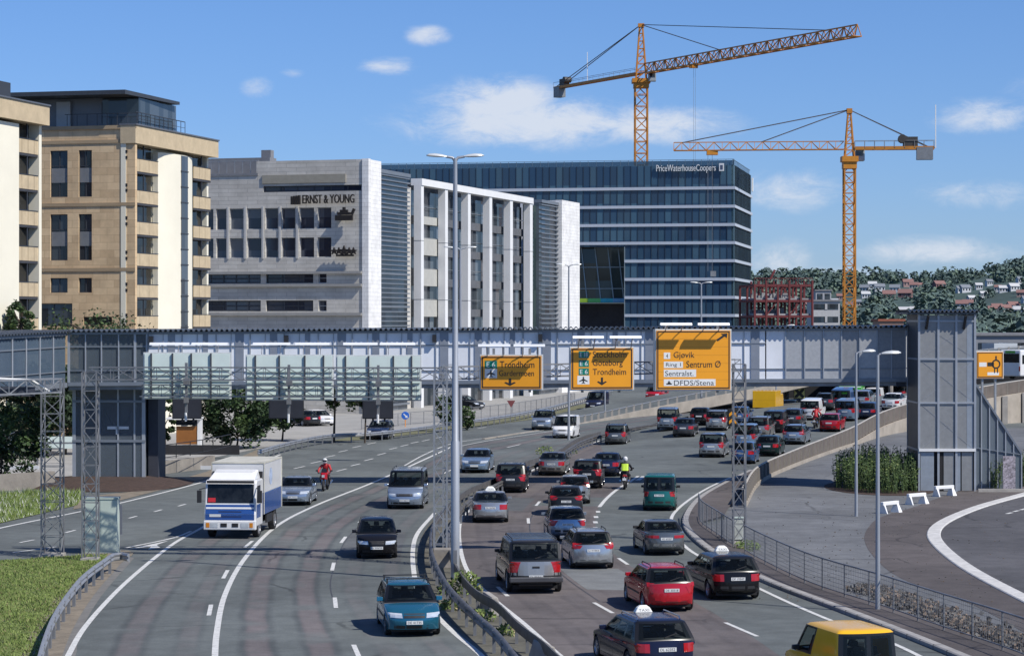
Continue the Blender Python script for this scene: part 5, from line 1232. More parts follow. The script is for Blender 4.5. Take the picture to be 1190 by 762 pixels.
mb = MB(); ER.box(mb, a, b, 0, ER.z(640, 237), -1.3, -.6); mb.build('curtain_wall', MATS['curtain_glass'], tf)
mb = MB(); z = .6; k = 0
while z < ER.z(640, 238): ER.box(mb, a, b, z-.06, z+(.18 if k % 6 == 0 else .08), -.58, -.25); z += .62; k += 1
ER.box(mb, a, b, ER.z(640, 237)+.02, ER.z(640, 236)+.3, -1.4, -.2); mb.build('louvre', LOUV, tf)
mb = MB(); ER.box(mb, b+.02, ER.u(672), 0, ER.z(660, 234), -9, .2); ER.box(mb, b-.7, b, 0, ER.z(660, 234), -.7, .2); mb.build('gable_wall', MATS['white_stone'], tf)
# dark glass office block
H1, H2 = dirs(15.2)
cP = (S(853, 0, 335).x, K*335)
tp = thing('office_building', 'big dark blue glass office block with white floor bands and white roof lettering', 'building', (cP[0], cP[1], 0))
PL = Face(cP, H1); PR = Face(cP, H2); PU = PL.u(440); PV = PR.u(873); zP = PL.z(853, 191.5)
GLP = pane_glass('navy_glazing', (.026, .058, .105), (.055, .112, .16), 1.35, 3.62, .05, math.atan2(H1[1], H1[0]), .45)
GLP2 = pane_glass('navy_glazing_side', (.035, .07, .09), (.09, .15, .17), 1.35, 3.62, .05, math.atan2(H2[1], H2[0]), .5)
ua0, ua1 = PL.u(725.5), PL.u(672); zat = PL.z(700, 287)
mb = MB(); wall_with(mb, PL, .2, PU, 0, zP, 0, [(ua0, PL.u(640), 0, zat)], 0, .5); mb.build('glazing', GLP, tp)
mb = MB(); PR.box(mb, 0, PV, 0, zP, -.5, .0); mb.build('side_glazing', GLP2, tp)
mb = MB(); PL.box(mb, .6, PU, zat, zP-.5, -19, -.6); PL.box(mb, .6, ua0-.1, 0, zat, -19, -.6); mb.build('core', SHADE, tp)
BAND = M('white_band', (.50, .53, .58), .4, .1, .05)
for y in (218.3, 239.7, 261, 282, 303, 324.3, 345.5, 366.5):
    z = PL.z(853, y); end = PU if y < 285 else ua0-.05
    mb = MB(); PL.box(mb, -.25, end, z-.28, z+.28, .01, .25); PR.box(mb, -.01, PV+.2, z-.28, z+.28, .01, .25); mb.build('floor_band', BAND, tp)
mb = MB(); n = int(PU/1.35)
for k in range(1, n):
    u = k*1.35
    if ua0 < u < PL.u(640): PL.box(mb, u-.035, u+.035, zat, zP, .005, .09)
    else: PL.box(mb, u-.035, u+.035, .5, zP, .005, .09)
for k in range(1, int(PV/1.4)): PR.box(mb, k*1.4-.035, k*1.4+.035, .5, zP, .005, .09)
mb.build('mullion', M('mullion_navy', (.03, .04, .055), .4, .3, .1), tp)
mb = MB()
for k in range(int(PU/1.6)): PL.box(mb, k*1.6-.04, k*1.6+.04, zP, zP+1.1, -.3, -.22)
PL.box(mb, 0, PU, zP+1.05, zP+1.15, -.32, -.2); PR.box(mb, 0, PV, zP+1.05, zP+1.15, -.3, -.2)
for k in range(int(PV/1.6)): PR.box(mb, k*1.6-.04, k*1.6+.04, zP, zP+1.1, -.3, -.22)
mb.build('roof_railing', M('rail_teal', (.16, .22, .26), .4, .3, .1), tp)
mb = MB(); PL.box(mb, 0, PU, zP+.02, zP+.9, -.27, -.25); mb.build('roof_screen', clear_glass('roof_screen', (.5, .65, .75), .6, .1, (.06, .10, .14)), tp)
letters(PL, 'PriceWaterhouseCoopers', 763, 191.5, 832, 201.5, .5, tp, SWHT)
mb = MB(); PL.box(mb, PL.u(841.5), PL.u(836), PL.z(839, 199), PL.z(839, 190), .26, .5); lg = mb.build('logo', SWHT, tp)
mb = MB(); PL.box(mb, PL.u(840.3), PL.u(837.3), PL.z(839, 197.3), PL.z(839, 192), .5, .53); mb.build('symbol', M('logo_navy', (.06, .08, .14), .5, 0, .1), lg)
mb = MB(); PR.box(mb, PV-2.2, PV-.4, zP-3.4, zP-.6, .26, .5); mb.build('side_sign', SWHT, tp)
# its atrium with leaning mullions
mb = MB(); PL.box(mb, ua0, PL.u(640), PL.z(700, 352), zat, -4, -3.8); mb.build('atrium_glazing', pane_glass('atrium_dark', (.008, .016, .018), (.03, .045, .04), 2.5, 3.5, .05), tp)
mb = MB()
for x in (672, 688, 703, 715): PL.bar(mb, (PL.u(x), zat), (PL.u(x+7), PL.z(700, 350)), .22, -3.6)
for y in (310, 335): PL.box(mb, ua0, PL.u(640), PL.z(700, y)-.08, PL.z(700, y)+.08, -3.7, -3.5)
PL.box(mb, ua0-.15, ua0, 0, zat, -3, .2); mb.build('atrium_mullion', M('atrium_mullion', (.22, .27, .29), .4, .2, .1), tp)
cols = [(.25, .42, .03), (.10, .45, .12), (.02, .35, .45), (.10, .30, .5)]
for i in range(4):
    mb = MB(); a, b = PL.u(724-14.5*i), PL.u(724-14.5*(i+1))
    PL.box(mb, a, b, PL.z(700, 351), PL.z(700, 346.5), -3.4, -3.1); mb.build('coloured_panel', M('colour_panel_%s' % 'abcd'[i], cols[3-i], .5, 0, .1), tp)
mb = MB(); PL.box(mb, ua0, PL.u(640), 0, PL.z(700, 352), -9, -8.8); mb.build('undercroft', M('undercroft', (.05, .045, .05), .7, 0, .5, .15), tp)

# red steel frame under construction
FS = Face((S(877, 0, 300).x, K*300), (1, .12)); tr = thing('steel_frame', 'red steel skeleton of a building under construction beside the glass block', 'building', (FS.P.x, FS.P.y, 0))
RED = M('red_oxide', (.14, .026, .026), .6, .1, .15); W_ = FS.u(944); z3 = FS.z(910, 331); z2 = FS.z(910, 349); z1 = FS.z(910, 367)
mb = MB()
for k in range(6):
    u = W_*k/5
    for t in (0, -6, -12): FS.box(mb, u-.16, u+.16, 0, z3+(.8 if k % 2 else 0), t-.22, t+.22)
for z in (z1, z2, z3):
    for t in (0, -6, -12): FS.box(mb, 0, W_, z-.3, z+.1, t-.15, t+.15)
    for k in range(6): FS.box(mb, W_*k/5-.15, W_*k/5+.15, z-.29, z+.09, -12, 0)
for k in (1, 3): FS.bar(mb, (W_*k/5, z1), (W_*(k+1)/5, z2), .18, -.1); FS.bar(mb, (W_*(k+1)/5, z2), (W_*k/5, z3), .18, -6)
mb.build('frame', RED, tr)
mb = MB()
for z in (z1, z2): FS.box(mb, .3, W_-.3, z+.11, z+.4, -11.8, -.2)
for _ in range(26):
    u, z, t = random.uniform(.5, W_-1.5), random.choice((z1, z2))+.4, random.uniform(-10, -.8); FS.box(mb, u, u+random.uniform(.3, 1.4), z, z+random.uniform(.3, 1.2), t, t+.5)
mb.build('floor_slab', M('slab_grey', (.30, .30, .30), .85, 0, .35, .5), tr)
mb = MB()
for k in range(22): FS.box(mb, W_*k/21-.03, W_*k/21+.03, z3+.1, z3+1.2, -.1, -.04)
FS.box(mb, 0, W_, z3+1.1, z3+1.2, -.1, -.03); FS.bar(mb, (FS.u(901), z3+1), (FS.u(906.5), FS.z(906, 313)), .35, -4); mb.build('guard_rail', RED, tr)
# pale low buildings beyond
def block_bld(label, px0, px1, ytop, Y, colr, storeys, name='distant_building', roofc=(.2, .2, .21)):
    F = Face((S(px0, 0, Y).x, K*Y), (1, .06)); t = thing(name, label, 'building', (F.P.x, F.P.y, 0)); u1 = F.u(px1); zt_ = F.z((px0+px1)/2, ytop); dp = u1*.6+4
    mb = MB(); F.box(mb, 0, u1, -2, zt_, -dp, 0); mb.build('wall', colr, t)
    mb = MB(); F.box(mb, -.4, u1+.4, zt_, zt_+.5, -dp-.4, .4); mb.build('roof', M('roof_'+label[:12], roofc, .8, 0, .15), t)
    for k in range(storeys):
        h = zt_/storeys; mb = MB(); F.box(mb, .5, u1-.5, h*k+h*.35, h*k+h*.8, .0, .08); w_ = mb.build('window', GLD, t)
        mb = MB(); n = max(2, int(u1/4))
        for j in range(1, n): F.box(mb, u1*j/n-.35, u1*j/n+.35, h*k+h*.35, h*k+h*.8, .081, .14)
        mb.build('frame', colr, w_)
block_bld('white low block behind the red steel frame with ribbon windows', 944, 976, 350, 520, M('offwhite', (.42, .42, .42), .8, 0, .1), 4)
block_bld('grey box building between the second crane and the wooded hill', 948, 966, 338, 640, M('pale_grey', (.34, .35, .37), .8, 0, .1), 4)
block_bld('dark brick building seen below the glass block left of centre', 672, 724, 356, 370, M('brick_dark', (.16, .07, .06), .8, 0, .3), 3)
block_bld('low terracotta roofed building right of the second crane', 1022, 1050, 373, 420, M('terracotta_wall', (.35, .22, .16), .8, 0, .15), 2, roofc=(.30, .10, .06))
block_bld('long low grey shed behind the white coach at the right edge', 1134, 1250, 390, 330, M('shed_grey', (.22, .23, .25), .7, .1, .1), 1)

# ------------------------------------------------------------------ tower cranes
YEL = M('crane_yellow', (.50, .20, .025), .5, .1, .15, .4); CGR = M('crane_grey', (.22, .23, .24), .5, .2, .15)
def crane(name, label, base, w, zs_, zap, jd, jl, cl, cwbox, trol, flip, jw=1.3):
    t = thing(name, label, 'crane', base); jd = Vector((jd[0], jd[1], 0)).normalized(); sd = Vector((-jd.y, jd.x, 0))
    mb = MB(); lattice(mb, (0, 0, 0), (0, 0, zs_), w, w*.95, w*.13, w*.075); mb.build('mast', YEL, t, local=True)
    mb = MB(); mb.box(-w*.75, w*.75, -w*.75, w*.75, zs_, zs_+.9); mb.box(-w*.62, w*.62, -w*.62, w*.62, zs_-1.1, zs_); mb.build('slewing_ring', M('crane_orange', (.55, .22, .02), .5, .1, .1), t, local=True)
    mb = MB(); zj = zs_+2.2
    for a in (-1, 1):
        for b in (-1, 1): mb.bar(Vector((a*w*.42, b*w*.42, zs_+.9)), Vector((a*w*.12, b*w*.12, zap)), w*.12, w*.12)
    for k in range(7):
        f0, f1 = k/7, (k+1)/7; r0, r1 = w*(.42-.3*f0), w*(.42-.3*f1); z0, z1 = zs_+.9+(zap-zs_-.9)*f0, zs_+.9+(zap-zs_-.9)*f1
        for a in (-1, 1): mb.bar((a*r0, -r0, z0), (a*r1, r1, z1), w*.06); mb.bar((-r0, a*r0, z0), (r1, a*r1, z1), w*.06); mb.bar((-r1, a*r1, z1), (r1, a*r1, z1), w*.05)
    mb.box(-w*.25, w*.25, -w*.25, w*.25, zap-.3, zap+.5); mb.build('tower_head', YEL, t, local=True)
    mb = MB(); a = jd*(w*.5)+Vector((0, 0, zj+jw*.45)); b = jd*jl+Vector((0, 0, zj+jw*.45)); lattice(mb, a, b, jw, jw*1.15, jw*.13, jw*.085, jw*1.15, tri=True, up=(0, 0, 1)); mb.build('jib', YEL, t, local=True)
    mb = MB(); a = -jd*(w*.5); b = -jd*cl
    for s in (-.6, .6): mb.bar(a+sd*s+Vector((0, 0, zj)), b+sd*s+Vector((0, 0, zj)), .4, .55)
    for k in range(9): q = a.lerp(b, k/8); mb.bar(q-sd*.8+Vector((0, 0, zj)), q+sd*.8+Vector((0, 0, zj)), .18, .18)
    cj = mb.build('counter_jib', YEL, t, local=True)
    mb = MB()
    for s in (-.8, .8):
        mb.bar(a+sd*s+Vector((0, 0, zj+1.2)), b+sd*s+Vector((0, 0, zj+1.2)), .07)
        for k in range(9): q = a.lerp(b, k/8)+sd*s; mb.bar(q+Vector((0, 0, zj)), q+Vector((0, 0, zj+1.2)), .06)
    mb.build('railing', CGR, cj, local=True)
    mb = MB(); q = -jd*(cl-1.5)+Vector((0, 0, zj)); f = -jd*1.3
    P = [q-f-sd*.9, q+f-sd*.9, q+f+sd*.9, q-f+sd*.9]; mb.hexa([p+Vector((0, 0, -cwbox)) for p in P]+[p+Vector((0, 0, .1)) for p in P]); mb.build('counterweight', CGR, t, local=True)
    mb = MB(); q = -jd*(cl-3.8)+Vector((0, 0, zj+.3)); P = [q-f*.9-sd*.7, q+f*.9-sd*.7, q+f*.9+sd*.7, q-f*.9+sd*.7]; mb.hexa([p for p in P]+[p+Vector((0, 0, 1.5)) for p in P]); mb.tube([q-sd*.9+Vector((0, 0, 1.2))-f, q+sd*.9+Vector((0, 0, 1.2))-f], .7, 10); mb.build('winch', M('winch_dark', (.06, .055, .05), .6, .2, .2), t, local=True)
    mb = MB(); q = jd*(w*.9)*flip+sd*(w*.5*flip)+Vector((0, 0, zs_+.4)); mb.box(q.x-.85, q.x+.85, q.y-.85, q.y+.85, q.z-.2, q.z+2.0); cb_ = mb.build('cab', M('cab_grey', (.33, .36, .38), .4, .1, .1), t, local=True, bevel=.08)
    mb = MB(); mb.box(q.x-.6, q.x+.6, q.y-.88, q.y-.86, q.z+.6, q.z+1.8); mb.build('cab_window', GLD, cb_, local=True)
    ap = Vector((0, 0, zap+.3)); mb = MB()
    for fr in ((.40, .88) if jl > 40 else (.5, .95)): mb.bar(ap, jd*jl*fr+Vector((0, 0, zj+jw*1.0)), .16)
    for s in (-.6, .6): mb.bar(ap, -jd*(cl-1)+sd*s+Vector((0, 0, zj+.2)), .14)
    mb.build('tie_bar', M('tie_dark', (.12, .10, .09), .5, .3, .1), t, local=True)
    q = jd*jl*trol+Vector((0, 0, zj-.4)); mb = MB(); mb.box(q.x-.9, q.x+.9, q.y-.6, q.y+.6, q.z-.5, q.z+.2); tl = mb.build('trolley', MATS['crane_orange'], t, local=True)
    mb = MB(); mb.bar(q, q-Vector((0, 0, zs_*.55)), .05); mb.bar(q+jd*.7, q+jd*.7-Vector((0, 0, zs_*.55)), .05); mb.box(q.x-.3, q.x+.6, q.y-.3, q.y+.3, q.z-zs_*.55-.9, q.z-zs_*.55); mb.build('hoist_rope', CGR, tl, local=True)
    mb = MB(); q = -jd*(cl*.93 if flip > 0 else cl*.99); q = -jd*(cl*(.62 if flip > 0 else 1.02)); mb.bar(q+Vector((0, 0, zj)), q+Vector((0, 0, zj+7)), .14); mb.build('aerial', WHITEP, t, local=True)
    return t
crane('tower_crane', 'taller yellow tower crane with its jib reaching up to the right behind the glass block', (S(745, 0, 380).x, K*380, 0), 2.7, 62.0, 74.6, (37.5, -51*K), 80, 38.5, 2.3, .27, 1, 1.9)
crane('tower_crane', 'lower yellow tower crane on the right with its jib pointing left', (S(987, 0, 280).x, K*280, 0), 1.75, 35.4, 43.6, (-.995, .1), 28.5, 13.6, 1.9, .78, -1, 1.15)

# ------------------------------------------------------------------ trees
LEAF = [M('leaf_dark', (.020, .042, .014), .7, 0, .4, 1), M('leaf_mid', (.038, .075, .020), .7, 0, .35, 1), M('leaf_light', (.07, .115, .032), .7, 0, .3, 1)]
BARK = M('bark', (.07, .055, .042), .9, 0, .3, 3, .5)
def tree(px, py, H, rw, h0, label, n=2600, leaf=.16, loc=None, mats=LEAF, wts=(5, 4, 2), name='leafy_tree', cat='tree', clusters=46, seed=1, group=None):
    rnd = random.Random(seed); c = loc or G(px, py); t = thing(name, label, cat, c, 0, group)
    mb = MB(); hz = h0+(H-h0)*.55; mb.tube([(0, 0, 0), (.08, .03, h0), (.02, -.05, hz)], [.032*H*.5, .022*H*.5, .008*H], 8)
    for k in range(7):
        a = rnd.uniform(0, 2*PI); z = h0+(hz-h0)*rnd.random(); mb.tube([(0.04, 0, z), (rw*.4*math.cos(a), rw*.4*math.sin(a), z+.35*(H-z)*.5), (rw*.75*math.cos(a), rw*.75*math.sin(a), z+.6*(H-z))], [.03*H*.4, .02*H*.35, .008*H*.4], 6)
    mb.build('trunk', BARK, t, local=True)
    idx = [i for i, q in enumerate(wts) for _ in range(q)]; mb = MB(); cs = []
    while len(cs) < clusters:
        a, b, d = rnd.uniform(-1, 1), rnd.uniform(-1, 1), rnd.uniform(-1, 1); r = math.sqrt(a*a+b*b+d*d)
        if r > 1 or r < .35: continue
        cs.append((a*rw, b*rw, (h0+H)/2+d*(H-h0)/2, rnd.uniform(.16, .34)*rw))
    per = n//clusters
    for x, y, z, r in cs:
        tone = rnd.choice(idx)
        for _ in range(per):
            v = Vector((rnd.gauss(0, 1), rnd.gauss(0, 1), rnd.gauss(0, 1))).normalized()*r*rnd.random()**.4; p = Vector((x, y, z))+v; s = leaf*rnd.uniform(.6, 1.3)
            u = Vector((rnd.uniform(-1, 1), rnd.uniform(-1, 1), rnd.uniform(-.6, .6))).normalized()*s; w_ = u.cross(Vector((rnd.uniform(-1, 1), rnd.uniform(-1, 1), rnd.uniform(.2, 1)))).normalized()*s*.6
            mb.quad(p-u, p-w_, p+u, p+w_, tone if rnd.random() < .7 else rnd.choice(idx))
    mb.build('crown', mats, t, local=True); return t
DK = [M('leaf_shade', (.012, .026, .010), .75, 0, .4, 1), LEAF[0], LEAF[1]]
tree(10, 566, 5.3, 2.8, .4, 'bright green bushy tree at the left edge beyond the clover', 4200, .15, loc=Vector((S(0, 0, 102).x, K*102, 0)), seed=3)
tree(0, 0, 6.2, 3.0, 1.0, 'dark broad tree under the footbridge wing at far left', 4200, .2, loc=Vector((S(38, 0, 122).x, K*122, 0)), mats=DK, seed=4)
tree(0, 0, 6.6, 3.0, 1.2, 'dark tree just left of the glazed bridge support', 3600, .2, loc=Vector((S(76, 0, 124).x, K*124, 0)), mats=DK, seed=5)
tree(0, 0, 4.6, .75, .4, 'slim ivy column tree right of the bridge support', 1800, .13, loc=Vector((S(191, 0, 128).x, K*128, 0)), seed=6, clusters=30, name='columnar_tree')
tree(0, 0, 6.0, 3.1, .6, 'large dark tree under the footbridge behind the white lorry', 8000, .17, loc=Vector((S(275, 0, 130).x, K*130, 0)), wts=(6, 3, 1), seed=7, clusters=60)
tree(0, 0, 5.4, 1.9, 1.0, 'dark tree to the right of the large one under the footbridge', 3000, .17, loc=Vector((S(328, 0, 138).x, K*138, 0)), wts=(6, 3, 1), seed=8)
tree(0, 0, 6.4, 1.9, 2.9, 'thin trunked street tree under the middle of the footbridge', 2600, .17, loc=Vector((S(388, 0, 137).x, K*137, 0)), wts=(6, 3, 1), seed=9)
tree(0, 0, 5.0, 1.7, 2.6, 'thin trunked street tree behind the dark blue estate car', 2200, .17, loc=Vector((S(424, 0, 136).x, K*136, 0)), wts=(6, 3, 1), seed=10)
tree(0, 0, 3.2, 1.0, .3, 'green bush by the railing left of the tall lamp post', 1200, .14, loc=Vector((S(519, 0, 150).x, K*150, 0)), seed=11, name='bush', cat='bush')
tree(0, 0, 2.0, .85, .2, 'rounded light green bush by the railing behind the tall lamp post', 1100, .12, loc=Vector((S(543, 0, 152).x, K*152, 0)), wts=(2, 4, 4), seed=12, name='bush', cat='bush')
tree(0, 0, 11.0, 1.1, 8.2, 'top of a green tree in front of the cream tower at far left', 1500, .17, loc=Vector((S(24, 0, 125).x, K*125, 0)), seed=13)
tree(0, 0, 10.0, 4.2, 7.5, 'row of terrace plants below the sandstone apartment building', 1600, .16, loc=Vector((S(112, 0, 138).x, K*138, 0)), seed=14, name='terrace_plants', cat='plant')
BAMB = [M('bamboo_dark', (.035, .065, .020), .7, 0, .4, 1), M('bamboo_mid', (.07, .115, .03), .7, 0, .35, 1), M('bamboo_tip', (.14, .175, .05), .7, 0, .3, 1)]
def thicket(cx, cy, rx, ry, h, n, label, name='bamboo_thicket', cat='bush'):
    t = thing(name, label, cat, (cx, cy, 0)); mb = MB(); st_ = MB()
    for _ in range(n):
        a = random.uniform(0, 2*PI); rr = math.sqrt(random.random()); x, y = rx*rr*math.cos(a), ry*rr*math.sin(a); hh = h*random.uniform(.6, 1.08)*(1-.25*rr**3); lx, ly = random.uniform(-.25, .25), random.uniform(-.25, .25)
        st_.bar((x, y, 0), (x+lx, y+ly, hh), .02)
        for k in range(16):
            f = random.uniform(.15, 1.02); p = Vector((x+lx*f, y+ly*f, hh*f)); s = random.uniform(.10, .2); u = Vector((random.uniform(-1, 1), random.uniform(-1, 1), random.uniform(-.4, .9))).normalized()*s; w_ = u.orthogonal().normalized()*s*.22
            mb.quad(p, p+u*.5-w_, p+u, p+u*.5+w_, random.choice((0, 0, 1, 1, 2) if f > .6 else (0, 0, 0, 1)))
    st_.build('stem', BAMB[1], t, local=True); mb.build('foliage', BAMB, t, local=True)
thicket(S(1021, 0, 99.5).x, K*99.5, 2.5, 5.0, 2.35, 620, 'dense dark green bamboo thicket left of the lift tower')
thicket(S(1150, 0, 99).x, K*99, .75, 1.4, 2.1, 150, 'smaller bamboo clump at the foot of the stair enclosure')
thicket(S(1182, 0, 102).x, K*101.0, .6, 1.5, 1.9, 110, 'green bamboo clump cut by the right edge')
mb = MB(); c0 = Vector((S(1021, 0, 99.5).x, K*99.3, 0)); mb.sheet([Vector((c0.x+3.1*math.cos(k*PI/15), c0.y+6.0*math.sin(k*PI/15), .036)) for k in range(30)]); struct(mb.build('mulch_bed', RUST))
mb = MB(); mb.box(S(1137, 0, 97).x, S(1137, 0, 97).x+5.5, 97.0*K, 97.0*K+.2, 0, .2); tag(mb.build('planter_kerb', CONC), 'pale kerb stones edging the bamboo beds beside the lift tower', 'kerb')
t = thing('advert_column', 'speckled poster panel standing among the bamboo right of the stair', 'poster panel', (S(1172, 0, 97.6).x, K*97.6, 0))
mb = MB(); mb.box(-.32, .38, -.05, .05, .15, 2.0); mb.build('panel', M('speckled_poster', (.30, .27, .30), .8, 0, .9, 9), t, local=True); mb = MB(); mb.box(-.3, -.22, -.04, .04, 0, .15); mb.box(.28, .36, -.04, .04, 0, .15); mb.build('foot', STEEL_D, t, local=True)
# low walls, shelter and railings behind the slip road
def lowwall(pp, h, label, m=CONC_D, name='concrete_wall'):
    P = resample([G(*p) for p in pp], step=2); mb = MB(); sweep(mb, P, [(0, 0), (0, h), (.3, h), (.3, 0)][::-1]); tag(mb.build(name, m), label, 'wall')
lowwall([(-60, 574), (60, 566)], .95, 'weathered concrete wall at far left beyond the clover')
lowwall([(165, 553), (245, 543)], .8, 'low concrete wall behind the white lorry, right of the bridge support')
F_ = Face((S(-20, 0, 112).x, K*112), (1, 0)); mb = MB(); F_.box(mb, 0, F_.u(45), F_.z(10, 554), F_.z(10, 541), -.1, 0); F_.box(mb, F_.u(165), F_.u(245), F_.z(200, 548), F_.z(200, 541), -.1, 0)
for px in (-10, 20, 43, 168, 205, 242): F_.box(mb, F_.u(px)-.05, F_.u(px)+.05, 0, F_.z(px, 548), -.2, -.101)
tag(mb.build('white_hoarding', M('hoarding_white', (.55, .57, .6), .6, 0, .12)), 'low white hoarding running behind the walls on the left', 'hoarding')
F_ = Face((S(38, 0, 116).x, K*116), (1, 0)); t = thing('site_sign', 'pale green horizontal board behind the lattice mast at left', 'board', (F_.P.x, F_.P.y, 0)); mb = MB(); F_.box(mb, 0, F_.u(92), F_.z(60, 521), F_.z(60, 507), -.08, 0); mb.build('board', MINT, t)
mb = MB(); F_.box(mb, .2, .35, 0, F_.z(60, 507), -.2, -.09); F_.box(mb, F_.u(92)-.4, F_.u(92)-.25, 0, F_.z(60, 507), -.2, -.09); F_.box(mb, 0, F_.u(92), F_.z(60, 515), F_.z(60, 513.5), .001, .02); mb.build('post', STEEL_D, t)
F_ = Face((S(200, 0, 126).x, K*126), (1, 0)); t = thing('bus_shelter', 'small shelter with an orange brown panel and white frame behind the lorry', 'shelter', (F_.P.x, F_.P.y, 0)); a, b = 0, F_.u(233)
mb = MB(); F_.box(mb, .3, b-.25, F_.z(210, 516), F_.z(210, 495), -.08, 0); mb.build('panel', M('shelter_orange', (.26, .10, .02), .6, 0, .15), t)
mb = MB(); F_.box(mb, b-.22, b, 0, F_.z(210, 487), -1.2, .05); F_.box(mb, a-.4, b+.05, F_.z(210, 487), F_.z(210, 485), -1.4, .4); mb.build('frame', WHITEP, t)
mb = MB(); F_.box(mb, .28, b-.24, F_.z(210, 494), F_.z(210, 487.5), -.07, -.01); mb.build('glazing', GLD, t)
F_ = Face((S(168, 0, 121).x, K*121), (1, 0)); mb = MB(); F_.box(mb, 0, F_.u(278), F_.z(200, 528), F_.z(200, 517), -.2, 0); tag(mb.build('dark_parapet', M('parapet_black', (.02, .02, .023), .7, 0, .2)), 'dark parapet below the bus shelter and the large tree', 'parapet')
# pale plinth of the office along the forecourt
# ------------------------------------------------------------------ wooded hill with houses
def ridge(px):
    P = [(600, 372), (820, 345), (870, 325), (905, 321), (935, 319), (970, 322), (1010, 320), (1060, 321), (1100, 321), (1140, 318), (1165, 312), (1190, 308), (1260, 298), (1500, 285)]
    for (a, ya), (b, yb) in zip(P, P[1:]):
        if a <= px <= b: return ya+(yb-ya)*(px-a)/(b-a)
    return 372 if px < 600 else 285
HY0, HY1 = 900.*K, 2000.*K
def hill_z(x, y):
    px = CX+x/y*FP; top = CH+(HY-ridge(px)-3.5)*HY1/FP; f = min(1, max(0, (y-HY0)/(HY1-HY0)))
    return -1+(top+1)*(f**1.15)+2.5*math.sin(x*.02+y*.011/K)*min(1, f*4)*(1-f*.7)
mb = MB(); nx, ny = 90, 36; vs = []
for j in range(ny+1):
    y = HY0-60+(HY1+300-HY0+60)*j/ny
    for i in range(nx+1):
        px = 560+(1700-560)*i/nx; x = (px-CX)/FP*y; yy_ = min(y, HY1); vs.append((x, y, hill_z((px-CX)/FP*yy_, yy_)-(0 if y <= HY1 else (y-HY1)*.06)))
mb.add(vs, [(j*(nx+1)+i, j*(nx+1)+i+1, (j+1)*(nx+1)+i+1, (j+1)*(nx+1)+i) for j in range(ny) for i in range(nx)]); struct(mb.build('hill', M('hill_ground', (.04, .07, .06), .95, 0, .4, .01), smooth=60))  # ground green shifted to blue for distance haze
HT = [M('far_tree_a', (.060, .098, .092), .85, 0, .3, .1), M('far_tree_b', (.082, .125, .108), .85, 0, .3, .1), M('far_tree_c', (.115, .165, .118), .85, 0, .3, .1)]  # haze painted in: tree greens made paler and bluer
rnd = random.Random(11); mb = MB()
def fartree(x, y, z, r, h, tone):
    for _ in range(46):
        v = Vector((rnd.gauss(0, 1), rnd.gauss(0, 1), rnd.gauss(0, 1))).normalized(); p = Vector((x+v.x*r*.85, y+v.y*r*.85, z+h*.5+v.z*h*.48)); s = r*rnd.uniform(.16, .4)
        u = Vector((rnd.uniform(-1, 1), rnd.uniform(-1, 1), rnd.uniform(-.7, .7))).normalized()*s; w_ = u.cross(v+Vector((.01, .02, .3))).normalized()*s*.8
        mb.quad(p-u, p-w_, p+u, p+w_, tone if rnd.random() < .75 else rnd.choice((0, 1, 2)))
HS = [(938, 352, 0, 0, 9), (951, 349, 0, 1, 10), (962, 356, 3, 1, 8), (975, 343, 1, 0, 9), (985, 352, 2, 0, 8), (1003, 334, 0, 1, 11), (1012, 330, 0, 2, 10), (1020, 333, 0, 1, 12), (1004, 341, 0, 2, 10), (1031, 341, 1, 0, 15), (1038, 334, 0, 1, 12), (1050, 340, 3, 0, 16), (1053, 328, 1, 0, 12), (1060, 331, 2, 0, 10), (1066, 331, 1, 0, 8), (1089, 330, 3, 0, 13), (1113, 335, 0, 1, 10), (1119, 334, 0, 1, 12), (1140, 340, 0, 2, 8), (1157, 333, 0, 0, 8), (1163, 334, 0, 2, 10), (1175, 332, 0, 2, 12), (1184, 339, 1, 0, 11), (1115, 351, 0, 0, 14), (1122, 350, 0, 0, 12), (1155, 354, 0, 0, 12), (1165, 355, 2, 0, 12), (1174, 352, 0, 0, 13), (1181, 357, 0, 2, 13), (1150, 356, 1, 0, 10), (1048, 358, 0, 2, 12), (1060, 357, 0, 2, 10), (1126, 345, 0, 2, 9), (1147, 327, 0, 1, 8), (1183, 324, 0, 1, 9), (968, 348, 0, 2, 8), (995, 349, 2, 1, 9), (958, 361, 0, 0, 9), (1190, 346, 0, 1, 12), (1135, 331, 0, 2, 8)]
k = 0
def hides(px, y, z, r, h):
    for q in HS:
        hw = q[4]*.42
        if abs(px-q[0]) < hw+r*FP/y*.6 and HY-(z+h*1.0-CH)*FP/y < q[1]+1 and HY-(z-CH)*FP/y > q[1]-3: return True
    return False
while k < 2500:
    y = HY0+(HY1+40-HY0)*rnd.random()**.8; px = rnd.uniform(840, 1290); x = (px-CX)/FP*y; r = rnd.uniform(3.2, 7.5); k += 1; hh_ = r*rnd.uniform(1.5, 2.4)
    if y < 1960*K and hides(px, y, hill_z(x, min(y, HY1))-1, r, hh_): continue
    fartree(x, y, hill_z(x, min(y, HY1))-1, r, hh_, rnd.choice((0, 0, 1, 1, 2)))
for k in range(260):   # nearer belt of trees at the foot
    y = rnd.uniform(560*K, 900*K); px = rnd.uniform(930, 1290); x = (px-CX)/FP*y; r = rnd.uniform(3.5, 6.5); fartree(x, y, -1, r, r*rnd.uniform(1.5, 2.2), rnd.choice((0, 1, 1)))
o = mb.build('wooded_hillside', HT); o['kind'] = 'stuff'; tag(o, 'dark green woodland covering the far hillside', 'woodland')
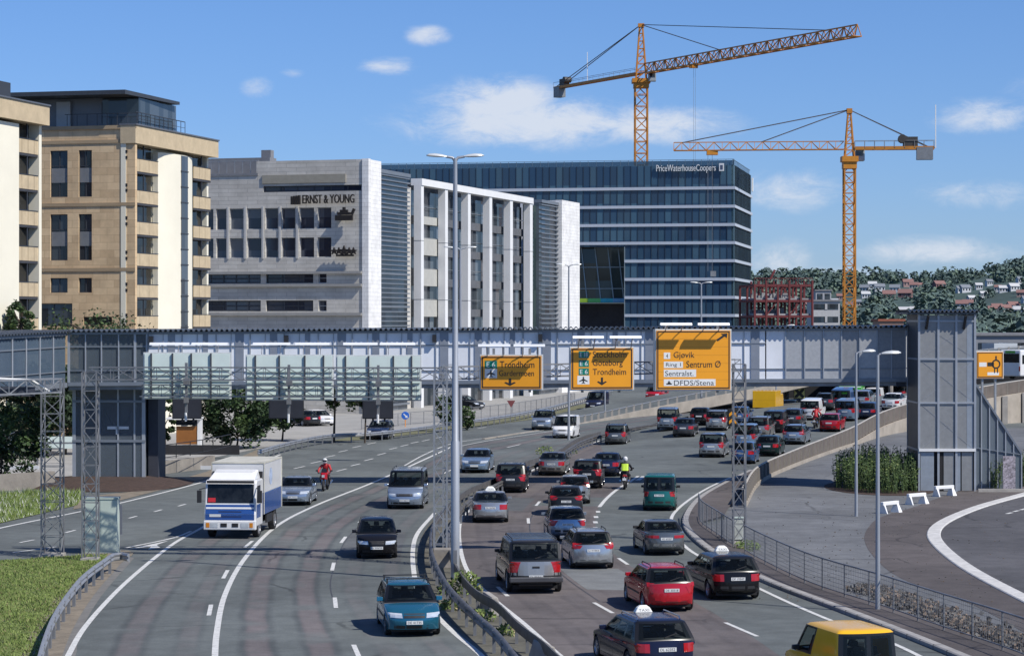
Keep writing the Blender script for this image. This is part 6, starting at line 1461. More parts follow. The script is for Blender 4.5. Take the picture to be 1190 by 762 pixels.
HW = [(M('house_white', (.52, .54, .57), .7, 0, .06), 'white'), (M('house_pink', (.36, .24, .22), .75, 0, .08), 'salmon'), (M('house_cream', (.42, .40, .36), .75, 0, .08), 'cream'), (M('house_rust', (.22, .12, .12), .75, 0, .1), 'rust red')]  # wall and roof colours of the houses muted to imitate haze
HR = [(M('roof_red', (.21, .115, .105), .8, 0, .15), 'red tiled'), (M('roof_grey', (.17, .19, .22), .8, 0, .15), 'grey'), (M('roof_pale', (.45, .46, .47), .7, 0, .1), 'pale')]
ORD = 'first second third fourth fifth sixth seventh eighth ninth tenth eleventh twelfth thirteenth fourteenth fifteenth sixteenth seventeenth'.split()
HS.sort(); cnt = {}
tot_ = {}
for h in HS: tot_[(h[2], h[3])] = tot_.get((h[2], h[3]), 0)+1
for px, py, wc, rc, wd in HS:
    Y = 1000.*K
    for q in range(58):       # walk back to where the slope stands that high
        Y = (900+q*19)*K; 
        if CH-(py+3-HY)/FP*Y <= hill_z((px-CX)/FP*Y, Y)+2.5: break
    x = (px-CX)/FP*Y; z = CH-(py-HY)/FP*Y-3; wd = wd*Y/1500./K*.72; dp = wd*.7; ht = 3.8*Y/1300/K; rh = wd*.28; key = (wc, rc); cnt[key] = cnt.get(key, 0)+1
    lab = '%s house with %s roof on the hill, ' % (HW[wc][1], HR[rc][1])+('the only one so coloured' if tot_[key] == 1 else '%s such from the left' % ORD[cnt[key]-1])
    t = thing('hillside_house', lab, 'house', (x, Y-10, z-2), R(rnd.uniform(-25, 25)), 'houses on the wooded hillside')
    mb = MB(); mb.box(-wd/2, wd/2, -dp/2, dp/2, -4, ht); mb.add([(-wd/2, -dp/2, ht), (-wd/2, dp/2, ht), (-wd/2, 0, ht+rh), (wd/2, -dp/2, ht), (wd/2, dp/2, ht), (wd/2, 0, ht+rh)], [(0, 2, 1), (3, 4, 5)]); mb.build('wall', HW[wc][0], t, local=True)
    mb = MB(); e = .5
    for s in (-1, 1): mb.hexa([(-wd/2-e, s*(dp/2+e), ht-.3), (wd/2+e, s*(dp/2+e), ht-.3), (wd/2+e, 0, ht+rh), (-wd/2-e, 0, ht+rh), (-wd/2-e, s*(dp/2+e), ht), (wd/2+e, s*(dp/2+e), ht), (wd/2+e, 0, ht+rh+.35), (-wd/2-e, 0, ht+rh+.35)])
    mb.build('roof', HR[rc][0], t, local=True)
    for k in range(3):
        mb = MB(); a = -wd/2+wd*(k+.5)/3; mb.box(a-.6, a+.6, -dp/2-.06, -dp/2-.01, ht*.4, ht*.8); mb.build('window', GLD, t, local=True)
# ------------------------------------------------------------------ vehicles
TYRE = M('tyre_rubber', (.018, .018, .019), .85, 0, .2, 8); RIM = M('alloy_rim', (.42, .43, .45), .3, .8, .08); HUB = M('steel_wheel_cover', (.30, .31, .33), .4, .5, .1)
CGL = clear_glass('car_glass', (.70, .77, .76), .30, .03, (.008, .010, .011)); CGO = M('dark_car_glass', (.012, .014, .016), .05, 0, .9, 2, spec=.35); SEAT = M('seat_cloth', (.085, .085, .09), .9, 0, .3, 4); FRIT = M('window_surround', (.010, .010, .011), .3, 0, .1); TAIL = M('tail_lens', (.36, .010, .012), .18, 0, .05, 2, coat=.5); HEADL = M('head_lens', (.62, .66, .70), .08, .3, .1, 6, coat=.6); TRIM = M('black_trim', (.022, .022, .024), .55, 0, .15)  # noise blotches in the dark_car_glass colour imitate reflections and interior
PLATE = M('plate_white', (.66, .67, .66), .5, 0, .05); CHROME = M('chrome', (.55, .56, .58), .15, .95, .05); AMBER = M('amber_lens', (.6, .22, .02), .2, 0, .05); PTXT = M('plate_text', (.03, .03, .04), .6, 0, .05); TAXI = M('taxi_sign', (.78, .78, .74), .4, 0, .04); PTAPE = M('under_body', (.015, .015, .016), .9, 0, .2)
# proportions: L length, W width, H height, zb belt line, cab = (rear base, front base, roof rear, roof front), top = bonnet / boot line from the tail forward
T = {
 'sedan': dict(L=4.6, W=1.74, H=1.42, zb=.93, cab=(-1.62, 1.02, -.78, .18), top=[(-2.27, .80), (-2.22, .98), (-1.5, 1.02), (1.05, .95), (1.9, .80), (2.2, .70)], side=[(.02, .47), (.51, .985)], rw=.31),
 'oldsedan': dict(L=4.4, W=1.68, H=1.37, zb=.90, cab=(-1.55, .98, -.85, .22), top=[(-2.18, .72), (-2.15, .96), (-1.5, .98), (1.0, .90), (1.95, .76), (2.14, .64)], side=[(.02, .47), (.51, .985)], rw=.29),
 'hatch': dict(L=4.1, W=1.70, H=1.44, zb=.93, cab=(-1.92, 1.08, -1.42, .15), top=[(-2.02, .80), (-1.98, .95), (1.1, .95), (1.75, .80), (1.98, .68)], side=[(.14, .50), (.54, .985)], rw=.30),
 'smallhatch': dict(L=3.8, W=1.64, H=1.47, zb=.95, cab=(-1.82, 1.12, -1.42, .25), top=[(-1.88, .8), (-1.86, .97), (1.12, .97), (1.6, .82), (1.84, .70)], side=[(.12, .50), (.54, .985)], rw=.285),
 'minihatch': dict(L=3.83, W=1.68, H=1.55, zb=.98, cab=(-1.78, 1.32, -1.3, .3), top=[(-1.9, .85), (-1.86, 1.0), (1.32, .98), (1.7, .82), (1.88, .68)], side=[(.12, .50), (.54, .985)], rw=.29),
 'wagon': dict(L=4.45, W=1.72, H=1.47, zb=.94, cab=(-2.08, 1.08, -1.72, .18), top=[(-2.2, .8), (-2.16, .96), (1.1, .95), (1.95, .80), (2.17, .68)], side=[(.03, .30), (.33, .62), (.65, .985)], rw=.30, rails=1),
 'estate': dict(L=4.85, W=1.82, H=1.50, zb=.95, cab=(-2.3, 1.12, -1.86, .2), top=[(-2.4, .8), (-2.36, .98), (1.14, .97), (2.1, .80), (2.36, .68)], side=[(.03, .30), (.33, .63), (.66, .985)], rw=.32, rails=1),
 'suv': dict(L=4.35, W=1.80, H=1.72, zb=1.08, cab=(-2.05, 1.05, -1.82, .3), top=[(-2.14, .95), (-2.12, 1.1), (1.07, 1.10), (1.95, .98), (2.14, .82)], side=[(.03, .30), (.33, .62), (.65, .985)], rw=.35, gc=.24, rails=1),
 'bigsuv': dict(L=5.5, W=1.98, H=1.86, zb=1.14, cab=(-2.66, 1.3, -2.42, .45), top=[(-2.72, 1.0), (-2.7, 1.16), (1.3, 1.16), (2.55, 1.06), (2.72, .9)], side=[(.02, .36), (.385, .64), (.665, .985)], rw=.39, gc=.30, rails=2),
 'mpv': dict(L=4.6, W=1.80, H=1.67, zb=.98, cab=(-2.16, 1.5, -1.86, .25), top=[(-2.27, .85), (-2.23, 1.0), (1.5, .98), (2.0, .84), (2.25, .68)], side=[(.03, .27), (.30, .58), (.61, .985)], rw=.31, rails=1),
 'caddy': dict(L=4.2, W=1.70, H=1.82, zb=1.0, cab=(-2.02, 1.22, -1.93, .42), top=[(-2.08, .9), (-2.07, 1.02), (1.24, 1.0), (1.85, .86), (2.05, .70)], side=[(.66, .985)], rw=.30),
 'ludo': dict(L=4.1, W=1.72, H=1.81, zb=1.0, cab=(-1.98, 1.28, -1.88, .45), top=[(-2.04, .9), (-2.03, 1.02), (1.3, 1.0), (1.8, .88), (2.0, .72)], side=[(.04, .30), (.34, .62), (.66, .985)], rw=.30),
 'multivan': dict(L=4.9, W=1.90, H=1.94, zb=1.12, cab=(-2.36, 1.85, -2.26, .78), top=[(-2.43, 1.0), (-2.42, 1.14), (1.86, 1.06), (2.25, .92), (2.4, .75)], side=[(.03, .30), (.33, .62), (.65, .985)], rw=.33, rails=1),
 'van': dict(L=4.75, W=1.88, H=1.95, zb=1.10, cab=(-2.28, 1.65, -2.2, .72), top=[(-2.36, 1.0), (-2.35, 1.12), (1.66, 1.06), (2.15, .92), (2.33, .75)], side=[(.66, .985)], rw=.33),
}
def body_mesh(d):
    L, W, H, zb = d['L'], d['W']/2, d['H'], d['zb']; gc = d.get('gc', .19); rw = d['rw']; ar = rw+.065
    xf, xr = L/2-.84-.02*L*.1, -L/2+.82+.02*(L-4)
    d['xf'], d['xr'] = xf, xr
    top = d['top']; x0 = top[0][0]
    out = [(x0+.10, gc+.06), (x0-.03, .36), (x0-.04, .56)]+top+[(L/2-.01, .52), (L/2, .40), (L/2-.10, gc+.05)]
    def arch(xc): return [(xc+ar*math.cos(a), max(gc, rw+ar*math.sin(a))) for a in [PI*k/9 for k in range(10)]]
    out = out+[(xf+ar+.02, gc)]+arch(xf)+[(xf-ar-.02, gc), (xr+ar+.02, gc)]+arch(xr)+[(xr-ar-.02, gc)]
    ys = [-1, -.985, -.93, -.75, -.35, 0, .35, .75, .93, .985, 1]; ins = [.05, .018, 0, 0, 0, 0, 0, 0, 0, .018, .05]
    n = len(out); xc = sum(p[0] for p in out)/n; vs = []; nose = len(top)
    for y, e in zip(ys, ins):
        for i, (x, z) in enumerate(out):
            q = abs(y)**3; k = max(0, (abs(x)-.55*L/2)/(.45*L/2)); X = x-math.copysign(.25*q*k*k, x)-math.copysign(e*k, x)
            w_ = W*y*(1-.10*k*k); Z = z
            if z > .6 and i < nose+4: Z = z-e*1.0-.035*abs(y)**2*(1 if z > .75 else 0)
            if z < .42: w_ *= .975
            vs.append((X, w_, Z))
    m = len(ys); fs = []
    for j in range(m-1):
        for i in range(n): fs.append((j*n+i, j*n+(i+1) % n, (j+1)*n+(i+1) % n, (j+1)*n+i))
    fs += [tuple(range(n)), tuple(range((m-1)*n, m*n))[::-1]]
    # cabin rings
    d['nlow'] = len(vs); rb, fb, rt, ft = d['cab']; wb = W*.955; wt = W*(.775 if H < 1.6 else .86 if H < 1.8 else .90); NK = 14; NS = 26
    def ring(f, z, ins_=0., wf=None):
        a, b = rb+(rt-rb)*f+ins_, fb+(ft-fb)*f-ins_*1.3; w_ = (wb+(wt-wb)*max(f,0)**1.3 if wf is None else wf)-ins_*.9; P = []
        bulge_f, bulge_r = .22*(1-f*.4), .14
        def ed(x, bul, sgn, rev):
            r = []
            for k in range(NK+1):
                t = -1+2*k/NK; t = t if not rev else -t
                r.append((x-sgn*bul*abs(t)**2.4, w_*t*(.985 if abs(t) == 1 else 1), z))
            return r
        P += ed(b, bulge_f, 1, False)                       # front, right to left
        for k in range(1, NS): P.append((b-bulge_f+(a+bulge_r-(b-bulge_f))*k/NS, w_*(1+.012*math.sin(PI*k/NS)), z))
        P += ed(a, bulge_r, -1, True)
        for k in range(1, NS): P.append((a+bulge_r+(b-bulge_f-a-bulge_r)*k/NS, -w_*(1+.012*math.sin(PI*k/NS)), z))
        return P
    zr = H-.045; rg = [ring(-.04, zb-.08), ring(.0, zb-.03), *[ring(q, zb+(zr-zb)*q) for q in (.08, .16, .26, .36, .46, .56, .66, .76, .86, .93)], ring(1, zr, .055), ring(1, zr+.03, .19), ring(1, zr+.045, .42)]
    o = len(vs); kk = len(rg[0])
    for r_ in rg: vs += r_
    for j in range(len(rg)-1):
        for i in range(kk): fs.append((o+j*kk+i, o+j*kk+(i+1) % kk, o+(j+1)*kk+(i+1) % kk, o+(j+1)*kk+i))
    fs.append(tuple(o+(len(rg)-1)*kk+i for i in range(kk)))
    d['wt'], d['wb'] = wt, wb
    return vs, fs
def patch(bvh, quad, axis, n=6, m=4, off=.006, sgn=1, mb=None):
    # quad: four corners in the plane seen along the axis; each grid point is dropped onto the body
    mb = mb or MB(); A, B, C, D = quad; P = []; ok = {}
    for j in range(m+1):
        for i in range(n+1):
            s, t = i/n, j/m; a = A[0]*(1-s)*(1-t)+B[0]*s*(1-t)+C[0]*s*t+D[0]*(1-s)*t; b = A[1]*(1-s)*(1-t)+B[1]*s*(1-t)+C[1]*s*t+D[1]*(1-s)*t
            if axis == 'x': o, dr = Vector((8*sgn, a, b)), Vector((-sgn, 0, 0))
            elif axis == 'y': o, dr = Vector((a, 8*sgn, b)), Vector((0, -sgn, 0))
            else: o, dr = Vector((a, b, 8)), Vector((0, 0, -1))
            h = bvh.ray_cast(o, dr); ok[(i, j)] = h[0] is not None
            P.append(h[0]+h[1]*off*(1 if h[1].dot(dr) < 0 else -1) if h[0] is not None else o)
    fs = [(j*(n+1)+i, j*(n+1)+i+1, (j+1)*(n+1)+i+1, (j+1)*(n+1)+i) for j in range(m) for i in range(n) if all(ok[q] for q in ((i, j), (i+1, j), (i+1, j+1), (i, j+1)))]
    if fs:     # keep the largest connected piece
        grp = []; left = set(range(len(fs)))
        while left:
            st = [left.pop()]; g_ = list(st)
            while st:
                a = set(fs[st.pop()]); nb = [k for k in left if len(a & set(fs[k])) > 1]
                for k in nb: left.discard(k)
                st += nb; g_ += nb
            grp.append(g_)
        fs = [fs[k] for k in max(grp, key=len)]
    used = sorted({i for f in fs for i in f}); re_ = {v: k for k, v in enumerate(used)}
    mb.add([P[i] for i in used], [tuple(re_[i] for i in f) for f in fs]); return mb
def wheel_parts(root, x, y, r, wd, big, side, rimm):
    w_ = MB(); k = r*.66; w_.lathe([(k, -wd*.42), (r*.93, -wd/2), (r, -wd*.38), (r, wd*.38), (r*.93, wd/2), (k, wd*.42)], 24)
    t = w_.build('wheel', TYRE, root, local=True, smooth=40); t.location = (x, y, r)
    m = MB(); s = side
    m.lathe([(0, s*wd*.30), (r*.12, s*wd*.34), (r*.2, s*wd*.28), (r*.22, s*wd*.20), (k*.92, s*wd*.22), (k, s*wd*.44), (k*1.03, s*wd*.40)], 20)
    for a in range(5 if big else 6):
        t_ = 2*PI*a/(5 if big else 6); c, s_ = math.cos(t_), math.sin(t_); m.bar((r*.12*c, s*wd*.33, r*.12*s_), (k*.95*c, s*wd*.36, k*.95*s_), r*.15, wd*.08)
    m.build('rim', rimm, t, local=True, smooth=35)
GEO = {}
def plate_nodes(parent, x, z, sgn, tilt=0, txt='SK 48213', w=.50, big=False):
    m = MB(); m.box(x-.006 if sgn > 0 else x-.008, x+.008 if sgn > 0 else x+.006, -w/2, w/2, z-.055, z+.055); p = m.build('number_plate', PLATE, parent, local=True)
    if big:
        m = MB(); put_text(m, txt, lambda u, zz: (x+sgn*.011, (-1 if sgn < 0 else 1)*u, zz), -w*.42, w*.42, z-.036, z+.036); m.build('plate_number', PTXT, p, local=True)
def lightquad(y0, y1, z0, z1): return [(y0, z0), (y1, z0), (y1, z1), (y0, z1)]
def car(kind, px, py, colr, label, head, end='rear', scale=1., group=None, cat='car', taxi=False, rack=False, detail=True, darkb=False, lights=None, **kw):
    d = dict(T[kind]); key = kind
    big = detail
    if key not in GEO:
        vs, fs = body_mesh(d); bvh = BVHTree.FromPolygons([Vector(v) for v in vs], fs); GEO[key] = (vs, fs, bvh, d)
    vs, fs, bvh, d = GEO[key]
    L, W, H, zb = d['L'], d['W']/2, d['H'], d['zb']; rb, fb, rt, ft = d['cab']; wt, wb = d['wt'], d['wb']
    head = head/K; base = GR(px, py); fwd = Vector((math.sin(R(head)), math.cos(R(head)), 0))
    if end == 'front': fwd = -fwd
    c = base+fwd*(L/2*scale if end == 'rear' else -L/2*scale); c.z = ramp_z(c.x, c.y)+.012
    q = c+fwd*1.5; pitch = math.atan2(ramp_z(q.x, q.y)-ramp_z(c.x, c.y), 1.5)
    name = {'van': 'panel_van', 'caddy': 'panel_van', 'multivan': 'minibus', 'suv': 'parked_car', 'bigsuv': 'large_suv'}.get(kind, 'passenger_car')
    name = kw.get('name', 'passenger_car' if name == 'parked_car' else name)
    t = thing(name, label, cat, c, math.atan2(fwd.y, fwd.x), group or 'vehicles on the motorway'); t.rotation_euler = (0, -pitch, math.atan2(fwd.y, fwd.x)); t.scale = (scale,)*3
    pm = colr
    quads = [('x', 1, [(-wb+.10, zb+.04), (wb-.10, zb+.04), (wt-.07, H-.10), (-wt+.07, H-.10)])]
    if kind in ('caddy', 'van') or kw.get('split'): quads += [('x', -1, [(-wb+.13, zb+.08), (-.06, zb+.08), (-.06, H-.16), (-wt+.12, H-.16)]), ('x', -1, [(.06, zb+.08), (wb-.13, zb+.08), (wt-.12, H-.16), (.06, H-.16)])]
    else: quads += [('x', -1, [(-wb+.12, zb+.05), (wb-.12, zb+.05), (wt-.08, H-.10), (-wt+.08, H-.10)])]
    for s in (-1, 1):
        for a, b in d['side']:
            xb = lambda f: rb+.12+(fb-.22-rb-.12)*f; xt = lambda f: rt+.10+(ft-.12-rt-.10)*f
            quads.append(('y', s, [(xb(a), zb+.035), (xb(b), zb+.035), (xt(b), H-.13), (xt(a), H-.13)]))
    def inq(q, a, b, mg):
        for (x0, y0), (x1, y1) in zip(q, q[1:]+q[:1]):
            ex, ey = x1-x0, y1-y0; l_ = math.hypot(ex, ey)
            if (ex*(b-y0)-ey*(a-x0))/l_ < mg: return False
        return True
    hk = (key, 'holes')
    if hk not in GEO:
        nf = []; mi = []
        for f in fs:
            P = [Vector(vs[i]) for i in f]; c_ = sum(P, Vector())/len(P); kill = False; dark = 0
            if len(f) == 4 and c_.z > zb-.02 and c_.z < H-.06:
                nn = (P[1]-P[0]).cross(P[2]-P[0])
                if nn.length > 1e-9:
                    nn.normalize()
                    for ax, sg, q in quads:
                        if ax == 'x' and (abs(nn.x) < .25 or c_.x*sg < (fb if sg > 0 else -rb)-1.35): continue
                        if ax == 'y' and (abs(nn.y) < .45 or c_.y*sg < 0): continue
                        i0 = 1 if ax == 'x' else 0; ins = [inq(q, p[i0], p.z, .012) for p in P]
                        if all(ins): kill = True
                        elif any(inq(q, p[i0], p.z, -.03) for p in P): dark = 1
            if not dark and c_.z > zb-.16 and c_.z < zb+.06 and rb+.12 < c_.x < fb-.18 and abs(c_.y) < W*.93 and len(f) == 4 and max(p.z for p in P)-min(p.z for p in P) < .25 and abs(P[0].y-P[2].y) > .001 and f[0] < len(vs)-1 and all(i < d['nlow'] for i in f): dark = 2
            if kill: continue
            nf.append(f); mi.append(dark)
        GEO[hk] = (nf, mi)
    nf, mi = GEO[hk]
    m = MB(); m.add(vs, nf); m.m = list(mi); m.build('body', [pm, FRIT, SEAT], t, local=True, smooth=38)
    for (x, ys_) in ((min(.12, (fb+ft)/2-.75), (-.38, .38)), (max(rt+.32, -1.0), (-.45, 0, .45))):
        for y in ys_:
            m = MB(); m.hexa([(x-.16, y-.22, zb-.1), (x+.02, y-.22, zb-.1), (x+.02, y+.22, zb-.1), (x-.16, y+.22, zb-.1), (x-.24, y-.17, zb+.12), (x-.12, y-.17, zb+.12), (x-.12, y+.17, zb+.12), (x-.24, y+.17, zb+.12)]); m.hexa([(x-.25, y-.12, zb+.14), (x-.16, y-.12, zb+.14), (x-.16, y+.12, zb+.14), (x-.25, y+.12, zb+.14), (x-.26, y-.10, zb+.30), (x-.18, y-.10, zb+.30), (x-.18, y+.10, zb+.30), (x-.26, y+.10, zb+.30)]); m.bar((x-.2, y, zb+.1), (x-.2, y, zb+.16), .12, .05)
            m.build('seat', SEAT, t, local=True, bevel=.02)
    m = MB(); m.box(fb-.62, fb-.3, -wb+.15, wb-.15, zb-.12, zb+.05); m.build('dashboard', FRIT, t, local=True, bevel=.03)
    # glass
    ws = patch(bvh, [(-wb+.10, zb+.04), (wb-.10, zb+.04), (wt-.07, H-.10), (-wt+.07, H-.10)], 'x', 10, 6, .008, 1).build('windscreen', CGL, t, local=True, smooth=40)
    rear = patch(bvh, [(-wb+.12, zb+.05), (wb-.12, zb+.05), (wt-.08, H-.10), (-wt+.08, H-.10)], 'x', 10, 6, .008, -1)
    if kind in ('caddy', 'van') or kw.get('split'):
        rear = patch(bvh, [(-wb+.13, zb+.08), (-.06, zb+.08), (-.06, H-.16), (-wt+.12, H-.16)], 'x', 6, 6, .008, -1); patch(bvh, [(.06, zb+.08), (wb-.13, zb+.08), (wt-.12, H-.16), (.06, H-.16)], 'x', 6, 6, .008, -1, rear)
    if not kw.get('norear'): rear.build('rear_window', kw.get('rearglass', CGL), t, local=True, smooth=40)
    for s in (-1, 1):
        for a, b in d['side']:
            xb = lambda f: rb+.12+(fb-.22-rb-.12)*f; xt = lambda f: rt+.10+(ft-.12-rt-.10)*f
            zt_ = H-.13; w_ = patch(bvh, [(xb(a), zb+.035), (xb(b), zb+.035), (xt(b), zt_), (xt(a), zt_)], 'y', 6, 4, .007, s); w_.build('side_window', CGL, t, local=True, smooth=40)
    # lamps and plates
    zt0 = d['top'][0][1]; zl = d['top'][-1][1]
    if end == 'rear' or big:
        tall = kind in ('suv', 'mpv', 'caddy', 'ludo', 'multivan', 'van', 'bigsuv', 'minihatch') or kw.get('tall')
        z0, z1 = (zb-.30, zb+.10) if tall else (zb-.29, zb-.05)
        z0, z1 = kw.get('tail', (z0, z1)); iw = kw.get('tailw', .17 if tall else .40)
        for s in (-1, 1):
            m = patch(bvh, [(s*(W-.03-iw), z0), (s*(W-.045), z0), (s*(W-.045), z1), (s*(W-.03-iw), z1)], 'x', 6, 3, .012, -1)
            xs_ = -L/2+.09; patch(bvh, lightquad(xs_+.02, xs_+.24, z0+.02, z1-.02), 'y', 4, 3, .010, s, m); m.build('taillight', TAIL, t, local=True)
        hz = kw.get('pz', zb-.20)
        h = bvh.ray_cast(Vector((-8, 0, hz)), Vector((1, 0, 0)))[0]
        if h: plate_nodes(t, h.x-.012, hz, -1, txt=kw.get('num', 'SK 48213'), big=big)
        m = patch(bvh, lightquad(-W+.12, W-.12, .40, .50), 'x', 8, 1, .006, -1); m.build('bumper_strip', kw.get('strip', TRIM), t, local=True)
        m = patch(bvh, lightquad(-W+.2, W-.2, .22, .30), 'x', 8, 1, .004, -1); m.build('bumper_valance', TRIM, t, local=True)
    if end == 'front' or big:
        z0, z1 = kw.get('hl', (zl-.10, zl+.06))
        for s in (-1, 1):
            m = patch(bvh, [(s*(W-.50), z0+.01), (s*(W-.06), z0+.03), (s*(W-.07), z1), (s*(W-.48), z1-.02)], 'x', 6, 3, .012, 1); m.build('headlight', HEADL, t, local=True)
        m = patch(bvh, lightquad(-W+.54, W-.54, z0+.01, z1-.02), 'x', 6, 2, .010, 1); m.build('grille', TRIM, t, local=True)
        m = patch(bvh, lightquad(-W+.25, W-.25, .27, .37), 'x', 6, 2, .006, 1); m.build('bumper_inlet', TRIM, t, local=True)
        h = bvh.ray_cast(Vector((8, 0, .46)), Vector((-1, 0, 0)))[0]
        if h: plate_nodes(t, h.x+.012, .46, 1, txt=kw.get('num', 'DE 37152'), big=big)
    # wheels and mirrors
    for x in (d['xf'], d['xr']):
        for s in (-1, 1): wheel_parts(t, x, s*(W-.11), d['rw'], .20, big, s, RIM if kw.get('alloy', 1) else HUB)
    m = MB(); m.box(d['xr']-.6, d['xf']+.6, -W*.8, W*.8, .16, .3); m.build('underbody', PTAPE, t, local=True)
    for s in (-1, 1):
        m = MB(); x = fb-.52; y = s*(W+.07); m.hexa([(x-.06, y-.10, zb+.0), (x+.08, y-.10, zb+.0), (x+.08, y+.09, zb+.02), (x-.06, y+.09, zb+.02), (x-.06, y-.10, zb+.14), (x+.05, y-.10, zb+.14), (x+.05, y+.09, zb+.13), (x-.06, y+.09, zb+.13)]); m.bar((x, s*(W-.1), zb-.01), (x, y, zb+.04), .05); m.build('mirror', kw.get('mirror', pm if kind not in ('oldsedan', 'caddy', 'van') else TRIM), t, local=True, bevel=.015)
    if big:
        for s in (-1, 1):
            m = MB(); rb2, fb2 = d['xr']+.30, d['xf']-.48; mid = (rb2+fb2)/2
            for x in (rb2-.02, mid, fb2): patch(bvh, lightquad(x-.007, x+.007, .30, zb), 'y', 1, 4, .0035, s, m)
            patch(bvh, lightquad(rb2, fb2, .285, .30), 'y', 4, 1, .0035, s, m); m.build('door_seam', TRIM, t, local=True)
            for x in (rb2+.22, mid+.22):
                m = MB(); yh = s*(W+.004); m.box(x-.10, x+.08, yh-.02, yh+.022, zb-.13, zb-.10); m.build('door_handle', kw.get('trimc', pm), t, local=True)
            m = patch(bvh, lightquad(d['xr']+.42, d['xf']-.44, .50, .56), 'y', 6, 1, .012, s); m.build('side_moulding', TRIM if kw.get('mould', 1) else pm, t, local=True)
        m = patch(bvh, [(-W+.2, zt0-.44), (W-.2, zt0-.44), (W-.2, zt0-.428), (-W+.2, zt0-.428)], 'x', 8, 1, .005, -1); m.build('tailgate_seam', TRIM, t, local=True)
        if kind not in ('sedan', 'oldsedan') and end == 'rear':
            m = MB(); z = zb+.1; h = bvh.ray_cast(Vector((-8, 0.05, z)), Vector((1, 0, 0)))[0]
            if h: m.bar((h.x-.03, .03, z), (h.x+.07, -.34, z+.10), .025); m.build('rear_wiper', TRIM, t, local=True)
    if d.get('rails') and not kw.get('norails'):
        for s in (-1, 1):
            m = MB(); a, b = rt+.25, ft-.25; y = s*(wt-.10); m.tube([(a, y, H-.02), (a+.08, y, H+.045), (b-.08, y, H+.045), (b, y, H-.02)], .02, 6); m.build('roof_rail', TRIM if not kw.get('chrome') else CHROME, t, local=True)
        if d['rails'] == 2:
            m = MB()
            for k in range(7): x = rt+.5+k*.36; m.bar((x, -wt+.12, H+.03), (x, wt-.12, H+.03), .03)
            m.build('roof_slat', CHROME, t, local=True)
    if rack:
        for x in (rt+.55, ft-.25):
            m = MB(); m.bar((x, -wt-.02, H+.09), (x, wt+.02, H+.09), .05, .035)
            for s in (-1, 1): m.bar((x, s*(wt-.02), H-.06), (x, s*(wt-.02), H+.09), .05)
            m.build('roof_bar', TRIM, t, local=True)
    if taxi:
        m = MB(); x = -.1; m.add([(x-.12, -.26, H-.01), (x+.12, -.26, H-.01), (x+.12, .26, H-.01), (x-.12, .26, H-.01), (x-.09, -.18, H+.13), (x+.09, -.18, H+.13), (x+.09, .18, H+.13), (x-.09, .18, H+.13), (x-.06, -.10, H+.19), (x+.06, -.10, H+.19), (x+.06, .10, H+.19), (x-.06, .10, H+.19)], [(0, 1, 5, 4), (1, 2, 6, 5), (2, 3, 7, 6), (3, 0, 4, 7), (4, 5, 9, 8), (5, 6, 10, 9), (6, 7, 11, 10), (7, 4, 8, 11), (8, 9, 10, 11), (0, 3, 2, 1)])
        ts = m.build('roof_sign', TAXI, t, local=True, bevel=.02); m = MB(); put_text(m, 'TAXI', lambda u, z: (x-.118+.03*(z-H)/.14, -u, z), -.15, .15, H+.025, H+.095); m.build('lettering', PTXT, ts, local=True)
    return t, bvh, d
SILV = paint('silver', (.42, .44, .46), .65); SILB = paint('silver_blue', (.30, .36, .44), .6); LBLU = paint('light_blue', (.24, .33, .45), .55); BLK = paint('black', (.010, .010, .012), .1); NAVY = paint('navy', (.014, .018, .045), .3); TEAL = paint('teal', (.015, .145, .135), .35); TEALB = paint('teal_blue', (.02, .14, .22), .45); REDP = paint('red', (.42, .012, .022), .15); GRYD = paint('grey_dark', (.075, .08, .09), .5); GRYM = paint('grey_mid', (.14, .15, .155), .5); CHAR = paint('charcoal', (.022, .025, .03), .4); DBLU = paint('dark_blue', (.022, .032, .075), .4); WHI = paint('white', (.72, .72, .72), 0); YELP = paint('yellow', (.80, .44, .015), .0); BEIG = paint('pewter', (.28, .27, .255), .55); MBLU = paint('mid_blue', (.05, .11, .26), .35); GRNB = paint('bottle_green', (.012, .03, .03), .3)
# oncoming, nearest first
car('wagon', 482, 741, TEALB, 'teal blue estate car with roof bars driving towards the viewer, nearest on the left carriageway', -11, 'front', rack=True, norails=1, strip=TRIM, num='DE 41735', alloy=0)
car('minihatch', 438, 650, BLK, 'small black hatchback with headlights on, behind the teal estate car', -5, 'front', num='LJ 20694')
car('multivan', 470, 592, SILB, 'silver blue minibus with roof rails driving towards the viewer', 2.5, 'front', num='KH 58219')
car('sedan', 340, 588, SILB, 'silver saloon with split grille just behind the white lorry', 2, 'front', num='DF 77412')
car('sedan', 551, 550, LBLU, 'light blue saloon heading this way, left of the crash barrier', 7, 'front', detail=False, scale=1.03)
car('estate', 437, 511, DBLU, 'dark blue estate car under the footbridge on the far lane', 7, 'front', detail=False)
car('suv', 628.5, 500, SILB, 'grey blue off-roader left of the white van', 11, 'front', detail=False)
car('van', 653, 509.5, WHI, 'white delivery van coming this way left of the reserve', 15, 'front', detail=False, scale=.93, cat='van')
car('van', 688.5, 476.5, NAVY, 'navy van below the middle orange sign', 20, 'front', detail=False, cat='van')
car('van', 757, 465.5, REDP, 'red van coming down the flyover below the big orange sign', 28, 'front', detail=False, cat='van')
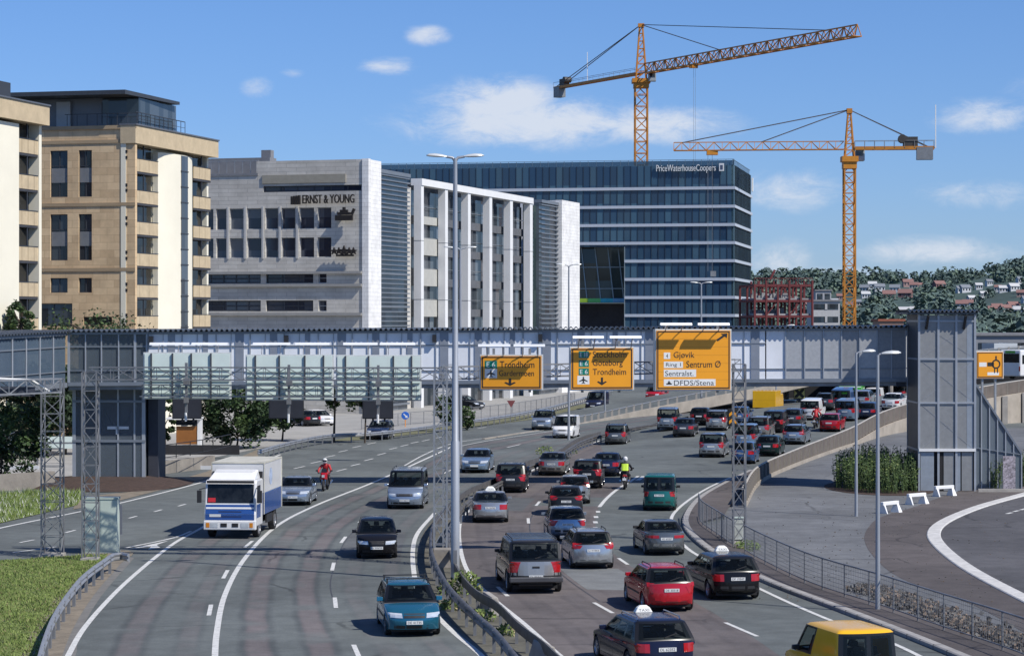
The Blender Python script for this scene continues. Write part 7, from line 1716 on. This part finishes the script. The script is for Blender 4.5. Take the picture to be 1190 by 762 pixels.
# queueing, nearest first
car('estate', 776, 787, NAVY, 'nearest navy estate taxi with a white roof sign, cut by the bottom edge', -19, taxi=True, num='DL 62352', tall=0, chrome=1)
car('estate', 858, 698, BLK, 'black estate taxi with a white roof sign beside the red estate car', -13, taxi=True, num='DF 19347', tall=0, norails=1)
car('wagon', 781, 712, REDP, 'bright red estate car in the queue', -12, tall=1, tail=(.62, .98), tailw=.13, num='DE 30318', strip=REDP)
car('caddy', 1012, 816, YELP, 'yellow van with two rear windows cut by the bottom right corner', -21, num='SK 70195', cat='van', tailw=.13)
car('bigsuv', 623, 690, paint('grey_suburban', (.035, .037, .04), .3), 'huge dark grey off-roader with a silver tailgate, filling its lane', -8, num='DJ 85561', tail=(.72, 1.14), tailw=.075, pz=.60, split=0, cat='off-roader', strip=TRIM)
car('wagon', 690, 662, SILV, 'silver estate car right of the huge dark off-roader', -7, tall=1, tail=(.78, 1.02), tailw=.17, num='LJ 41862', strip=SILV)
car('hatch', 660, 629, SILB, 'silver blue hatchback half hidden behind the huge off-roader', -4, num='DF 54019', tail=(.66, .92), tailw=.2)
car('hatch', 658, 600, CHAR, 'black hatchback between two silver hatchbacks in the middle lane', 0, num='CU 18870', tail=(.78, 1.0), tailw=.22)
car('smallhatch', 668, 586, SILV, 'small silver hatchback mostly hidden by the black hatchback', 2, num='DK 90246', tail=(.9, 1.25), tailw=.1)
car('sedan', 570, 608, SILV, 'silver saloon taxi with a roof sign next to the crash barrier', -1, taxi=True, num='DL 26743', strip=SILV)
car('oldsedan', 775, 646, GRYM, 'grey older saloon in the exit lane behind the black estate taxi', -8, num='VD 63207', tail=(.72, .84), tailw=.5, strip=CHROME, alloy=0)
car('caddy', 766, 594, TEAL, 'teal van with two rear windows in the exit lane', 7, num='SJ 15538', cat='van', tailw=.09, tail=(.72, 1.0))
car('mpv', 593, 573, CHAR, 'charcoal people carrier in the left lane beside the barrier', 4, num='DE 55826', norails=1, scale=.97)
car('suv', 682, 568, BLK, 'black compact off-roader left of the motorcyclist in yellow', 7, num='BR 33910', scale=.95, norails=1)
car('sedan', 640.5, 553, BEIG, 'pewter saloon next to the crash barrier at the footbridge shadow', 8, detail=True, num='DP 27455')
car('sedan', 703.5, 554, DBLU, 'dark blue saloon ahead of the black compact off-roader', 9, num='LH 80513')
car('mpv', 714.5, 517, GRYM, 'dark grey people carrier passing the end of the reserve', 12, detail=False, scale=.94)
car('mpv', 826, 532, SILV, 'silver people carrier in the exit lane left of the right mast', 15, detail=False, norails=1)
car('ludo', 774.5, 500, SILB, 'pale blue high-roofed family car ahead of the dark saloon', 13, detail=False)
car('sedan', 793.5, 508, GRYD, 'dark grey saloon between the pale blue family car and the silver off-roader', 14, detail=False)
car('hatch', 812, 495, BLK, 'black hatchback partly hidden ahead of the dark grey saloon', 15, detail=False)
car('suv', 831.5, 501, SILV, 'silver off-roader with a dark bumper next to the chevron sign', 16, detail=False, scale=.97)
car('hatch', 858, 493, MBLU, 'blue hatchback right of the chevron sign in the far queue', 17, detail=False)
car('smallhatch', 862.5, 539.5, MBLU, 'blue small hatchback by the parapet behind the right mast', 17, detail=False)
car('ludo', 864.5, 521, LBLU, 'light blue family car ahead of the blue small hatchback at the mast', 18, detail=False, scale=.97)
car('mpv', 880.5, 510, BEIG, 'pewter people carrier in the middle of the far queue', 18, detail=False)
car('hatch', 891, 530.5, GRNB, 'dark green hatchback next to the parapet', 19, detail=False)
car('wagon', 921, 517, SILB, 'silver blue estate car next to the parapet ahead of the dark green hatchback', 21, detail=False, tall=1, tail=(.75, 1.15), tailw=.12)
car('van', 898, 503.5, BLK, 'black van behind the yellow box lorry', 20, detail=False, scale=.9, cat='van')
car('hatch', 919, 496, GRYD, 'dark grey hatchback between the black van and the white van', 21, detail=False)
car('sedan', 914, 481, GRNB, 'dark teal saloon seen over the other roofs right of the yellow lorry', 22, detail=False)
car('van', 940.5, 489, WHI, 'white van in the middle of the far queue beside the motorcyclist in red', 22, detail=False, scale=.93, cat='van')
car('hatch', 963, 502, REDP, 'small red hatchback climbing next to the parapet', 23, detail=False)
car('van', 981.5, 490, LBLU, 'light blue van ahead of the red hatchback', 24, detail=False, scale=.95, cat='van')
car('wagon', 957, 478.5, GRYD, 'dark grey estate car left of the blue van in the far queue', 23, detail=False)
car('van', 976.5, 476, MBLU, 'blue van under the flyover beside the green lorry', 23, detail=False, cat='van')
car('hatch', 1006, 487, DBLU, 'dark blue hatchback right of the light blue van', 25, detail=False)
car('smallhatch', 1000, 473, SILV, 'little silver car left of the far white van', 25, detail=False)
car('van', 1014, 470.5, WHI, 'far white van left of the lift tower, above the white saloon', 26, detail=False, cat='van')
car('sedan', 1034, 476.5, WHI, 'white saloon climbing the ramp next to the lift tower', 27, detail=False)
car('suv', 1043, 466, GRYD, 'dark grey off-roader farthest up the ramp next to the lift tower', 30, detail=False)
# parked beyond the footbridge
car('sedan', 366, 495.5, CHAR, 'dark saloon parked under the trees behind the far barrier', -50, detail=False, group='cars parked by the offices')
car('hatch', 381, 495, WHI, 'white hatchback parked under the trees behind the far barrier', -40, 'front', detail=False, group='cars parked by the offices')
car('estate', 560, 476, CHAR, 'dark estate car in front of the white fins of the office block', -70, 'front', detail=False, group='cars parked by the offices')
# two-tone tailgate and lower body trim of the big off-roader, dark bumper of the van
for o in list(col.objects):
    if o.name.startswith('large_suv'):
        vs, fs, bvh, d = GEO['bigsuv']; m = patch(bvh, lightquad(-.86, .86, .64, 1.13), 'x', 12, 4, .007, -1); m.build('tailgate', paint('tailgate_silver', (.34, .335, .33), .5), o, local=True)
        m = MB(); m.box(-2.92, -2.72, -.95, .95, .42, .60); m.build('rear_bumper', M('bumper_grey', (.10, .10, .105), .4, .5, .1), o, local=True, bevel=.03)
        m = MB(); m.box(-2.745, -2.70, -.13, .13, .90, .97); m.build('tailgate_handle', TRIM, o, local=True); m = MB(); m.tube([(-2.6, .6, .32), (-2.6, -.6, .32)], .07, 8); m.build('exhaust', TRIM, o, local=True)
# ------------------------------------------------------------------ lorries and buses
def place(name, label, cat, px, py, head, end, L, group='vehicles on the motorway', z=None):
    b = GR(px, py) if z is None else G(px, py, z); head = head/K; f = Vector((math.sin(R(head)), math.cos(R(head)), 0))
    if end == 'front': f = -f
    c = b+f*(L/2 if end == 'rear' else -L/2); c.z = (ramp_z(c.x, c.y) if z is None else z)+.012
    return thing(name, label, cat, c, math.atan2(f.y, f.x), group)
def lorry(t, L, W, H, cabm, boxm, boxlow, low=.42, cabL=1.9, cabH=2.75, detail=True):
    w_ = W/2; xf = L/2
    m = MB(); P = []
    for x, zz in ((xf-.02, .55), (xf, 1.15), (xf-.10, 1.62), (xf-.28, cabH-.15), (xf-.45, cabH), (xf-cabL, cabH), (xf-cabL, .55)): P.append((x, zz))
    n = len(P); vs = [(x, y, z) for y in (-w_+.05, -w_+.0, w_-.0, w_-.05) for x, z in P]
    vs = [(x, -w_+(.04 if False else 0), z) for x, z in P]+[(x, w_, z) for x, z in P]; m.add(vs, [tuple(range(n))[::-1], tuple(range(n, 2*n))]+[(i, (i+1) % n, n+(i+1) % n, n+i) for i in range(n)])
    cab_ = m.build('cab', cabm, t, local=True, bevel=.06)
    def fx(z):
        for (a, za), (b, zb_) in zip(P, P[1:]):
            if za <= z <= zb_ and zb_ > za: return a+(b-a)*(z-za)/(zb_-za)
        return xf-.1
    def fq(y0, y1, z0, z1, name, mt, off=.012, par=t):
        q = MB(); q.quad((fx(z0)+off, y0, z0), (fx(z0)+off, y1, z0), (fx(z1)+off, y1, z1), (fx(z1)+off, y0, z1)); return q.build(name, mt, par, local=True)
    fq(-w_+.12, w_-.12, 1.68, cabH-.2, 'windscreen', CGO)
    fq(-w_+.06, w_-.06, 1.16, 1.60, 'lower_cab', boxlow, .009); fq(-w_+.06, w_-.06, .88, 1.145, 'lower_cab', boxlow, .009); fq(-w_+.08, w_-.08, 1.40, 1.49, 'stripe', WHI, .02)
    if detail:
        fq(-.55, .55, 1.02, 1.30, 'grille', M('grille_navy', (.02, .035, .10), .5, .2, .1), .016); fq(-w_+.25, -w_+.8, 1.03, 1.16, 'number_plate', PLATE, .02)
        q = MB(); q.box(xf-.25, xf+.10, -w_-.02, w_+.02, .42, .86); bp = q.build('bumper', WHI, t, local=True, bevel=.04)
        for s in (-1, 1):
            for a, b, mt, nm in ((.55, .92, HEADL, 'headlight'), (.96, 1.12, AMBER, 'indicator')): q = MB(); q.box(xf+.10, xf+.115, min(s*a, s*b), max(s*a, s*b), .54, .76); q.build(nm, mt, t, local=True)
            q = MB(); q.box(xf+.102, xf+.116, min(s*.12, s*.42), max(s*.12, s*.42), .56, .74); q.build('fog_lamp', TRIM, t, local=True)
            q = MB(); q.box(xf+.0, xf+.14, min(s*(w_+.12), s*(w_+.32)), max(s*(w_+.12), s*(w_+.32)), 1.70, 2.28); q.bar((xf-.25, s*w_, 2.38), (xf+.05, s*(w_+.22), 2.32), .04); q.build('mirror', TRIM, t, local=True)
            q = MB(); q.quad((xf-.35, s*(w_+.012), 1.68), (xf-1.25, s*(w_+.012), 1.68), (xf-1.25, s*(w_+.012), cabH-.28), (xf-.45, s*(w_+.012), cabH-.28)); q.build('side_window', CGO, t, local=True)
            q = MB(); q.box(xf-1.32, xf-.3, s*w_-.006+.0, s*w_+.006, .95, 1.58); q.build('door', boxlow, t, local=True)
        q = MB(); q.hexa([(xf-.42, -w_+.1, cabH+.0), (xf-.42, w_-.1, cabH+.0), (xf-cabL+.1, w_-.1, cabH+.0), (xf-cabL+.1, -w_+.1, cabH+.0), (xf-.9, -w_+.3, cabH+.32), (xf-.9, w_-.3, cabH+.32), (xf-cabL+.1, w_-.2, cabH+.42), (xf-cabL+.1, -w_+.2, cabH+.42)]); q.build('roof_deflector', WHI, t, local=True, bevel=.04)
        q = MB(); q.box(xf-.2, xf-.12, -w_+.1, w_-.1, cabH-.14, cabH-.02); q.build('sun_visor', TRIM, t, local=True)
        fq(-w_+.16, -w_+.52, 1.72, 1.92, 'red_pennant', M('pennant_red', (.5, .02, .03), .6, 0, .1), .02)
    q = MB(); xb0, xb1 = -L/2, xf-cabL-.12; zmid = 1.0+(H-1.0)*low; q.box(xb0, xb1, -w_-.03, w_+.03, zmid, H); q.build('box_body', boxm, t, local=True, bevel=.02)
    q = MB(); q.box(xb0, xb1, -w_-.03, w_+.03, .98, zmid-.005); q.build('box_lower', boxlow, t, local=True, bevel=.02)
    if detail:
        q = MB()
        for x in (xb0+.03, xb1-.03): q.box(x-.05, x+.05, -w_-.055, -w_-.03, 1.0, H); q.box(x-.05, x+.05, w_+.03, w_+.055, 1.0, H)
        q.box(xb0, xb1+.02, -w_-.05, w_+.05, H+.0, H+.07); q.build('box_edge', M('box_edge_cream', (.52, .50, .42), .5, 0, .2), t, local=True)
        for s in (-1, 1):
            q = MB(); q.box(xb1+.0, xb1+.12, min(s*(w_-.28), s*(w_-.02)), max(s*(w_-.28), s*(w_-.02)), H-.72, H-.36); q.build('marker_lamp', TRIM, t, local=True)
        q = MB(); q.lathe([(.0, .005), (.42, .005), (.42, .0)], 20, 'y', ((xb0+xb1)/2+.6, w_+.035, zmid+.7)); q.build('emblem', M('emblem_blue', (.35, .42, .55), .5, 0, .3, 3), t, local=True)
    q = MB(); q.box(xb0, xf-.3, -w_+.25, w_-.25, .55, .95); q.box(xb0+.3, xb1-1.2, -w_+.05, -w_+.12, .5, .9); q.box(xb0+2.2, xb1-1.2, w_-.12, w_-.05, .5, .9); q.build('chassis', TRIM, t, local=True)
    for x in (xf-1.15, -L/2+1.6):
        for s in (-1, 1): wheel_parts(t, x, s*(w_-.16), .47, .30, False, s, HUB)
BLUC = paint('lorry_blue', (.03, .09, .30), .1)
t = place('box_lorry', 'white and blue box lorry coming this way on the left carriageway', 'lorry', 267, 626, 6, 'front', 6.6); t.scale = (.94,)*3; lorry(t, 7.0, 2.45, 3.42, WHI, WHI, BLUC)
t = place('box_lorry', 'yellow box lorry seen from behind in the far queue', 'lorry', 888, 486, 20, 'rear', 5.5, z=.55); lorry(t, 5.5, 2.1, 2.55, YELP, YELP, YELP, detail=False, cabH=2.2)
GRNP = paint('bright_green', (.06, .36, .03), 0); ORP = paint('orange_red', (.50, .10, .02), 0)
t = place('box_lorry', 'bright green lorry coming out from under the flyover', 'lorry', 988, 465, 15, 'front', 7, z=1.0); lorry(t, 7, 2.5, 3.1, GRNP, GRNP, GRNP, detail=False)
t = place('box_lorry', 'orange lorry behind the far white van left of the lift tower', 'lorry', 1014, 460, 22, 'rear', 6); lorry(t, 6, 2.4, 2.9, ORP, ORP, ORP, detail=False)
# vehicles on the ramp at the right edge
def bus(px, py, z, head, label, colr, L=9.5, H=3.15, W=2.5, end='rear', green=True):
    t = place('coach', label, 'coach', px, py, head, end, L, z=z); w_ = W/2
    m = MB(); m.box(-L/2, L/2, -w_, w_, .35, H); m.build('body', colr, t, local=True, bevel=.14)
    m = MB(); m.quad((-L/2-.012, -w_+.15, H-1.35), (-L/2-.012, w_-.15, H-1.35), (-L/2-.012, w_-.15, H-.4), (-L/2-.012, -w_+.15, H-.4)); m.build('rear_window', CGO, t, local=True)
    for s in (-1, 1):
        for k in range(6): x = -L/2+.3+k*(L-.6)/6; m = MB(); m.box(x+.03, x+(L-.6)/6-.03, s*w_-.01, s*w_+.012, H-1.5, H-.55); m.build('side_window', CGO, t, local=True)
        m = MB(); m.box(-L/2-.02, -L/2+.02, min(s*(w_-.2), s*(w_-.05)), max(s*(w_-.2), s*(w_-.05)), .9, 1.4); m.build('taillight', TAIL, t, local=True)
    m = MB(); m.quad((L/2+.012, -w_+.12, 1.2), (L/2+.012, w_-.12, 1.2), (L/2+.012, w_-.12, H-.35), (L/2+.012, -w_+.12, H-.35)); m.build('windscreen', CGO, t, local=True)
    if green:
        m = MB()
        for s in (-1, 1): m.box(-L*.1, L*.2, s*w_-.012, s*w_+.015, H-.5, H-.1)
        m.box(-L/2-.016, -L/2-.004, -.6, .6, H-.36, H-.1); m.build('livery', GRNP, t, local=True)
    for x in (-L/2+2.2, L/2-2.0):
        for s in (-1, 1): wheel_parts(t, x, s*(w_-.16), .48, .3, False, s, HUB)
bus(1174, 441, 3.4, 60, 'white coach with green markings on the ramp behind the orange roundabout sign', WHI)
t = place('box_lorry', 'white box lorry above the orange roundabout sign on the ramp', 'lorry', 1148, 425, 75, 'rear', 7, z=3.0); lorry(t, 7, 2.4, 3.3, WHI, paint('box_grey_white', (.40, .43, .46), 0), paint('box_grey_white', (.40, .43, .46), 0), detail=False)
bus(1200, 428, 3.6, 62, 'bright green bus cut by the right edge ahead of the white coach', GRNP, green=False)

# ------------------------------------------------------------------ motorcycles and riders
SKIN = M('skin', (.45, .27, .19), .6, 0, .1); HELM = M('helmet_white', (.62, .62, .62), .25, 0, .1, coat=.5); VIS = M('visor', (.02, .02, .025), .1, 0, .1)
def skin_body(jm, tm, boots, lean):
    V = []; Rr = []; E = []
    def add(p, r, par=None):
        V.append(p); Rr.append(r)
        if par is not None: E.append((par, len(V)-1))
        return len(V)-1
    l = lean
    pel = add((-.22, 0, .88), .165); wa = add((-.18+l*.25, 0, 1.05), .15, pel); ch = add((-.10+l*.6, 0, 1.27), .185, wa); up = add((-.04+l*.8, 0, 1.42), .13, ch); ne = add((0+l*.9, 0, 1.52), .065, up); add((.04+l, 0, 1.62), .075, ne)
    for s in (-1, 1):
        sh = add((-.04+l*.75, s*.22, 1.40), .085, up); el = add((.20+l*.6, s*.36, 1.16), .062, sh); wr = add((.46, s*.33, 1.04), .046, el); add((.54, s*.31, 1.03), .045, wr)
        hp = add((-.16, s*.13, .86), .12, pel); kn = add((.26, s*.25, .74), .082, hp); an = add((.0, s*.22, .38), .058, kn); add((.14, s*.23, .33), .05, an)
    me = bpy.data.meshes.new('body'); me.from_pydata(V, E, []); ob = bpy.data.objects.new('body', me); col.objects.link(ob)
    md = ob.modifiers.new('skin', 'SKIN'); sv = me.skin_vertices[0].data
    for i, r in enumerate(Rr): sv[i].radius = (r, r)
    sv[0].use_root = True
    sb = ob.modifiers.new('sub', 'SUBSURF'); sb.levels = 1; sb.render_levels = 1
    dg = bpy.context.evaluated_depsgraph_get(); dg.update(); m2 = bpy.data.meshes.new_from_object(ob.evaluated_get(dg)); bpy.data.objects.remove(ob)
    for m_ in (jm, tm, boots): m2.materials.append(m_)
    for p in m2.polygons: c = p.center; p.material_index = 2 if c.z < .45 else (1 if c.z < .93 else 0); p.use_smooth = True
    return m2
def rider(t0, jm, label, tm=TRIM, vest=None, lean=.12, helm=HELM):
    t = thing('person', label, 'person', t0.location, t0.rotation_euler[2]); t.scale = t0.scale
    ob = bpy.data.objects.new('body', skin_body(jm, tm, TRIM, lean)); col.objects.link(ob); ob.parent = t
    hx, hz = .08+lean, 1.69
    m = MB(); m.lathe([(.0, -.16), (.09, -.15), (.125, -.08), (.138, 0), (.125, .08), (.08, .135), (0, .155)], 16, 'z', (hx, 0, hz)); m.build('helmet', helm, t, local=True, smooth=60)
    m = MB(); n = 8
    for k in range(n):
        a0, a1 = -1.0+2.0*k/n, -1.0+2.0*(k+1)/n; P = lambda a, z: (hx+.143*math.cos(a), .143*math.sin(a), hz+z); m.quad(P(a0, -.045), P(a1, -.045), P(a1, .05), P(a0, .05))
    m.build('visor', VIS, t, local=True)
    for s in (-1, 1):   # gloved hands closed round the grips
        m = MB(); m.hexa([(.49, s*.31-.045, 1.0), (.57, s*.31-.045, 1.0), (.57, s*.31+.045, 1.0), (.49, s*.31+.045, 1.0), (.49, s*.31-.04, 1.045), (.56, s*.31-.04, 1.05), (.56, s*.31+.04, 1.05), (.49, s*.31+.04, 1.045)])
        for k in range(4): y = s*.31+(k-1.5)*.022; ln = (.9, 1, .95, .8)[k]; m.tube([(.56, y, 1.045), (.60, y, 1.03), (.605, y, 1.0), (.58, y, .985*1+.005*(1-ln))], [.010, .0095, .009, .008], 6)
        m.tube([(.52, s*.31-s*.045, 1.02), (.56, s*.31-s*.06, 1.005), (.585, s*.31-s*.05, .99)], [.012, .011, .009], 6); m.build('glove', TRIM, t, local=True, smooth=60)
    if vest:
        m = MB()
        for x, sg in ((-.31+lean*.35, -1), (.10+lean*.6, 1)):
            xs_ = [(-.19, x-.0), (-.1, x+sg*.035), (.1, x+sg*.035), (.19, x)]
            for (ya, xa), (yb, xb) in zip(xs_, xs_[1:]): m.quad((xa-.05+lean*.05, ya, 1.05), (xb-.05+lean*.05, yb, 1.05), (xb+.07+lean*.3, yb, 1.44), (xa+.07+lean*.3, ya, 1.44))
        m.build('vest', vest, t, local=True)
    return t
def motorbike(px, py, head, end, colr, label):
    t = place('motorcycle', label, 'motorcycle', px, py, head, end, 2.1)
    for x, nm in ((.72, 'front_wheel'), (-.72, 'rear_wheel')):
        m = MB(); m.lathe([(.22, -.05), (.29, -.065), (.315, -.03), (.315, .03), (.29, .065), (.22, .05)], 20, 'y'); w_ = m.build('wheel', TYRE, t, local=True, smooth=40); w_.location = (x, 0, .315)
        m = MB(); m.lathe([(.0, -.05), (.06, -.05), (.06, .05), (0, .05)], 10, 'y'); m.lathe([(.21, -.035), (.225, -.035), (.225, .035), (.21, .035)], 16, 'y')
        for k in range(5): a = 2*PI*k/5; m.bar((0, 0, 0), (.21*math.cos(a), 0, .21*math.sin(a)), .035)
        m.build('rim', HUB, w_, local=True)
    m = MB(); m.hexa([(-.35, -.13, .38), (.42, -.15, .36), (.42, .15, .36), (-.35, .13, .38), (-.3, -.14, .72), (.5, -.16, .78), (.5, .16, .78), (-.3, .14, .72)]); m.build('engine', M('engine_metal', (.10, .10, .105), .4, .6, .2), t, local=True, bevel=.04)
    m = MB(); m.hexa([(.05, -.15, .72), (.55, -.17, .76), (.55, .17, .76), (.05, .15, .72), (.08, -.12, .93), (.45, -.13, .98), (.45, .13, .98), (.08, .12, .93)]); m.build('tank', colr, t, local=True, bevel=.05)
    m = MB(); m.hexa([(.55, -.20, .62), (.88, -.10, .70), (.88, .10, .70), (.55, .20, .62), (.58, -.22, 1.05), (.80, -.12, 1.0), (.80, .12, 1.0), (.58, .22, 1.05)]); m.hexa([(-.95, -.12, .74), (-.2, -.15, .66), (-.2, .15, .66), (-.95, .12, .74), (-.98, -.08, .86), (-.2, -.12, .80), (-.2, .12, .80), (-.98, .08, .86)]); m.build('fairing', colr, t, local=True, bevel=.04)
    m = MB(); m.hexa([(-.62, -.14, .78), (.1, -.14, .76), (.1, .14, .76), (-.62, .14, .78), (-.6, -.1, .87), (.08, -.1, .84), (.08, .1, .84), (-.6, .1, .87)]); m.build('saddle', TRIM, t, local=True, bevel=.03)
    m = MB(); m.tube([(.52, -.40, 1.02), (.56, -.2, 1.04), (.56, .2, 1.04), (.52, .40, 1.02)], .016, 8); m.bar((.60, -.09, 1.0), (.72, -.09, .32), .045); m.bar((.60, .09, 1.0), (.72, .09, .32), .045); m.build('fork', CHROME, t, local=True)
    m = MB(); m.quad((.62, -.16, 1.05), (.62, .16, 1.05), (.50, .13, 1.25), (.50, -.13, 1.25)); m.build('windshield', VIS, t, local=True)
    m = MB(); m.box(.865, .89, -.08, .08, .78, .92); m.build('headlight', HEADL, t, local=True); m = MB(); m.box(-.995, -.96, -.08, .08, .76, .85); m.build('taillight', TAIL, t, local=True)
    m = MB(); m.box(-1.02, -1.0, -.11, .11, .52, .66); m.bar((-.98, 0, .74), (-1.0, 0, .6), .03); m.build('number_plate', PLATE, t, local=True)
    for s in (-1, 1):
        m = MB(); m.tube([(.35, s*.17, .36), (-.3, s*.2, .36), (-.85, s*.24, .52)], [.03, .045, .055], 8); m.build('exhaust', CHROME, t, local=True); m = MB(); m.box(.46, .52, s*.42-.06, s*.42+.06, 1.10, 1.18); m.bar((.5, s*.36, 1.03), (.5, s*.42, 1.12), .018); m.build('mirror', TRIM, t, local=True)
    return t
REDJ = M('red_leather', (.42, .02, .025), .55, 0, .12, 6); BLKJ = M('black_jacket', (.02, .02, .024), .6, 0, .2, 5); HIVIS = M('hi_vis_yellow', (.52, .74, .05), .6, 0, .08, 4)
b = motorbike(375, 571, 6, 'front', REDP, 'red motorcycle coming this way behind the silver saloon'); rider(b, REDJ, 'rider in red jacket and pale helmet on the oncoming red motorcycle', lean=.16)
b = motorbike(725.5, 569, 8, 'rear', REDP, 'motorcycle with a red tail riding away in the exit lane beside the black off-roader'); rider(b, BLKJ, 'rider in a yellow high-visibility vest and white helmet, seen from behind', vest=HIVIS, lean=.06)
b = motorbike(946, 498.5, 22, 'rear', BLK, 'dark motorcycle in the far queue between the white van and the red hatchback'); rider(b, REDJ, 'rider in a dark red jacket in the far queue beside the white van', lean=.1, helm=M('helmet_dark', (.05, .03, .03), .3, 0, .1))
